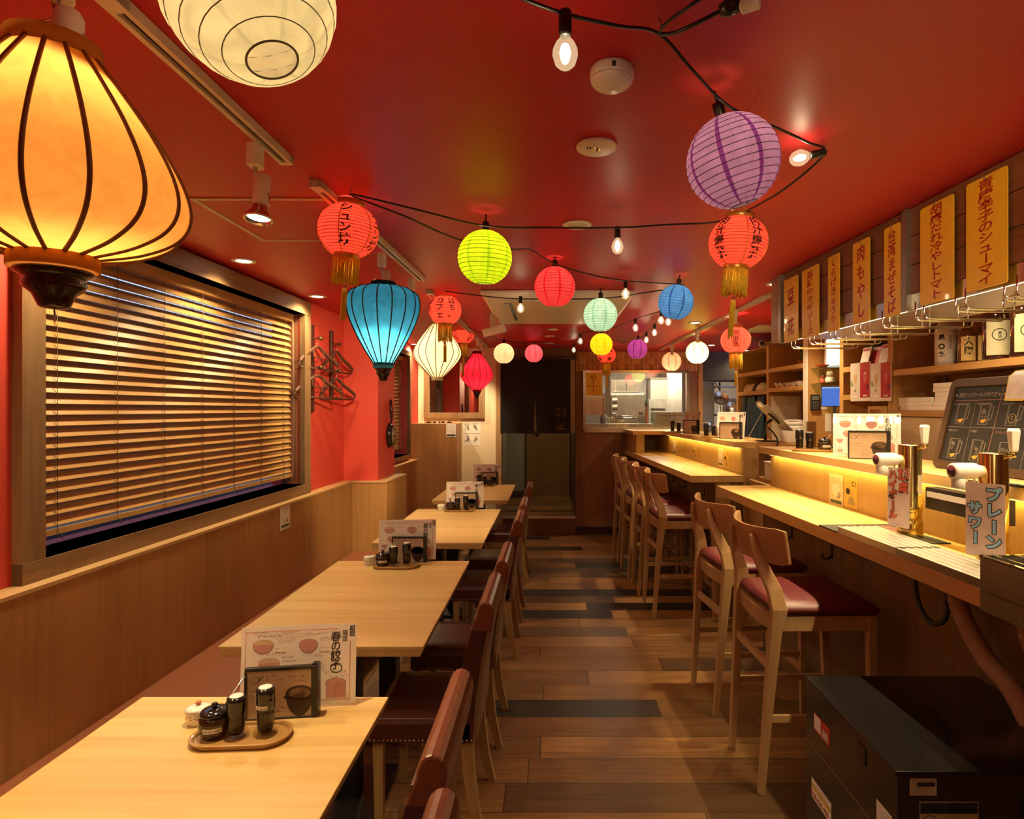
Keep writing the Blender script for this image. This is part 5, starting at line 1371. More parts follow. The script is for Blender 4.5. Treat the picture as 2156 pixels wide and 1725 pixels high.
# ================================================================== beer taps, trays and mats on the near bar
def RT(name, label, cat, r, t_, z, group=None, dz=0.0):
    return thing(name, label, cat, Rw(r, t_, z), TR + dz, group)
def tower(label, t_, r, logo, rings):
    t = RT('drink_tower', label, 'drink tower', r, t_, ZT + .0004, 'brass drink towers')
    R = 0.039; H = 0.345
    MB().lathe([(0, 0.0), (R + 0.004, 0.0), (R + 0.005, 0.004), (R + 0.004, 0.06), (R + 0.001, 0.066), (R, 0.07), (R, 0.098), (R + 0.002, 0.10), (R + 0.002, 0.118), (R, 0.12), (R, H - 0.004), (R - 0.002, H), (0, H)], 40).build('column', M_BRASS, t)
    # tap barrel pointing at the guests
    z = H - 0.055
    B = Matrix.Translation((0, 0, z)) @ Matrix.Rotation(-PI / 2, 4, 'Y')
    MB(B).lathe([(0, R - 0.004), (0.016, R - 0.004), (0.018, R + 0.01), (0.0235, R + 0.018), (0.0245, R + 0.024), (0.0245, R + 0.084), (0.022, R + 0.090), (0, R + 0.090)], 28).build('tap_barrel', M_WHITEP, t)
    MB(B).lathe([(0, R + 0.0905), (0.0185, R + 0.0905), (0.0185, R + 0.0915), (0, R + 0.0915)], 24).build('badge', mat('badge_maroon', (0.12, 0.02, 0.03), rough=0.3), t)
    p = MB(); fx = -(R + 0.0922)
    fn = lambda u, v: (fx, -u, z + v)
    p.add([fn(-0.012, -0.006), fn(-0.006, 0.007), fn(-0.001, -0.006)], [(0, 1, 2)], 0); p.add([fn(0.001, -0.006), fn(0.006, 0.007), fn(0.012, -0.006)], [(0, 1, 2)], 0)
    p.build('badge_mark', mat('badge_blue', (0.06, 0.08, 0.2)), t, fix=False)
    MB(Matrix.Translation((-(R + 0.066), 0, z))).lathe([(0.014, -0.018), (0.017, -0.022), (0.021, -0.026), (0.021, -0.048), (0.018, -0.052), (0.013, -0.052)], 24).build('spout', M_WHITEP, t)
    MB().tube([(-(R + 0.02), 0, z - 0.024), (-(R + 0.02), -0.004, z - 0.05), (-(R + 0.028), -0.006, z - 0.055)], 0.0035, 8).build('hang_ring', M_WHITEP, t)
    if logo:
        q = MB()
        for (za, zb, mi) in ((0.165, 0.235, 0), (0.128, 0.162, 1)):
            for j in range(8):
                a0, a1 = -1.45 + 0.09 * j, -1.45 + 0.09 * (j + 1)
                q.add([((R + .0007) * math.cos(a), (R + .0007) * math.sin(a), zz) for a, zz in ((a0, za), (a1, za), (a1, zb), (a0, zb))], [(0, 1, 2, 3)], mi)
        q.build('label_sticker', [mat('label_clear', (0.62, 0.58, 0.46), rough=0.3), mat('sticker_yellow', (0.7, 0.5, 0.06))], t, fix=False)
    # lever handle above
    MB().tube([(0.012, -0.02, H - 0.012), (0.02, -R - 0.006, H - 0.008), (0.022, -R - 0.012, H + 0.004)], 0.005, 8).ball((0.022, -R - 0.012, H - 0.004), 0.008, 10, 6).build('lever', M_BRASS, t)
    MB(Matrix.Translation((0.022, -R - 0.012, H))).loft([[(sx * w, sy * w * .8, zz) for sx, sy in ((-1, -1), (1, -1), (1, 1), (-1, 1))] for zz, w in ((0.006, 0.008), (0.012, 0.0095), (0.066, 0.0135), (0.074, 0.011))], 0, False).build('handle', M_WHITEP, t, bevel=0.002)
    return t
tower('brass drink tower with the highball card, further along the bar', 2.275, 0.225, 1, 0)
tower('brass drink tower with the sour card, nearer the right edge', 1.845, 0.205, 0, 0)
def tap_card(label, t_, r, ztop, w, h, dz, cols, size, col, caption, ol):
    t = thing('tap_card', label, 'card', Rw(r, t_, ztop), TR - PI / 2 + dz, 'laminated cards hung on the taps')
    MB().prism([(x, y - h / 2) for x, y in rrect(w, h, 0.003)], 0.0, 0.0008, 'y').build('card', mat('card_pinkish', (0.80, 0.66, 0.60), rough=0.22, coat=0.5), t)
    a, b = MB(), MB()
    for s_, u0, v0, k, st in cols:
        a.text(s_, lambda u, v: (u0 + u, -0.0006, v0 + v), size * k, 0, True, 0.098, size * st, aspect=1.02)
        b.text(s_, lambda u, v: (u0 + u, -0.0012, v0 + v), size * k, 0, True, 0.050, size * st, aspect=1.02)
    b.text(caption, lambda u, v: (u, -0.0009, -h + 0.007 + v), 0.008, 1, False, 0.0)
    a.build('outline', M_INK, t, fix=False); b.build('lettering', [col, mat('grey_ink', (0.22, 0.2, 0.2))], t, fix=False)
    return t
tap_card('white card lettered in red hanging from the farther tap', 2.235, 0.155, 1.288, 0.092, 0.215, 0.28, [('頂点', 0.022, -0.004, 1.0, 1.12), ('ハイボール', -0.022, -0.010, 0.86, 0.92)], 0.040, mat('marker_red', (0.75, 0.13, 0.07), rough=0.5), 'High Ball', 0)
tap_card('white card lettered in blue hanging from the nearer tap', 1.775, 0.125, 1.287, 0.106, 0.215, 0.42, [('プレーン', 0.023, -0.010, 0.98, 1.04), ('サワー', -0.027, -0.056, 0.90, 0.96)], 0.044, mat('marker_blue', (0.32, 0.62, 0.90), rough=0.5), 'Sour', 0)
def drip_tray(label, t0, t1):
    t = RT('drip_tray', label, 'drip tray', 0, 0, ZT, 'steel drip trays on the bar')
    r0, r1, h = 0.004, 0.150, 0.026
    MB().box(r0, r1, t0, t1, 0.0003, 0.004).box(r0, r0 + 0.003, t0, t1, 0.004, h).box(r1 - 0.003, r1, t0, t1, 0.004, h).box(r0 + .003, r1 - .003, t0, t0 + 0.003, 0.004, h).box(r0 + .003, r1 - .003, t1 - 0.003, t1, 0.004, h).build('pan', M_STEEL, t)
    MB().box(r0 + 0.003, r1 - 0.003, t0 + 0.003, t1 - 0.003, 0.008, 0.010).build('pan_shade', mat('tray_shadow', (0.03, 0.028, 0.025), rough=0.4), t)  # dark sheet painted as the shade under the grate
    g = MB(); n = 56; L = t1 - t0 - 0.02
    for k in range(n):
        y = t0 + 0.010 + L * (k + 0.5) / n
        g.box(r0 + 0.004, r1 - 0.004, y - L / n * 0.30, y + L / n * 0.30, h - 0.0025, h)
    for r in [r0 + 0.0015 + (r1 - r0 - 0.003) * k / 5 for k in range(6)]:
        g.box(r - 0.0045, r + 0.0045, t0 + 0.003, t1 - 0.003, h - 0.0027, h + 0.0004)
    g.build('grate', mat('tray_steel', (0.78, 0.76, 0.70), rough=0.36, metal=0.75, noise=0.05, nscale=80), t)
    return t
drip_tray('slotted steel drip tray at the far end, on the rubber mat', 2.005, 2.375)
drip_tray('slotted steel drip tray at the near end, beside the steel bin', 1.63, 2.000)
t = RT('bar_mat', 'black rubber bar mat with red lettering and striped border behind the drip tray', 'mat', 0, 0, ZT)
MB().box(0.155, 0.30, 2.16, 2.52, 0.0002, 0.005).box(0.0, 0.15, 2.378, 2.52, 0.0002, 0.005).build('rubber', mat('rubber', (0.02, 0.022, 0.02), rough=0.6), t)
m_ = MB()
for k in range(26):
    y = 2.16 + 0.36 * k / 26
    m_.box(0.288, 0.298, y, y + 0.006, 0.005, 0.0056)
m_.build('border_stripes', mat('mat_mint', (0.32, 0.45, 0.36)), t)
m_ = MB(); rng = random.Random(4)
for k in range(6):
    m_.box(0.17, 0.27, 2.30 + k * 0.032, 2.318 + k * 0.032, 0.005, 0.0055)
m_.build('red_marks', mat('mat_red', (0.45, 0.12, 0.1)), t)
t = RT('ice_bin', 'open steel bin on the bar at the right edge of the picture', 'bin', 0, 0, ZT)
MB().box(-0.012, 0.20, 1.25, 1.615, 0.0003, 0.004).box(-0.012, -0.009, 1.25, 1.615, -0.05, 0.09).box(0.197, 0.20, 1.25, 1.615, 0.004, 0.09).box(-0.009, 0.197, 1.612, 1.615, 0.004, 0.09).box(-0.009, 0.197, 1.25, 1.253, 0.004, 0.09).build('bin_body', M_STEEL, t)
MB().box(-0.014, -0.004, 1.25, 1.617, 0.088, 0.094).box(-0.014, 0.202, 1.607, 1.617, 0.088, 0.094).box(0.192, 0.202, 1.25, 1.607, 0.088, 0.094).build('rim', M_CHROME, t)
MB().box(0.05, 0.054, 1.26, 1.607, 0.01, 0.085).box(0.11, 0.114, 1.26, 1.607, 0.01, 0.085).build('divider', M_STEEL, t)

# things on the two ledges
def ledge_set(where, r, t_, k):
    z = ZL
    dz = TR
    RTl = lambda dr, dt: tuple(Rw(r + dr, t_ + dt, z))
    return RTl
f = ledge_set('', 0.40, 3.44, 0)
t = tray('wooden condiment tray on the near bar ledge', f(0.02, 0.0), -0.35 + TR)
soy_bottle('tall sauce dispenser at the back of the near ledge tray', tuple(Vector(f(-0.045, 0.03)) + Vector((0, 0, .0065))), 0.115)
soy_bottle('short sauce dispenser in the middle of the near ledge tray', tuple(Vector(f(0.008, 0.018)) + Vector((0, 0, .0065))), 0.1)
sesame_jar('brown glazed jar with white label on the near ledge tray', tuple(Vector(f(0.068, -0.035)) + Vector((0, 0, .0065))), -0.1)
menu_sheet('spring dumpling menu sheet on the near bar ledge', tuple(Rw(0.475, 3.0, ZL + 0.006)), -0.42, 0.10)
menu_stand('black menu stand with card on the near bar ledge', tuple(Rw(0.43, 2.90, ZL)), -0.32)
for (r, t_, where, a) in ((0.44, 6.10, 'far end of the far bar ledge', 0.95), (0.45, 4.98, 'near end of the far bar ledge', 0.72)):
    tray('wooden condiment tray at the ' + where, tuple(Rw(r - 0.09, t_ + 0.16, ZL)), TR + 0.9)
    soy_bottle('tall sauce dispenser at the ' + where, tuple(Rw(r - 0.115, t_ + 0.19, ZL + .0065)), 0.115)
    soy_bottle('short sauce dispenser at the ' + where, tuple(Rw(r - 0.07, t_ + 0.12, ZL + .0065)), 0.098)
    menu_sheet('spring menu sheet at the ' + where, tuple(Rw(r + 0.02, t_, ZL + 0.006)), TR - a - 0.35, 0.10)
    menu_stand('black menu stand at the ' + where, tuple(Rw(r - 0.01, t_ - 0.10, ZL)), TR - a)
# tablet till on a bent stand
t = RT('tablet_till', 'tablet on a bent black stand seen from behind, at the end of the far bar', 'tablet', 0.60, 4.52, ZL)
MB().box(-0.07, 0.05, -0.05, 0.07, 0.0003, 0.008).build('base', M_BLACKP, t, bevel=0.003)
MB().tube([(-0.02, 0, 0.006), (-0.022, 0, 0.10), (-0.01, 0, 0.135), (0.03, 0, 0.16)], 0.009, 10).tube([(0.0, 0.0, 0.10), (0.02, -0.04, 0.07), (0.03, -0.085, 0.03), (0.035, -0.10, -0.01), (0.02, -0.105, -0.03)], 0.006, 8).build('arm', M_BLACKP, t)
Mt = Matrix.Translation((0.045, 0, 0.17)) @ Matrix.Rotation(0.75, 4, 'Y')
MB(Mt).box(-0.135, 0.135, -0.095, 0.095, 0.0, 0.010).build('tablet', mat('tablet_grey', (0.30, 0.28, 0.25), rough=0.35), t, bevel=0.004)
MB(Mt).box(-0.128, 0.128, -0.088, 0.088, 0.0102, 0.0112).build('screen', M_GLZB, t)
MB(Mt).box(-0.05, 0.05, -0.02, 0.02, -0.012, -0.0003).build('clamp', M_BLACKP, t)
MB(Mt).box(-0.175, -0.12, -0.03, 0.03, -0.002, 0.014).build('card_reader', M_CHROME, t, bevel=0.003)
MB().tube([(-0.04, 0.0, 0.22), (-0.09, 0.02, 0.12), (-0.14, 0.05, 0.006)], 0.0025, 6).build('white_cable', M_WHITEP, t)

# blackboard --------------------------------------------------------------
BW, BH = 0.62, 0.365
t = RT('blackboard', 'rounded wooden blackboard with chalk drink drawings leaning on the near bar ledge', 'blackboard', 0.455, 2.18, ZL + 0.002)
Bm = Matrix.Rotation(0.24, 4, 'Y') @ Matrix.Rotation(PI / 2, 4, 'Z')      # local x -> -t side handled below
Bm = Matrix.Rotation(0.24, 4, 'Y')
fr = MB(Bm); oo = rrect(BW, BH, 0.03); ii = rrect(BW - 0.064, BH - 0.064, 0.006)
P3 = lambda x, pts: [(x, u, v + BH / 2) for u, v in pts]
fr.loft([P3(0.018, oo), P3(0.0, oo), P3(-0.004, [(u * .99, v * .99) for u, v in oo]), P3(-0.004, ii), P3(0.010, ii)], 0, False, caps=False)
fr.build('frame', wood('board_frame', (0.10, 0.052, 0.026), (0.06, 0.03, 0.014), 'Y', 1.0, 0.5), t, bevel=0.0015)
MB(Bm).box(0.006, 0.017, -BW / 2 + 0.02, BW / 2 - 0.02, 0.02, BH - 0.02).build('slate', mat('slate', (0.022, 0.020, 0.018), rough=0.6, noise=0.25, nscale=18), t)
MB().box(0.085, 0.10, -0.2, 0.2, 0.0, 0.25).build('rear_strut', M_DARKW, t)
c = MB(Bm); rng = random.Random(12)
fb = lambda u, v: (0.0052, -u, v)
U0, U1, V0, V1 = -BW / 2 + 0.036, BW / 2 - 0.036, 0.036, BH - 0.036
WH, PK, YL, OR_ = 0, 1, 2, 3
um = 0.0 - 0.035
hz = V1 - 0.052; mz = V0 + 0.135
stroke(c, [(U0, hz), (U1, hz + 0.004)], 0.0016, fb, PK); stroke(c, [(um, V1), (um - 0.004, V0)], 0.0018, fb, PK)
stroke(c, [(U0, mz), (U1, mz + 0.003)], 0.0010, fb, WH)
for u in ((U0 + um) / 2, (um + U1) / 2): stroke(c, [(u, hz), (u, V0)], 0.0008, fb, WH)
c.text('頂店ハイボールの作り方', lambda u, v: fb(U0 + 0.018 + u, hz + 0.015 + v), 0.0205, WH, False, -0.006, align='L', aspect=0.86)
c.text('生搾りサワーの作り方', lambda u, v: fb(um + 0.030 + u, hz + 0.015 + v), 0.0225, WH, False, -0.006, align='L', aspect=0.9)
for u, m in ((U0 + 0.006, WH), (um - 0.012, PK), (um + 0.012, PK)): blob(c, u, hz + 0.022, 0.0045, 0.0045, fb, m)
def mug(cu, cv, w, h, lemon, cubes, q=False):
    o_ = [(cu - w, cv + h), (cu - w * .93, cv - h), (cu + w * .85, cv - h), (cu + w, cv + h), (cu - w, cv + h)]
    stroke(c, o_, 0.0013, fb, WH); stroke(c, [(cu - w * .82, cv + h * .9), (cu - w * .76, cv - h * .85), (cu + w * .7, cv - h * .85), (cu + w * .82, cv + h * .9)], 0.0008, fb, WH)
    stroke(c, [(cu + w, cv + h * .8), (cu + w * 1.55, cv + h * .7), (cu + w * 1.45, cv - h * .4), (cu + w * .9, cv - h * .55)], 0.0016, fb, WH)
    if lemon:
        blob(c, cu, cv - h * .5, w * .55, h * .33, fb, OR_, 190, 370, 12)
    for k in range(cubes):
        a, b = cu + rng.uniform(-.5, .4) * w, cv + rng.uniform(-.3, .6) * h; s_ = w * .22; r_ = rng.uniform(-.5, .5)
        q4 = [(a + s_ * math.cos(r_ + k2 * PI / 2), b + s_ * math.sin(r_ + k2 * PI / 2)) for k2 in range(5)]
        stroke(c, q4, 0.0011, fb, WH)
    if q:
        stroke(c, ellipse_line(cu, cv - h * .35, w * .6, w * .6), 0.0016, fb, YL); c.text('?', lambda u, v: fb(cu + u, cv - h * .5 + v), 0.022, YL, False, 0.0)
for (cu, cv, lm, cb, q) in ((U0 + 0.055, mz + 0.052, 1, 0, 0), (U0 + 0.175, mz + 0.052, 1, 7, 0), (um + 0.070, mz + 0.052, 0, 0, 1), (U0 + 0.055, V0 + 0.048, 1, 4, 0), (U0 + 0.175, V0 + 0.048, 1, 4, 0), (um + 0.070, V0 + 0.045, 1, 3, 0), (um + 0.21, mz + 0.05, 1, 5, 0), (um + 0.21, V0 + 0.045, 1, 3, 0)):
    mug(cu, cv, 0.026, 0.040, lm, cb, q)
for (s_, u, v, m) in (('①レモンを入れよう！', U0, hz - 0.018, WH), ('②氷を入れよう！', (U0 + um) / 2 + .006, hz - 0.018, WH), ('①フルーツを入れよう！', um + 0.008, hz - 0.018, WH), ('③酒をいれて', U0, mz - 0.018, WH), ('④完成！', (U0 + um) / 2 + .006, mz - 0.018, WH), ('②氷を入れてしぼろう！', um + 0.008, mz - 0.018, PK)):
    c.text(s_, lambda uu, vv, u=u, v=v: fb(u + 0.002 + uu, v + vv), 0.0112, m, False, -0.006, align='L', aspect=0.82)
c.build('chalk_drawing', [mat('chalk_white', (0.52, 0.44, 0.36), rough=0.9), mat('chalk_pink', (0.52, 0.25, 0.20), rough=0.9), mat('chalk_yellow', (0.62, 0.42, 0.10), rough=0.9), mat('chalk_orange', (0.62, 0.32, 0.05), rough=0.9)], t, fix=False)
t = RT('paper_bubble', 'cream paper speech bubble with yellow edge fixed on the blackboard corner', 'paper sign', 0.520, 2.125, ZL + 0.325)
MB(Bm).prism([(u, v) for u, v in [(-0.055, -0.05), (-0.03, -0.062), (0.05, -0.06), (0.055, 0.03), (0.03, 0.05), (-0.04, 0.052), (-0.056, 0.03)]], 0.0, 0.0012, 'x').build('rim', mat('bubble_yellow', (0.70, 0.50, 0.06)), t)
MB(Bm).prism([(u * .9, v * .9) for u, v in [(-0.055, -0.05), (-0.03, -0.062), (0.05, -0.06), (0.055, 0.03), (0.03, 0.05), (-0.04, 0.052), (-0.056, 0.03)]], -0.0012, -0.0001, 'x').build('paper', mat('card_pinkish', (0.72, 0.58, 0.50)), t)
t = RT('tong_holder', 'black box with a white label strip hooked under the near ledge', 'holder', 0.285, 2.05, 1.2)
MB().box(-0.045, 0.003, -0.19, 0.16, -0.055, 0.022).build('box', M_BLACKP, t, bevel=0.002)
MB().box(-0.0462, -0.0452, -0.18, 0.15, -0.012, 0.008).build('label_strip', M_PAPER, t)
for k, (a_, b_) in enumerate(((-0.10, 0.13), (-0.16, 0.02))):
    t = RT('knife', 'long thin knife lying across the holder by the blackboard, %s one' % ('left', 'right')[k], 'knife', 0.27, 2.02 + a_ * .6, ZL + 0.012 + 0.0)
    MB(Matrix.Rotation(0.1 + .15 * k, 4, 'Z')).prism([(-0.006, -0.02), (0.004, -0.02), (0.006, 0.13), (0.0, 0.15), (-0.006, 0.12)], -0.011, -0.0095, 'z').build('blade', M_CHROME, t)
    MB(Matrix.Rotation(0.1 + .15 * k, 4, 'Z')).box(-0.007, 0.006, -0.12, -0.02, -0.0118, -0.003).build('handle', M_BLACKP, t, bevel=0.003)

# ================================================================== shelf wall behind the bar
RS0, RS1 = 1.0, 1.3
TU = [6.30, 5.52, 4.76, 4.23, 3.66, 2.40, 1.2]
s = thing('shelf_unit', 'oak shelf wall behind the bar with uprights and shelves', 'shelf', tuple(MR @ Vector((0, 0, 0))), TR)
for k, tt in enumerate(TU):
    w = 0.05 if k != 2 else 0.055
    MB().box(RS0, RS1, tt - w / 2, tt + w / 2, 0.0, CZ - 0.005 if k > 1 else 2.07).build('upright', M_SHELF, s)
MB().box(RS0 - 0.012, RS0 - 0.001, 4.76 - 0.03, 4.76 + 0.03, 1.22, 2.19).build('steel_corner', M_WHITE, s)
MB().box(RS1, RS1 + 0.02, 1.2, 6.32, 0.0, CZ - 0.005).build('back_board', wood('shelf_back', (0.46, 0.275, 0.12), (0.36, 0.20, 0.08), 'Z', 0.6, 0.5), s)
def shelf(t0, t1, z, r0=RS0, th=0.035):
    MB().box(r0, RS1, t0, t1, z - th, z).build('shelf', M_SHELFY, s)
shelf(5.54, 6.28, 2.075, th=0.012); shelf(5.54, 6.28, 1.863); shelf(5.54, 6.28, 1.675)
shelf(4.79, 5.50, 1.865); shelf(4.79, 5.50, 1.69)
for z in (1.82, 1.70):
    MB().box(RS0 + 0.02, RS1, 4.255, 4.73, z - 0.006, z).build('glass_shelf', glass_thin('shelf_glass', (0.80, 0.90, 0.84), 0.12), s)
shelf(3.685, 4.205, 1.79); shelf(3.685, 4.205, 1.60)
shelf(2.425, 3.635, 1.735); shelf(2.425, 3.635, 1.495); shelf(1.25, 2.375, 1.735); shelf(1.25, 2.375, 1.495)
MB().box(RS0 - 0.04, RS1, 1.2, 6.28, 1.185, 1.22).build('worktop', M_SHELFY, s)
MB().box(RS0, RS0 + 0.02, 1.2, 6.28, 0.0, 1.185).build('base_front', M_SHELF, s)
st_ = MB()
for tt in (5.48, 4.70, 4.30, 4.72 - .0, 4.19, 3.62):
    st_.box(RS1 - 0.003, RS1 - 0.0005, tt - 0.008 - .03, tt + 0.008 - .03, 1.24, 2.12)
st_.build('slotted_strip', mat('strip_dark', (0.06, 0.04, 0.025), rough=0.5), s)
# cabinet doors under the bottle shelf
t = thing('cabinet', 'pale wooden cabinet doors under the bottle shelf', 'cabinet', tuple(Rw(RS0, 3.0, 1.22)), TR)
for k, (a, b) in enumerate(((0.02, 0.620), (-0.57, 0.012))):
    d = MB().box(0.004, 0.022, a, b, 0.003, 0.236).build('door', wood('cabinet_pale', (0.62, 0.48, 0.30), (0.56, 0.42, 0.25), 'Y', 0.7, 0.5), t)
    MB().lathe([(0, 0), (0.006, 0), (0.006, 0.003), (0.0, 0.004)], 10).build('knob', M_DARKW, d).rotation_euler = (0, -PI / 2, 0)
    d.children[0].location = (0.0035, a + 0.06 if k else b - 0.06, 0.12)

# bottles
def bottle(label, px, r, zb, R, H, glass, labels, shoulder=0.62, neck=0.28, cap=None):
    tt, _ = pixF(MR, px, 700, r)
    t = thing('liquor_bottle', label, 'bottle', Rw(r, tt, zb), TR - 0.45, 'liquor bottles on the shelf')
    n = R * neck
    MB().lathe([(0, 0.0), (R * .94, 0.0), (R, R * .12), (R, H * shoulder * .93), (R * .93, H * shoulder), (R * .6, H * (shoulder + .12)), (n * 1.1, H * (shoulder + .2)), (n, H * .93), (n * 1.15, H * .94), (n * 1.15, H * .965), (0, H * .965)], 28).build('glass', glass, t)
    MB().lathe([(0, H * .966), (n * 1.25, H * .966), (n * 1.25, H), (0, H * 1.002)], 16).build('cap', cap or M_GOLD, t)
    c = MB(); mats = []
    for (z0, z1, aw, col) in labels['bands']:
        Rl = R + 0.0008; mats.append(col)
        for j in range(12):
            a0, a1 = -PI / 2 + aw * (j / 6 - 1), -PI / 2 + aw * ((j + 1) / 6 - 1)
            c.add([(Rl * math.cos(a0), Rl * math.sin(a0), z0 * H), (Rl * math.cos(a1), Rl * math.sin(a1), z0 * H), (Rl * math.cos(a1), Rl * math.sin(a1), z1 * H), (Rl * math.cos(a0), Rl * math.sin(a0), z1 * H)], [(0, 1, 2, 3)], len(mats) - 1)
    for (s_, u0, ztop, size, st, bold) in labels.get('texts', []):
        R2 = R + 0.0016
        c.text(s_, lambda u, v: (R2 * math.sin((u + u0) / R2), -R2 * math.cos((u + u0) / R2), ztop * H + v), size, len(mats), True, bold, st)
    for (u0, zc, rr, w_) in labels.get('rings', []):
        R2 = R + 0.0014
        stroke(c, ellipse_line(u0, zc * H, rr, rr * .9), w_, lambda u, v: (R2 * math.sin(u / R2), -R2 * math.cos(u / R2), v), len(mats))
    c.build('paper_label', mats + [M_INK], t, fix=False)
    return t
G_FROST = mat('frosted_glass', (0.62, 0.58, 0.50), rough=0.35, noise=0.04, coat=0.3)
G_AMBER = mat('amber_glass', (0.12, 0.045, 0.006), rough=0.08, coat=0.6)
G_BROWN = mat('brown_glass', (0.040, 0.012, 0.006), rough=0.08, coat=0.6)
LB_W = mat('label_white', (0.80, 0.77, 0.70), rough=0.5); LB_Y = mat('label_tan', (0.66, 0.44, 0.16), rough=0.5); LB_G = mat('label_pale_green', (0.58, 0.55, 0.38), rough=0.5)
zS = 1.7355
kuro = {'bands': [(0.06, 0.52, 0.95, LB_W), (0.70, 0.76, 0.9, LB_W)], 'texts': [('黒', -0.028, 0.49, 0.030, 0.03, 0.05), ('丸', -0.028, 0.22, 0.028, 0.03, 0.05), ('本格芋焼酎', 0.014, 0.47, 0.014, 0.0145, 0.0)], 'rings': [(-0.028, 0.30, 0.013, 0.007)]}
bottle('clear frosted liquor bottle with white label, leftmost on the bottle shelf', 1991, RS0 + 0.075, zS, 0.052, 0.34, G_FROST, kuro, 0.60, 0.26, M_WHITEP)
bottle('frosted liquor bottle half hidden behind the first amber one', 2020, RS0 + 0.19, zS, 0.052, 0.34, G_FROST, kuro, 0.60, 0.26, M_WHITEP)
osumi = {'bands': [(0.05, 0.55, 0.85, LB_Y)], 'texts': [('大隅', 0.0, 0.53, 0.044, 0.046, 0.03)]}
bottle('slim amber bottle with tan label, left of the two alike', 2036, RS0 + 0.06, zS, 0.041, 0.245, G_AMBER, osumi, 0.58, 0.34)
bottle('slim amber bottle with tan label, partly behind the big brown one', 2072, RS0 + 0.13, zS, 0.041, 0.25, G_AMBER, osumi, 0.58, 0.34)
ume = {'bands': [(0.06, 0.52, 0.95, LB_G), (0.66, 0.74, 0.8, LB_W)], 'texts': [('薬酒', 0.0, 0.36, 0.016, 0.017, 0.0)], 'rings': [(0.0, 0.32, 0.03, 0.004)]}
bottle('big dark brown bottle with pale wreath label on the bottle shelf', 2098, RS0 + 0.06, zS, 0.058, 0.37, G_BROWN, ume, 0.60, 0.26)
bottle('big dark brown bottle at the very right edge of the bottle shelf', 2158, RS0 + 0.06, zS, 0.058, 0.37, G_BROWN, ume, 0.60, 0.26)

# paper stacks
def box_px(name, label, cat, px0, px1, py0, py1, r, depth, color, group=None, bevel=0.002):
    ta, za = pixF(MR, px0, py0, r); tb, zb = pixF(MR, px1, py1, r)
    t = thing(name, label, cat, Rw(r, (ta + tb) / 2, min(za, zb)), TR, group)
    MB().box(0, depth, -abs(ta - tb) / 2, abs(ta - tb) / 2, 0.0, abs(za - zb)).build('body', color, t, bevel=bevel)
    return t
def stack(label, px0, px1, z0, n, hh, seed):
    rng = random.Random(seed)
    ta, _ = pixF(MR, px0, 840, RS0 + 0.03); tb, _ = pixF(MR, px1, 840, RS0 + 0.03)
    for k in range(n):
        j = rng.uniform(-0.01, 0.01)
        t = thing('paper_pack', label, 'paper pack', Rw(RS0 + 0.03, (ta + tb) / 2 + j, z0 + 0.0005 + k * (hh + 0.0006)), TR, label + ' (group)')
        MB().box(0, 0.22, -abs(ta - tb) / 2, abs(ta - tb) / 2, 0.0, hh).build('paper', M_PAPER, t, bevel=0.0015)
stack('white paper packs lying low at the left below the bottles', 1893, 1962, 1.495, 3, 0.024, 1)
stack('white paper packs in the taller pile behind the blackboard top', 1966, 2052, 1.495, 6, 0.024, 2)
stack('white paper packs at the right behind the blackboard corner', 2056, 2150, 1.495, 5, 0.031, 3)

# wine posters, cards, plants in the open bay
def poster(label, px0, px1):
    x = RS0 - 0.006
    ta, z1 = pixF(MR, px0, 767, x); tb, z0 = pixF(MR, px0, 846, x)[0], pixF(MR, px0, 846, x)[1]
    tb = pixF(MR, px1, 767, x)[0]
    w, h = ta - tb, z1 - z0
    t = thing('wine_poster', label, 'poster', Rw(x, (ta + tb) / 2, z0), TR, 'sparkling wine posters')
    MB().box(-0.001, 0.001, -w/2, w/2, 0, h).build('sheet', M_MENUP, t)
    p = MB(); fn = lambda u, v: (-0.0016, -u, v); rng = random.Random(8)
    rectp(p, 0.0, w * .47, h * .09, h * .99, fn, 0)
    for (u, m) in ((-w * .25, 3), (w * .24, 1)):
        blob(p, u, h * .62, w * .075, h * .17, fn, m, 180, 360); rectp(p, u - w * .075, u + w * .075, h * .62, h * .70, fn, m)
        stroke(p, [(u, h * .45), (u, h * .28)], 0.0016, fn, 2 if m == 3 else 1); blob(p, u, h * .275, w * .07, h * .012, fn, 2 if m == 3 else 1)
    blob(p, w * .24, h * .71, w * .075, h * .02, fn, 4)
    for k in range(7):
        blob(p, w * .40 + rng.uniform(-.05, .05) * w, h * .36 + rng.uniform(-.06, .06) * h, w * .03, w * .03, fn, 5, n=8); blob(p, -w * .42 + rng.uniform(-.04, .05) * w, h * .45 + rng.uniform(-.06, .06) * h, w * .03, w * .03, fn, 6, n=8)
    scribble(p, -w * .36, h * .17, w * .24, h * .02, fn, 2, rng, 0.001); scribble(p, w * .1, h * .2, w * .28, h * .018, fn, 4, rng, 0.001)
    rectp(p, w * .14, w * .36, h * .12, h * .16, fn, 4); rectp(p, -w * .36, -w * .14, h * .12, h * .16, fn, 4)
    p.build('print', [mat('poster_red', (0.45, 0.02, 0.04), rough=0.35), mat('poster_rose', (0.70, 0.16, 0.14)), M_INK, mat('poster_gold', (0.62, 0.46, 0.2)), M_PAPER, mat('grape_blue', (0.08, 0.06, 0.28)), mat('grape_green', (0.18, 0.32, 0.10))], t, fix=False)
poster('red and cream wine poster, left of the two on the shelves', 1791, 1833)
poster('red and cream wine poster, right of the two on the shelves', 1834, 1877)
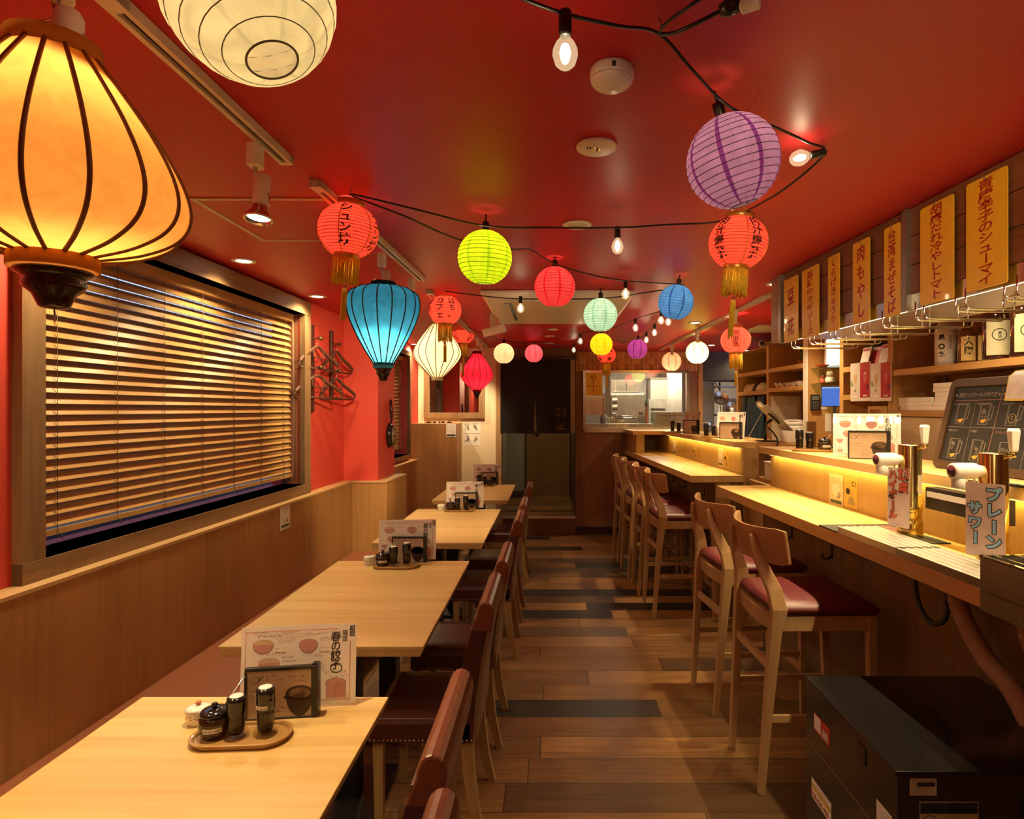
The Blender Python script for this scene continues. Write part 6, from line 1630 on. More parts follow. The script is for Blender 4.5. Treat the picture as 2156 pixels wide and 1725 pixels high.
for k, (px, r, col, lb) in enumerate(((1818, 0.0, M_PAPER, 'white payment card stand at the left above the posters'), (1840, 0.03, mat('card_red', (0.5, 0.03, 0.05)), 'red payment card stand in the middle above the posters'), (1858, 0.0, M_PAPER, 'white payment card stand with red header at the right above the posters'))):
    tt, _ = pixF(MR, px, 745, RS0 + 0.05 + r)
    t = thing('card_stand', lb, 'card stand', Rw(RS0 + 0.05 + r, tt, 1.790), TR, 'payment card stands')
    Mc = Matrix.Rotation(0.25, 4, 'Y')
    MB(Mc).box(-0.002, 0.002, -0.048, 0.048, 0.001, 0.125).build('card', col, t)
    MB(Mc).box(-0.003, -0.0022, -0.04, 0.04, 0.10, 0.117).build('header', mat('card_red', (0.5, 0.03, 0.05)) if k != 1 else M_PAPER, t)
    MB().box(-0.01, 0.035, -0.04, 0.04, 0.0002, 0.004).build('foot', M_CLEAR, t)
M_LEAF = mat('leaf_green', (0.10, 0.20, 0.035), rough=0.5, noise=0.2, nscale=40)
def plant(label, px, r, z, pot, hgt, n, seed):
    rng = random.Random(seed)
    tt, _ = pixF(MR, px, 740, r)
    t = thing('potted_plant', label, 'plant', Rw(r, tt, z + .0005), TR)
    MB().lathe([(0, 0), (0.025, 0), (0.036, 0.03), (0.038, 0.045), (0.034, 0.045), (0.03, 0.04), (0, 0.04)], 20).build('pot', pot, t)
    f = MB()
    for k in range(n):
        a = rng.uniform(0, 2 * PI); ln = rng.uniform(.5, 1) * hgt; out = rng.uniform(0.2, 0.6) * ln
        base = Vector((0.008 * math.cos(a), 0.008 * math.sin(a), 0.04)); mid = base + Vector((out * .4 * math.cos(a), out * .4 * math.sin(a), ln * .65)); tip = base + Vector((out * math.cos(a), out * math.sin(a), ln * rng.uniform(.7, 1)))
        side = Vector((-math.sin(a), math.cos(a), 0)) * rng.uniform(.006, .011)
        up = Vector((0, 0, 0.002))
        f.add([base, mid + side, tip, mid - side, mid + up], [(0, 1, 4), (1, 2, 4), (2, 3, 4), (3, 0, 4)], 0)
    f.build('leaves', M_LEAF, t, fix=False)
    return t
plant('bamboo like plant in a red pot on the second bay shelf', 1690, RS0 + 0.13, 1.865, mat('pot_red', (0.5, 0.12, 0.05)), 0.19, 34, 3)
plant('trailing green plant on the shelf above the posters', 1848, RS0 + 0.17, 1.790, mat('pot_glass', (0.6, 0.55, 0.5), rough=0.2), 0.22, 30, 4)
# shelf figurines
def figurine(label, px, z, k, body, acc):
    tt, _ = pixF(MR, px, 800, RS0 + 0.1)
    t = thing('figurine', label, 'figurine', Rw(RS0 + 0.1, tt, z), TR - 0.5, 'little figurines on the glass shelf')
    MB().lathe([(0, 0), (0.022 * k, 0), (0.028 * k, 0.010 * k), (0.027 * k, 0.026 * k), (0.020 * k, 0.038 * k), (0.0, 0.042 * k)], 18).build('body', body, t)
    MB().ball((0, 0, 0.056 * k), 0.021 * k, 16, 10).build('head', body, t)
    for s_ in (-1, 1): MB(Matrix.Translation((0, s_ * 0.012 * k, 0.072 * k))).lathe([(0.007 * k, 0), (0.0005, 0.012 * k)], 8).build('ear', acc, t)
    MB().lathe([(0.0185 * k, 0.038 * k), (0.0215 * k, 0.041 * k), (0.0185 * k, 0.044 * k)], 16, caps=False).build('collar', acc, t)
figurine('small red and white figurine at the left of the glass shelf', 1732, 1.7002, 0.8, mat('fig_red', (0.55, 0.10, 0.05), rough=0.3), M_WHITEP)
figurine('taller white figurine right of the red one on the glass shelf', 1747, 1.7002, 1.2, mat('fig_white', (0.75, 0.68, 0.58), rough=0.25), mat('fig_brown', (0.35, 0.12, 0.04)))
tt, _ = pixF(MR, 1733, 762, RS0 + 0.08)
t = thing('red_dish', 'flat red lacquer dish on the upper glass shelf', 'dish', Rw(RS0 + 0.08, tt, 1.8202), TR)
MB().lathe([(0, 0.0), (0.03, 0.0), (0.03, 0.008), (0.058, 0.018), (0.056, 0.020), (0.02, 0.012), (0, 0.012)], 24).build('dish', mat('lacquer_red', (0.3, 0.03, 0.02), rough=0.2, coat=0.4), t)
# glowing panel and light put in for a glaring white patch
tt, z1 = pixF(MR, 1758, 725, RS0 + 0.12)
t = thing('white_glow_panel', 'glowing panel imitating a glaring white patch in the glass shelf bay', 'lamp', Rw(RS0 + 0.165, 4.66, 1.8202), TR + PI / 2)
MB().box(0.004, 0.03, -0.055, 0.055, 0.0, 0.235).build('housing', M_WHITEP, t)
MB().box(0.0, 0.0035, -0.052, 0.052, 0.003, 0.232).build('panel', glow('white_patch_glow', (1.0, 0.93, 0.80), 2.6), t)
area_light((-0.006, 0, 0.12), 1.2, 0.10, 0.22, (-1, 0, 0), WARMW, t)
# till monitor, phone, papers
tt, z0 = pixF(MR, 1757, 858, RS0 + 0.05)
t = thing('monitor', 'small monitor with a lit blue screen behind the bar', 'monitor', Rw(RS0 + 0.05, tt, 1.2202), TR - 0.5)
MB().box(-0.09, 0.09, 0.0, 0.012, 0.30, 0.45).build('bezel', M_BLACKP, t, bevel=0.003)
MB().box(-0.084, 0.084, -0.0008, -0.0002, 0.306, 0.444).build('screen', glow('screen_blue', (0.10, 0.22, 0.75), 0.85), t)
MB().box(-0.084, 0.084, -0.0014, -0.0009, 0.432, 0.444).build('screen_bar', glow('screen_pale', (0.4, 0.5, 0.85), 0.8), t)
MB().box(-0.012, 0.012, 0.013, 0.03, 0.004, 0.36).box(-0.06, 0.06, -0.03, 0.06, 0.0, 0.008).build('stand', M_BLACKP, t)
tt, z0 = pixF(MR, 1720, 845, RS0 - 0.012)
t = thing('wall_keypad', 'black keypad telephone on the glass bay upright', 'telephone', Rw(RS0 + 0.05, 4.7315, 1.555), TR + PI / 2)
MB().box(-0.02, 0.0, -0.035, 0.035, -0.06, 0.06).build('body', M_BLACKP, t, bevel=0.004)
MB().box(RS0 * 0 - 0.0225, -0.0203, -0.027, 0.027, 0.018, 0.048).build('display', mat('lcd', (0.15, 0.17, 0.15)), t)
for i in range(4):
    for j in range(3): MB().box(-0.0225, -0.0203, -0.024 + j * 0.018, -0.012 + j * 0.018, -0.05 + i * 0.016, -0.04 + i * 0.016).build('key', mat('key_grey', (0.12, 0.12, 0.12)), t)
for (r, z, w, h, lb) in ((RS0 + 0.125, 1.50, 0.05, 0.15, 'plain white paper taped beside the blue monitor'), (RS0 + 0.16, 1.33, 0.05, 0.14, 'plain white paper hanging low behind the menu sheet corner')):
    t = thing('paper_sheet', lb, 'paper', Rw(r, 4.7315, z), TR, 'loose sheets by the monitor')
    MB().box(-w/2, w/2, -0.001, 0.0, 0, h).build('sheet', M_PAPER, t)
# till, printer
t = RT('receipt_printer', 'white receipt printer behind the menu sheet on the bar', 'printer', 1.03, 3.52, 1.2204)
MB().box(0.0, 0.2, -0.09, 0.09, 0.0, 0.12).build('body', M_WHITEP, t, bevel=0.006)
MB().box(-0.003, -0.0005, -0.07, 0.07, 0.055, 0.062).build('slot', M_BLACKP, t)
t = RT('wooden_tray_board', 'upright oak tray standing at the end of the open bay', 'board', 0.93, 3.66, 1.2202)
MB().box(0.0, 0.02, -0.05, 0.10, 0.0, 0.30).box(-0.012, 0.0, -0.05, -0.03, 0.0, 0.30).box(-0.012, 0.0, 0.08, 0.10, 0.0, 0.30).box(-0.012, 0.0, -0.03, 0.08, 0.28, 0.30).build('board', M_SHELF, t)
# rice cooker bay
t = RT('rice_cooker', 'white rice cooker on the worktop below the plates', 'rice cooker', RS0 + 0.10, 5.20, 1.2202, None, -0.5)
o_ = rrect(0.20, 0.22, 0.06, 5)
MB().loft([[(x * k, y * k, z) for x, y in o_] for z, k in ((0, .86), (0.01, .92), (0.08, 1.0), (0.13, 1.0), (0.145, .97))], 0, True).build('body', M_WHITEP, t)
MB().loft([[(x * k, y * k, z) for x, y in o_] for z, k in ((0.147, .97), (0.17, .93), (0.19, .78), (0.197, .5))], 0, True).build('lid', M_WHITEP, t)
MB(Matrix.Translation((0, -0.09, 0.172)) @ Matrix.Rotation(0.9, 4, 'X')).box(-0.035, 0.035, -0.001, 0.001, -0.016, 0.016).build('panel', mat('panel_grey', (0.35, 0.34, 0.3)), t)
t = RT('backing_sheet', 'pale cream sheet leaning behind the rice cooker', 'board', RS0, 5.45, 1.2212)
MB(Matrix.Rotation(-0.05, 4, 'X')).box(0.01, 0.285, 0.0, 0.004, 0.0, 0.40).build('sheet', M_CREAMC, t)
t = RT('menu_holder', 'clear brown menu holder standing on the near ledge end', 'menu holder', 0.60, 3.84, ZL)
MB().box(-0.03, 0.03, -0.002, 0.002, 0.004, 0.16).box(-0.035, 0.035, -0.03, 0.03, 0.0, 0.004).build('holder', glass_thin('smoked_acrylic', (0.55, 0.42, 0.32), 0.10), t)
# wavy white dishes and bowls
for k in range(5):
    t = RT('wavy_dish', 'white wavy dishes laid in a close row on the shelf', 'dish', RS0 + 0.075, 5.435 - k * 0.105, 1.6902, 'white wavy dishes')
    d = MB(); rings = []
    for (rr, zz) in ((0.0001, 0.012), (0.02, 0.010), (0.022, 0.0), (0.026, 0.0), (0.032, 0.012), (0.048, 0.036), (0.050, 0.038)):
        rings.append([(rr * math.cos(a), rr * math.sin(a), zz + (0.008 * math.sin(4 * a + k) * rr / 0.05 if rr > 0.03 else 0)) for a in [2 * PI * q / 32 for q in range(32)]])
    d.loft(rings, 0, True, caps=False); d.build('dish', M_POT, t)
for k, (dt, col, lb) in enumerate(((0.31, M_POT, 'white bowl upside down at the left of the bowl shelf'), (0.19, M_POT, 'white bowl upside down second from the left on the bowl shelf'), (0.07, M_BLACKP, 'black bowl in the middle of the bowl shelf'), (-0.075, M_POT, 'large pale bowl at the right of the bowl shelf'))):
    t = RT('bowl', lb, 'bowl', RS0 + 0.09, 5.90 + dt, 1.6752, 'bowls on the far shelf')
    q = 1.25 if k == 3 else 0.92
    MB().lathe([(0.062 * q, 0.0), (0.06 * q, 0.02), (0.048 * q, 0.055), (0.028 * q, 0.072), (0.028 * q, 0.08), (0.024 * q, 0.08), (0.024 * q, 0.072), (0.0, 0.072)], 28).build('bowl', col, t)
# aprons
M_APR = mat('apron_blue', (0.060, 0.125, 0.270), rough=0.8, noise=0.12, nscale=60, bump=0.1)
for k in range(5):
    t = RT('apron', 'blue aprons hanging in a row under the bowl shelf', 'apron', RS0 + 0.03 + 0.012 * (k % 2), 6.19 - k * 0.122, 1.626, 'blue aprons')
    rows = []
    for j in range(11):
        z = -0.40 * j / 10; wd = 0.036 + 0.022 * min(1, j / 4)
        rows.append([(0.018 * math.sin(u * 3 * PI + k) * min(1, j / 3) - 0.02 * (j / 10), (u - 0.5) * 2 * wd, z) for u in [q / 16 for q in range(17)]])
    a = MB()
    a.loft(rows, 0, True, caps=False, closed=False)
    a.loft([[(x + 0.004, y, z) for x, y, z in r_] for r_ in rows], 0, True, caps=False, closed=False)
    a.build('cloth', M_APR, t, fix=False)
    MB().tube([(0, 0, 0.0), (0.003, 0, 0.012), (0.006, 0, 0.0)], 0.002, 6).tube([(0.003, 0, 0.01), (0.003, 0, -0.0 - .001)], 0.003, 6).build('clip', M_BLACK, t)
# security camera
t = RT('security_camera', 'small white security camera on top of the shelf end', 'camera', RS0 + 0.04, 5.75, 2.0755)
MB().lathe([(0, 0), (0.026, 0), (0.026, 0.006), (0.01, 0.01), (0, 0.01)], 20).build('base', M_WHITEP, t)
MB().ball((0, 0, 0.042), 0.034, 20, 12).build('head', M_WHITEP, t)
MB(Matrix.Translation((0, 0, 0.042)) @ Matrix.Rotation(-0.5, 4, 'Z') @ Matrix.Rotation(PI / 2, 4, 'X')).lathe([(0.0, 0.037), (0.010, 0.0365), (0.018, 0.030), (0.0195, 0.026)], 20).build('lens', M_GLZB, t)
# boxes in the gap between the bars
t = RT('storage_box', 'white plastic storage box in the gap between the bars', 'box', 0.56, 4.30, 1.02)
MB().box(-0.05, 0.05, -0.06, 0.06, 0.0, 0.10).box(-0.055, 0.055, -0.065, 0.065, 0.10, 0.115).build('box', M_WHITEP, t, bevel=0.004)
t = RT('side_shelf', 'narrow oak shelf behind the gate carrying the storage box', 'shelf', 0.63, 4.17, 0.0)
MB().box(-0.15, 0.15, -0.25, 0.24, 0.98, 1.0195).box(-0.15, -0.13, -0.25, 0.24, 0.0, 0.98).build('shelf', M_SHELFY, t)
t = RT('paper_pile', 'flat pile of papers beside the storage box', 'papers', 0.67, 4.08, 1.0198)
MB().box(-0.08, 0.08, -0.10, 0.08, 0.0, 0.018).build('papers', M_PAPER, t)

# ================================================================== dispenser cabinet and pipes under the bar
DX0, DX1, DY0, DY1, DZ = 0.838, 1.40, 1.50, 2.04, 0.62
t = thing('dispenser_cabinet', 'dark steel drink dispenser cabinet in the bottom right corner', 'dispenser', ((DX0 + DX1) / 2, (DY0 + DY1) / 2, 0))
hx, hy = (DX1 - DX0) / 2, (DY1 - DY0) / 2
M_DISP = mat('dispenser_steel', (0.10, 0.10, 0.095), rough=0.22, metal=0.85, noise=0.05)
M_DTOP = mat('dispenser_top', (0.010, 0.009, 0.009), rough=0.16, coat=0.3)
MB().box(-hx + 0.004, hx, -hy + 0.004, hy, 0.03, DZ - 0.012).build('cabinet_body', M_DISP, t, bevel=0.003)
MB().box(-hx, hx, -hy, hy, DZ - 0.012, DZ).build('top_sheet', M_DTOP, t, bevel=0.002)
MB().box(-hx + 0.0025, -hx + 0.0038, -hy + 0.02, hy - 0.004, 0.419, 0.422).build('seam', mat('seam_light', (0.5, 0.48, 0.42), rough=0.3, metal=1), t)
def sticker(parent, y0, y1, z0, z1, x, mats, draw, rot=False):
    p = MB(); fn = lambda u, v: (x, -u, v)
    rectp(p, -y1, -y0, z0, z1, fn, 0); draw(p, lambda u, v: (x - 0.0005, -u, v)); return p.build('sticker', mats, parent, fix=False)
rngs = random.Random(21)
def dr1(p, fn):
    rectp(p, -0.201, -0.155, 0.485, 0.530, fn, 1); rectp(p, -0.145, -0.105, 0.485, 0.510, fn, 2)
    for k in range(4): scribble(p, -0.198, 0.492 + k * 0.010, 0.036, 0.004, fn, 3, rngs, 0.0006)
sticker(t, 0.091, 0.205, 0.48, 0.535, -hx + 0.0030, [mat('sticker_red', (0.55, 0.06, 0.04)), M_PAPER, mat('sticker_pale', (0.6, 0.5, 0.42)), M_INK], dr1)
def dr2(p, fn):
    rectp(p, -0.220, -0.084, 0.284, 0.298, fn, 1)
    p.text('0120-830-980', lambda u, v: fn(-0.152 + u, 0.259 + v), 0.022, 2, False, 0.04, aspect=0.85)
    for k in range(2): scribble(p, -0.21, 0.309 - k * 0.008, 0.11, 0.005, fn, 3, rngs, 0.0008)
sticker(t, 0.082, 0.222, 0.253, 0.316, -hx + 0.0030, [M_PAPER, mat('sticker_yellow', (0.7, 0.5, 0.06)), M_REDINK, M_INK], dr2)
def dr3(p, fn):
    for k in range(4): scribble(p, 0.182, 0.485 - k * 0.012, 0.055, 0.004, fn, 1, rngs, 0.0007)
sticker(t, -0.247, -0.175, 0.435, 0.495, -hx + 0.0030, [M_PAPER, M_INK], dr3)
MB().box(-hx + 0.0015, -hx + 0.0037, -0.12, -0.08, 0.546, 0.592).build('switch_plate', M_BLACKP, t)
def front_sticker(x0, x1, z0, z1, mats, draw):
    p = MB(); y = -hy + 0.0030
    rectp(p, x0, x1, z0, z1, lambda u, v: (u, y, v), 0); draw(p, lambda u, v: (u, y - 0.0005, v)); p.build('sticker', mats, t, fix=False)
def dr4(p, fn):
    rectp(p, -0.228, -0.184, 0.582, 0.592, fn, 1)
    for k in range(3): scribble(p, -0.242, 0.577 - k * 0.006, 0.055, 0.003, fn, 1, rngs, 0.0006)
front_sticker(-0.246, -0.180, 0.560, 0.602, [mat('sticker_kraft', (0.45, 0.36, 0.24)), M_INK], dr4)
def dr5(p, fn):
    rectp(p, -0.220, -0.080, 0.516, 0.543, fn, 1)
    p.text('このディスペンサーは、', lambda u, v: fn(-0.216 + u, 0.533 + v), 0.0075, 0, False, 0.0, align='L')
    p.text('フロンを使用している製品です！', lambda u, v: fn(-0.216 + u, 0.520 + v), 0.0098, 0, False, 0.02, align='L', aspect=0.88)
    stroke(p, ellipse_line(-0.196, 0.493, 0.020, 0.018), 0.002, fn, 1)
    p.text('ご相談', lambda u, v: fn(-0.196 + u, 0.490 + v), 0.010, 1, False, 0.03)
front_sticker(-0.222, -0.078, 0.43, 0.545, [mat('sticker_beige', (0.42, 0.33, 0.22)), M_INK], dr5)
t = thing('cardboard_box', 'small cardboard box standing dark beside the dispenser, at the right edge', 'box', (1.29, 1.38, 0))
MB().box(-0.13, 0.13, -0.10, 0.10, 0.0, 0.53).build('carton', mat('cardboard', (0.30, 0.19, 0.10), rough=0.8), t)
p = MB(); p.text('ORE', lambda u, v: (-0.07 + u, -0.1006, 0.40 + v), 0.06, 0, False, 0.06); p.build('printing', M_INK, t, fix=False)
M_PIPE = mat('pipe_foam', (0.44, 0.27, 0.16), rough=0.75, noise=0.1, nscale=50)
for k, (pts, rad, lb) in enumerate((
    ([(0.22, 2.02, 0.965), (0.20, 1.98, 0.86), (0.19, 1.86, 0.75), (0.19, 1.76, 0.70), (0.20, 1.70, 0.622)], 0.028, 'thick tan insulated pipe slanting down from under the bar'),
    ([(0.19, 1.72, 0.965), (0.19, 1.70, 0.87), (0.20, 1.67, 0.79), (0.20, 1.62, 0.70), (0.195, 1.60, 0.623)], 0.021, 'thinner tan insulated pipe curving between the other two'),
    ([(0.235, 1.635, 0.965), (0.245, 1.60, 0.84), (0.255, 1.555, 0.74), (0.265, 1.53, 0.623)], 0.030, 'upright tan insulated pipe nearest the right edge'))):
    t = RT('insulated_pipe', lb, 'pipe', 0, 0, 0, 'tan insulated pipes under the bar')
    MB().tube(crom([Vector(q) for q in pts]), rad, 14).build('foam', M_PIPE, t)
    MB().tube([Vector(pts[1]) - Vector((0, 0, 0.006)), Vector(pts[1]) + Vector((0, 0, 0.006))], rad * 1.06, 14).build('tape', mat('pipe_tape', (0.5, 0.33, 0.2), rough=0.5), t)
t = RT('hose_loop', 'dark green hose looped under the bar beside a white control box', 'hose', 0, 0, 0)
MB().tube(crom([Vector(q) for q in ((0.20, 2.18, 0.97), (0.19, 2.19, 0.88), (0.19, 2.16, 0.80), (0.19, 2.10, 0.77), (0.19, 2.04, 0.80), (0.20, 2.03, 0.86))]), 0.009, 10).build('hose', mat('hose_green', (0.03, 0.05, 0.03), rough=0.4), t)
MB().tube([(0.20, 2.03, 0.85), (0.20, 2.03, 0.90)], 0.013, 10).build('connector', M_BLACKP, t)
for k, (a, lb) in enumerate(((2.12, 'white control box under the bar at the hose loop'), (1.79, 'white control box under the bar between the pipes'))):
    t = RT('control_box', lb, 'control box', 0.215, a, 0.905, 'control boxes under the bar')
    MB().box(-0.01, 0.08, -0.05, 0.04, 0.0, 0.068).build('box', M_WHITEP, t, bevel=0.003)
    MB().box(-0.0112, -0.0102, -0.02, 0.02, 0.018, 0.028).build('marking', M_INK, t)
# ================================================================== coat hooks and hangers on the window wall
M_HOOKW = mat('hook_board', (0.055, 0.016, 0.012), rough=0.35)
M_BRONZE = mat('old_bronze', (0.22, 0.13, 0.06), rough=0.3, metal=0.9)
M_HANG = mat('hanger_brown', (0.10, 0.04, 0.022), rough=0.55)
def coat_rack(label, px, py0, py1, kn):
    tt, zt = pixF(ML, px, py0, -0.07); _, zb = pixF(ML, px, py1, -0.07)
    t = thing('coat_rack', label, 'coat rack', Lw(-0.0795, tt, zb), TL, 'coat hook boards')
    MB().box(0, 0.018, -0.022, 0.022, 0, zt - zb).build('board', M_HOOKW, t, bevel=0.003)
    out = []
    for z in kn:
        zz = z - zb
        MB(Matrix.Translation((0, 0, zz)) @ Matrix.Rotation(PI / 2, 4, 'Y')).lathe([(0, 0.016), (0.008, 0.017), (0.005, 0.022), (0.005, 0.055), (0.012, 0.06), (0.015, 0.07), (0.010, 0.08), (0, 0.082)], 16).build('knob', M_BRONZE, t)
        out.append(Lw(-0.0795 + 0.046, tt, z))
    return out
def zof(px, py): return pixF(ML, px, py, -0.03)[1]
k1 = coat_rack('dark coat hook board right beside the window frame', 657, 684, 868, [zof(662, 711), zof(662, 773)])
k2 = coat_rack('dark coat hook board second from the window', 698, 697, 838, [zof(708, 725), zof(708, 782)])
def hanger(p, label, a):
    t = thing('coat_hanger', label, 'hanger', (p.x, p.y, p.z + 0.006), TL + a, 'brown coat hangers')
    MB().tube(crom([Vector(q) for q in ((0, -0.012, 0.0), (0, -0.004, 0.003), (0, 0.006, -0.002), (0, 0.012, -0.012), (0, 0.008, -0.026), (0, 0, -0.036), (0, 0, -0.066))]), 0.0018, 6).build('wire_hook', M_STEEL, t)
    w = 0.205
    for s_ in (-1, 1):
        MB().tube(crom([Vector(q) for q in ((0, 0, -0.060), (0, s_ * 0.03, -0.070), (0, s_ * 0.09, -0.105), (0.008, s_ * 0.16, -0.140), (0.018, s_ * w, -0.170))]), [0.010] * 8 + [0.011] * 8 + [0.012] * 8 + [0.011] * 5, 10).build('shoulder', M_HANG, t)
        MB().tube(crom([Vector(q) for q in ((0.018, s_ * w, -0.168), (0.014, s_ * (w + .004), -0.195), (0.006, s_ * (w - .02), -0.205))]), 0.006, 8).build('corner', M_HANG, t)
    MB().tube([(0.006, -w + .02, -0.205), (0.0, 0, -0.205), (0.006, w - .02, -0.205)], 0.006, 8).build('trouser_bar', M_HANG, t)
    MB().tube(crom([Vector(q) for q in ((0.006, -0.045, -0.082), (0.008, -0.05, -0.13), (0.008, 0.0, -0.135), (0.008, 0.05, -0.13), (0.006, 0.045, -0.082))]), 0.004, 8).build('inner_loop', M_HANG, t)
hanger(k1[0], 'brown hanger on the upper knob beside the window frame', -0.22)
hanger(k1[1], 'brown hanger on the lower knob beside the window frame', -0.38)
hanger(k2[0], 'brown hanger on the upper knob of the second hook board', -0.12)
hanger(k2[1], 'brown hanger on the lower knob of the second hook board', -0.22)

# frying pan on the pillar
X = -1.304
t = thing('frying_pan', 'black frying pan with a patterned disc hung on the dark side of the pillar', 'pan', (X + 0.0005, 4.975, 1.292))
Mp = Matrix.Rotation(PI / 2, 4, 'Y')
MB(Mp).lathe([(0, 0.03), (0.075, 0.03), (0.08, 0.025), (0.098, 0.002), (0.101, 0.002), (0.084, 0.032), (0.078, 0.038), (0, 0.038)][::-1], 36).build('pan_body', mat('pan_iron', (0.02, 0.017, 0.015), rough=0.25), t)
MB().tube([(0.012, 0, 0.095), (0.022, 0, 0.12), (0.020, 0, 0.20)], [0.007, 0.008, 0.008], 10).tube([(0.020, 0, 0.13), (0.018, 0, 0.20), (0.012, 0, 0.285)], [0.011, 0.014, 0.010], 10).build('handle', mat('handle_burgundy', (0.05, 0.012, 0.012), rough=0.3), t)
MB(Mp).lathe([(0, 0.0385), (0.068, 0.0385), (0.068, 0.041), (0, 0.041)], 36).build('disc', mat('disc_tan', (0.42, 0.33, 0.20), rough=0.4), t)
d = MB()
for k in range(4):
    a = PI * k / 4
    stroke(d, [(-0.062 * math.cos(a), -0.062 * math.sin(a)), (0.062 * math.cos(a), 0.062 * math.sin(a))], 0.007, lambda u, v: (0.0416, u, v), 0)
stroke(d, ellipse_line(0, 0, 0.058, 0.058), 0.010, lambda u, v: (0.0418, u, v), 0); blob(d, 0, 0, 0.014, 0.014, lambda u, v: (0.0420, u, v), 0)
d.build('disc_pattern', M_INK, t, fix=False)
MB().ball((0.016, 0, 0.292), 0.006, 8, 6).build('nail', M_CHROME, t)

# ================================================================== far left wall: mirror, notices
def yx(px, Y): return (px - VX) / FPX * Y
def yz(py, Y): return CAMZ - (py - VY) / FPX * Y
YB = 7.0
t = thing('wall_mirror', 'mirror in a broad walnut frame on the cream far wall', 'mirror', (0, 0, 0))
mx0, mx1, mz0, mz1 = yx(893, YB), yx(1021, YB), yz(882, YB), yz(752, YB)
f = MB(); w = 0.066
for (a, b, c, d_) in ((mx0, mx1, mz0, mz0 + w), (mx0, mx1, mz1 - w, mz1), (mx0, mx0 + w, mz0 + w, mz1 - w), (mx1 - w, mx1, mz0 + w, mz1 - w)):
    f.box(a, b, YB - 0.035, YB - 0.001, c, d_)
f.build('frame', M_FRAMEZ, t, bevel=0.003)
MB().box(mx0 + w - .004, mx1 - w + .004, YB - 0.02, YB - 0.002, mz0 + w - .004, mz1 - w + .004).build('mirror_glass', mat('mirror_silver', (0.88, 0.88, 0.86), rough=0.01, metal=1.0, noise=0.0), t)
def wall_card(label, px0, px1, py0, py1, Y, color, draw, cat='notice', group=None, name='notice_card'):
    x0, x1, z1, z0 = yx(px0, Y), yx(px1, Y), yz(py0, Y), yz(py1, Y)
    t = thing(name, label, cat, ((x0 + x1) / 2, Y - 0.0006, (z0 + z1) / 2), 0, group)
    w, h = x1 - x0, z1 - z0
    MB().box(-w/2, w/2, -0.0012, 0.0, -h/2, h/2).build('card', color, t)
    p = MB(); mats = draw(p, lambda u, v: (u, -0.0017, v), w, h); p.build('print', mats, t, fix=False)
    return t
def draw_comic(p, fn, w, h):
    rng = random.Random(17)
    stroke(p, [(-w*.5, 0), (w*.5, 0)], 0.003, fn, 0)
    for (cx, cy) in ((-w*.28, h*.25), (w*.2, h*.25), (-w*.28, -h*.22), (w*.2, -h*.25)):
        for k in range(5):
            stroke(p, [(cx + rng.uniform(-.15, .15) * w, cy + rng.uniform(-.17, .17) * h) for _ in range(4)], 0.003, fn, 0)
        blob(p, cx + .02, cy + h * .1, w * .07, w * .07, fn, 1, n=10)
    for k in range(4): scribble(p, -w*.45 + (k % 2) * w*.5, h*(.44 if k < 2 else -.06), w*.35, 0.01, fn, 0, rng, 0.0015)
    return [M_INK, M_PALEC]
def draw_list(p, fn, w, h):
    rng = random.Random(18)
    for k in range(5): scribble(p, -w*.4, h*(.40 - k*.10), w*.7, h*.04, fn, 0, rng, 0.001)
    stroke(p, ellipse_line(w*.2, -h*.15, w*.1, w*.1), 0.002, fn, 0); rectp(p, -w*.45, w*.45, -h*.42, -h*.30, fn, 0)
    return [M_INK]
wall_card('white sheet with four cartoon sketches on the far wall under the mirror', 975, 1012, 889, 939, YB, M_PAPER, draw_comic)
wall_card('white notice with a dark bottom stripe taped to the partition', 939.5, 960, 893.5, 921, 6.66, M_PAPER, draw_list)
def draw_sign(p, fn, w, h):
    p.text('ORIBO', lambda u, v: fn(u, -h*.30 + v), h * .85, 0, False, 0.05)
    return [M_INK]
wall_card('white sign with black capitals half hidden behind the partition top', 909, 942, 885, 903, YB, M_PAPER, draw_sign, name='sign_board')

# ================================================================== black door curtain
YN = 7.0
nx0, nx1, nz1, nz0 = yx(1054, YN), yx(1201, YN), yz(757, YN), yz(913, YN)
t = thing('noren_curtain', 'black split doorway curtain with small gold lettering at its lower right', 'curtain', (0, YN - 0.02, 0))
MB().tube([(nx0 - 0.03, 0, nz1 + 0.012), (nx1 + 0.07, 0, nz1 + 0.012)], 0.009, 10).build('rod', M_BLACK, t)
xs = yx(1127, YN)
M_NOREN = mat('noren_black', (0.006, 0.005, 0.005), rough=0.9, noise=0.1, nscale=80)
def cloth(x0, x1, flip):
    rows = []
    for j in range(15):
        v = j / 14; z = nz1 - 0.002 + (nz0 - nz1) * v
        row = []
        for k in range(21):
            u = k / 20
            e = max(0, v - 0.35) ** 1.3 * 0.028
            xa = x0 + (0 if flip else 0); xb = x1
            if flip: xa = x0 + e
            else: xb = x1 - e
            row.append((xa + (xb - xa) * u, 0.010 * math.sin(u * 9 + (2 if flip else 0)) * v + 0.0, z))
        rows.append(row)
    m = MB()
    m.loft(rows, 0, True, caps=False, closed=False); m.loft([[(x, y + 0.002, z) for x, y, z in r] for r in rows], 0, True, caps=False, closed=False)
    return m
cloth(nx0, xs, False).build('left_panel', M_NOREN, t, fix=False)
cloth(xs, nx1, True).build('right_panel', M_NOREN, t, fix=False)
for px in (1092, 1163):
    x = yx(px, YN); MB().box(x - 0.014, x + 0.014, -0.012, 0.012, nz1 - 0.01, nz1 + 0.03).build('loop', M_BLACK, t)
g = MB(); fn = lambda u, v: (u, -0.013, v)
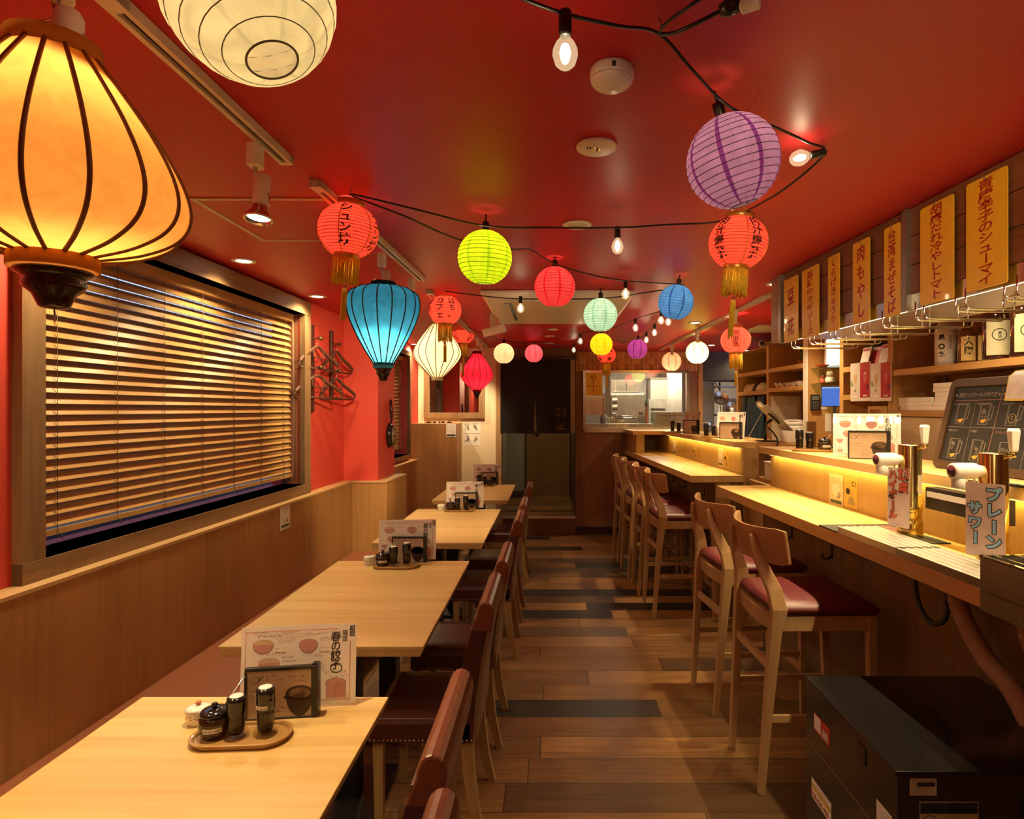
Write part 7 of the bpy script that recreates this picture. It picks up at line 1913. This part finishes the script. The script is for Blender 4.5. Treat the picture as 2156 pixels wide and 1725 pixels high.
for s_, px, py in (('当店、', 1188, 858), ('神泡。', 1175, 858)):
    x, z = yx(px, YN), yz(py, YN)
    g.text(s_, lambda u, v: fn(x + u, z + v), 0.056, 0, True, 0.0, 0.062)
x, z = yx(1181, YN), yz(903.5, YN)
g.text('PREMIUM', lambda u, v: fn(x + u, z + v), 0.026, 1, False, 0.01, aspect=0.8)
stroke(g, [(x - 0.03, z + 0.032), (x, z + 0.042), (x + 0.03, z + 0.032)], 0.008, fn, 1); stroke(g, [(x - 0.05, z - 0.008), (x + 0.05, z - 0.008)], 0.004, fn, 1)
g.build('lettering', [mat('noren_brown', (0.16, 0.09, 0.045), rough=0.7), mat('noren_gold', (0.34, 0.20, 0.04), rough=0.5)], t, fix=False)
# pale sliding board at the kitchen corner
struct('trim_6', MB().box(0.225, 0.285, 7.36, 7.40, 1.22, 2.12), wood('pale_board', (0.50, 0.38, 0.24), (0.42, 0.30, 0.18), 'Z'))

# ================================================================== kitchen front: wooden tags, window posters
rng = random.Random(31)
tagm = [wood('tag_wood_%d' % k, (0.62 + .10 * k, 0.34 + .08 * k, 0.14 + .04 * k), (0.50 + .08 * k, 0.25 + .06 * k, 0.09 + .025 * k), 'Z', 1.6, 0.55) for k in range(3)]
bases = []
for k in range(3):
    t = thing('wooden_tag', 'small wooden name tags in three rows above the kitchen window', 'wooden tag', (0, KY - 0.0005, 0), 0, 'wooden name tags')
    MB().box(-0.0275, 0.0275, -0.006, 0.0, 0.0, 0.074).build('tag', tagm[k], t)
    p = MB(); r2 = random.Random(40 + k); fn = lambda u, v: (u, -0.0065, v)
    for j in range(4):
        for q in range(3): stroke(p, [(r2.uniform(-.008, .008), 0.062 - j * 0.0155 + r2.uniform(-.006, .004)) for _ in range(3)], 0.0036, fn, 0)
    p.build('brush_marks', M_INK, t, fix=False); bases.append(t)
xk0 = KX0 + 0.03
n_t = 0
for row in range(3):
    x = xk0
    while x < KX1 - 0.035:
        k = rng.randrange(3)
        o = bases[k] if n_t < 3 and bases[n_t] is bases[k] and False else copy_tree(bases[k])
        o.location = (x, KY - 0.0005, 1.964 + row * 0.0785)
        x += 0.0585; n_t += 1
for b in bases:
    for c in list(b.children): bpy.data.objects.remove(c)
    bpy.data.objects.remove(b)
def draw_yel(p, fn, w, h):
    q = w * .18; cy = h * .32
    stroke(p, [(0, cy - q), (q, cy), (0, cy + q), (-q, cy), (0, cy - q)], 0.009, fn, 0)
    for s_ in (-1, 1): stroke(p, [(s_ * q * .3, cy - q * .35), (s_ * q * .3, cy + q * .3)], 0.008, fn, 0)
    rng = random.Random(5)
    for j in range(8):
        for k in range(3): stroke(p, [(rng.uniform(-.05, .05) * w, h * (.13 - j * .065) + rng.uniform(-.02, .02) * h) for _ in range(3)], 0.005, fn, 0)
    for u in (-.34, -.17, .17, .34): stroke(p, [(w * u - .008, -h * .06), (w * u + .012, -h * .06)], 0.010, fn, 0)
    scribble(p, -w*.4, -h*.38, w*.2, 0.014, fn, 0, rng, 0.0016); scribble(p, w*.2, -h*.38, w*.2, 0.014, fn, 0, rng, 0.0016)
    return [M_REDINK]
wall_card('yellow poster with a red crest hung in the kitchen window', 1231.5, 1268, 786, 834, KY - 0.006, mat('poster_yellow', (0.95, 0.68, 0.05), rough=0.4), draw_yel, 'poster', None, 'kitchen_poster')
def draw_marks(p, fn, w, h):
    rng = random.Random(6)
    for k in range(9): scribble(p, rng.uniform(-.42, .1) * w, rng.uniform(-.4, .42) * h, rng.uniform(.1, .3) * w, 0.015, fn, 0, rng, 0.0018)
    for k in range(6): stroke(p, [(w*.40, h*(.4 - k*.15)), (w*.43, h*(.34 - k*.15)), (w*.38, h*(.31 - k*.15))], 0.012, fn, 0)
    return [mat('grey_ink2', (0.16, 0.15, 0.14))]
wall_card('curling white sheet taped inside the kitchen window below the yellow poster', 1233, 1274, 836, 874, KY + 0.025, M_PAPER, draw_marks, 'paper', None, 'window_sheet')

# ================================================================== inside the kitchen
M_KST = mat('kitchen_steel', (0.55, 0.53, 0.46), rough=0.3, metal=0.9, noise=0.1, nscale=12)
def kbox(name, label, cat, px0, px1, py0, z0, Y, depth, color, extra=None, bevel=0.004):
    x0, x1, z1 = yx(px0, Y), yx(px1, Y), yz(py0, Y)
    t = thing(name, label, cat, ((x0 + x1) / 2, Y, z0))
    w, h = x1 - x0, z1 - z0
    MB().box(-w/2, w/2, 0.0, depth, 0.0, h).build('body', color, t, bevel=bevel)
    if extra: extra(t, w, h)
    return t
def fridge_bits(t, w, h):
    MB().box(-w/2 + .01, w/2 - .01, -0.014, -0.0005, 0.05, h - 0.02).build('door', M_KST, t, bevel=0.004)
    MB().tube([(-w*.38, -0.035, h - 0.34), (w*.30, -0.035, h - 0.34)], 0.009, 8).tube([(-w*.38, -0.035, h - 0.34), (-w*.38, -0.012, h - 0.34)], 0.006, 8).tube([(w*.30, -0.035, h - 0.34), (w*.30, -0.012, h - 0.34)], 0.006, 8).build('handle', M_CHROME, t)
    for k in range(4): MB().box(-w*.44, -w*.30, -0.0165, -0.0142, h - 0.10 - k * 0.045, h - 0.07 - k * 0.045).build('label_sticker', M_INK if k % 2 else M_PALEC, t)
kbox('refrigerator', 'steel refrigerator door seen through the middle of the kitchen window', 'refrigerator', 1285, 1358, 828, 0.0, 8.3, 0.6, M_KST, fridge_bits)
kbox('upper_cabinet', 'steel wall cabinet above the refrigerator behind the kitchen glass', 'cabinet', 1286, 1352, 800, yz(826, 8.5), 8.5, 0.4, M_KST, lambda t, w, h: MB().box(-0.003, 0.003, -0.004, -0.0005, 0.01, h - .01).build('door_gap', M_BLACK, t))
struct('column_kitchen', MB().box(yx(1276, 8.0), yx(1284, 8.0), 8.0, 8.06, 0.0, CZ), M_STEELD)
def vent_bits(t, w, h):
    for k in range(6): MB().box(-w*.4, w*.4, -0.002, -0.0003, h - .5 + k * .07, h - .47 + k * .07).build('vent_slot', M_BLACK, t)
kbox('oven', 'tall grey kitchen oven right of the refrigerator', 'oven', 1366, 1404, 842, 0.0, 8.4, 0.5, mat('oven_grey', (0.34, 0.32, 0.27), rough=0.4), vent_bits)
kbox('storage_crate', 'grey lidded crate stacked high behind the kitchen glass', 'crate', 1370, 1406, 799, yz(842, 8.4) + 0.0003, 8.4, 0.4, mat('crate_grey', (0.42, 0.40, 0.34), rough=0.5), lambda t, w, h: MB().box(-w/2 - .01, w/2 + .01, -0.01, 0.41, h, h + 0.02).build('lid', M_KST, t))
kbox('steel_box', 'low steel machine at the lower right of the kitchen window', 'machine', 1380, 1440, 868, 0.0, 7.85, 0.35, M_KST, lambda t, w, h: MB().box(-w/2, w/2, -0.004, -0.0005, h - 0.05, h - 0.045).build('groove', M_BLACK, t))
kbox('steel_worktable', 'steel work table along the kitchen window', 'table', 1232, 1375, 893, 0.0, 7.62, 0.3, M_KST)
for k, (px, py, R, H, col, lb) in enumerate(((1271, 896, 0.045, 0.16, mat('bottle_grey', (0.2, 0.19, 0.17), rough=0.3), 'squat grey bottle inside the kitchen window at the left'), (1349, 896, 0.05, 0.14, glass_thin('kit_glass', (.8, .8, .75), .12), 'clear jar inside the kitchen window at the middle'), (1361, 896, 0.022, 0.26, mat('bottle_red', (0.55, 0.2, 0.12), rough=0.3), 'slim red and white bottle inside the kitchen window'))):
    x, z = yx(px, 7.75), yz(893, 7.62) + 0.0003
    t = thing('kitchen_bottle', lb, 'bottle', (x, 7.75, z), 0, 'bottles inside the kitchen window')
    MB().lathe([(0, 0), (R, 0), (R, H * .55), (R * .5, H * .7), (R * .45, H * .86), (0, H * .86)], 20).build('body', col, t)
    MB().lathe([(0, H * .862), (R * .55, H * .862), (R * .5, H), (0, H)], 14).build('cap', M_BLACKP, t)
t = thing('ladle', 'steel ladle hanging level on the refrigerator door', 'ladle', (yx(1292, 8.26), 8.262, yz(877, 8.26)))
MB().tube([(0.03, 0, 0), (0.26, 0, 0.003)], 0.007, 8).build('handle', M_CHROME, t)
MB(Matrix.Rotation(PI / 2, 4, 'X')).lathe([(0.0, -0.012), (0.025, -0.008), (0.036, 0.004), (0.038, 0.010), (0.034, 0.010), (0.02, -0.002), (0, -0.006)], 18).build('bowl', M_CHROME, t)
# white lit wall section and ceiling lamps of the kitchen
t = thing('fluorescent_lamp', 'bright fluorescent lamp under the kitchen ceiling', 'lamp', (1.25, 8.05, CZ))
MB().box(-0.5, 0.5, -0.06, 0.06, -0.04, -0.001).build('housing', M_WHITE, t)
MB().box(-0.48, 0.48, -0.035, 0.035, -0.062, -0.0405).build('tube', glow('tube_white', (1.0, 0.90, 0.70), 7.0), t)
area_light((0, 0, -0.07), 34.0, 0.95, 0.08, (0, 0, -1), (1.0, 0.86, 0.62), t)
t = thing('kitchen_glare_lamp', 'added small lamp whitening the wall at the right of the kitchen window', 'lamp', (1.72, 8.72, 2.03))  # lamp added so that the white wall section behind it glares
MB().lathe([(0, 0), (0.05, 0.0), (0.055, 0.02), (0.03, 0.17), (0, 0.17)], 18).build('shade', M_WHITE, t)
MB().ball((0, 0, -0.025), 0.035, 14, 8).build('bulb', glow('kitchen_bulb', (1.0, 0.92, 0.75), 12.0), t)
point_light((0, 0, -0.09), 14.0, (1.0, 0.86, 0.62), 0.04, t)
# side kitchen seen past the window wall
kbox('tall_refrigerator', 'tall grey refrigerator in the dim side kitchen', 'refrigerator', 1474, 1503, 792, 0.0, 7.9, 0.45, mat('fridge_grey', (0.36, 0.33, 0.26), rough=0.4), lambda t, w, h: (MB().box(-w/2 + .006, w/2 - .006, -0.012, -0.0005, 0.35, 1.28).build('lower_door', mat('fridge_grey2', (0.42, 0.38, 0.3), rough=0.4), t), MB().box(-w*.4, w*.2, -0.03, -0.0005, 1.30, 1.33).build('handle', M_CHROME, t)))
t = thing('steel_rack', 'steel rack with shelves in the dim side kitchen', 'rack', (2.45, 7.75, 0))
for z in (1.02, 1.42, 1.78): MB().box(-0.34, 0.34, 0.0, 0.32, z, z + 0.018).build('rack_shelf', M_STEELD, t)
for x in (-0.33, 0.33):
    for y in (0.01, 0.31): MB().tube([(x, y, 0), (x, y, 1.84)], 0.011, 8).build('rack_post', M_STEELD, t)
for k, (dx, z, w, h, col, lb) in enumerate(((-0.18, 1.4385, 0.22, 0.20, mat('carton_pale', (0.46, 0.40, 0.32), rough=0.7), 'pale carton with purple print on the middle shelf of the kitchen rack'), (0.10, 1.4385, 0.16, 0.14, mat('carton_brown', (0.34, 0.22, 0.11), rough=0.7), 'brown carton beside the pale one on the kitchen rack'), (-0.14, 1.0385, 0.24, 0.22, mat('carton_brown', (0.34, 0.22, 0.11)), 'brown carton on the lowest shelf of the kitchen rack'))):
    t = thing('carton', lb, 'box', (2.45 + dx, 7.78, z), 0)
    MB().box(-w/2, w/2, 0, 0.2, 0, h).build('carton', col, t)
    MB().box(-w*.35, w*.1, -0.001, -0.0002, h*.3, h*.7).build('print', mat('print_purple', (0.22, 0.08, 0.2)) if k == 0 else M_DARKW, t)
for k, (x, z, R, lb) in enumerate(((2.10, 1.62, 0.10, 'steel pan hanging highest in the side kitchen'), (2.23, 1.50, 0.085, 'steel strainer hanging lower in the side kitchen'))):
    t = thing('hanging_pan', lb, 'pan', (x, 7.66, z), 0, 'pans hanging in the side kitchen')
    MB(Matrix.Rotation(1.2, 4, 'X')).lathe([(0, 0.0), (R * .8, 0.004), (R, 0.04), (R * .97, 0.04), (R * .76, 0.008), (0, 0.006)], 26).build('bowl', M_STEEL, t)
    MB().tube([(0, 0, R * .9), (-0.03, 0.02, R + 0.06), (-0.07, 0.04, R + 0.14)], 0.007, 8).build('handle', M_STEEL, t)
t = thing('clear_tub', 'clear plastic tub on the side kitchen worktop', 'tub', (1.98, 7.2, 1.19))
MB().lathe([(0.085, 0.0), (0.10, 0.12), (0.103, 0.12), (0.103, 0.126), (0.098, 0.126), (0.083, 0.003)], 26).build('tub', glass_thin('tub_plastic', (0.8, 0.78, 0.72), 0.15, 0.2), t)
t = thing('side_worktop', 'steel worktop behind the far bar in the side kitchen', 'worktop', (2.0, 7.0, 0))
MB().box(-0.25, 0.25, -0.35, 0.35, 1.15, 1.1895).box(-0.25, -0.23, -0.35, 0.35, 0, 1.15).box(0.23, 0.25, -0.35, 0.35, 0, 1.15).build('worktop', M_STEELD, t)
downlight(0, 0, 'added fill downlight in the side kitchen ceiling', 16.0, loc=(2.3, 7.3, CZ), angle=150)  # added as fill for the side kitchen
struct('wall_kitchen_lit', MB().box(yx(1404, 8.95), yx(1436, 8.95), 8.95, 9.45, 0, CZ), mat('kitchen_white', (0.72, 0.70, 0.64)))
# added fill lamps over the bar aisle, near bar end and hall
downlight(0, 0, 'fill downlight over the staff aisle hidden behind the hood', P_DOWN * 2.0, loc=tuple(Rw(0.74, 2.6, CZ)), angle=140)
downlight(0, 0, 'fill downlight over the staff aisle by the plate shelf', P_DOWN * 2.8, loc=tuple(Rw(0.70, 4.4, CZ)), angle=140)
downlight(0, 0, 'downlight over the far bar hidden behind the lanterns', P_DOWN * 4.2, loc=tuple(Rw(0.18, 4.95, CZ)), angle=74)
downlight(0, 0, 'added downlight brightening the left end of the near bar beside the hood', P_DOWN * 5.5, loc=tuple(Rw(0.20, 3.42, CZ)), aim=tuple(Rw(0.20, 3.25, ZT)), angle=50)  # lamp added to brighten the bar top here
downlight(0, 0, 'added fill downlight in the small hall behind the black curtain', P_DOWN * 1.0, loc=(-0.1, 8.3, CZ), angle=120)  # weak lamp added to light the closed hall

# unseen spotlight added behind the viewer to brighten the hanging signs
spot_lamp((0.25, -0.25, CZ - 0.001), tuple(Rw(0.14, 2.30, 2.02)), 'added spotlight behind the viewer, brightening the hanging yellow signs', 78.0, angle=42)
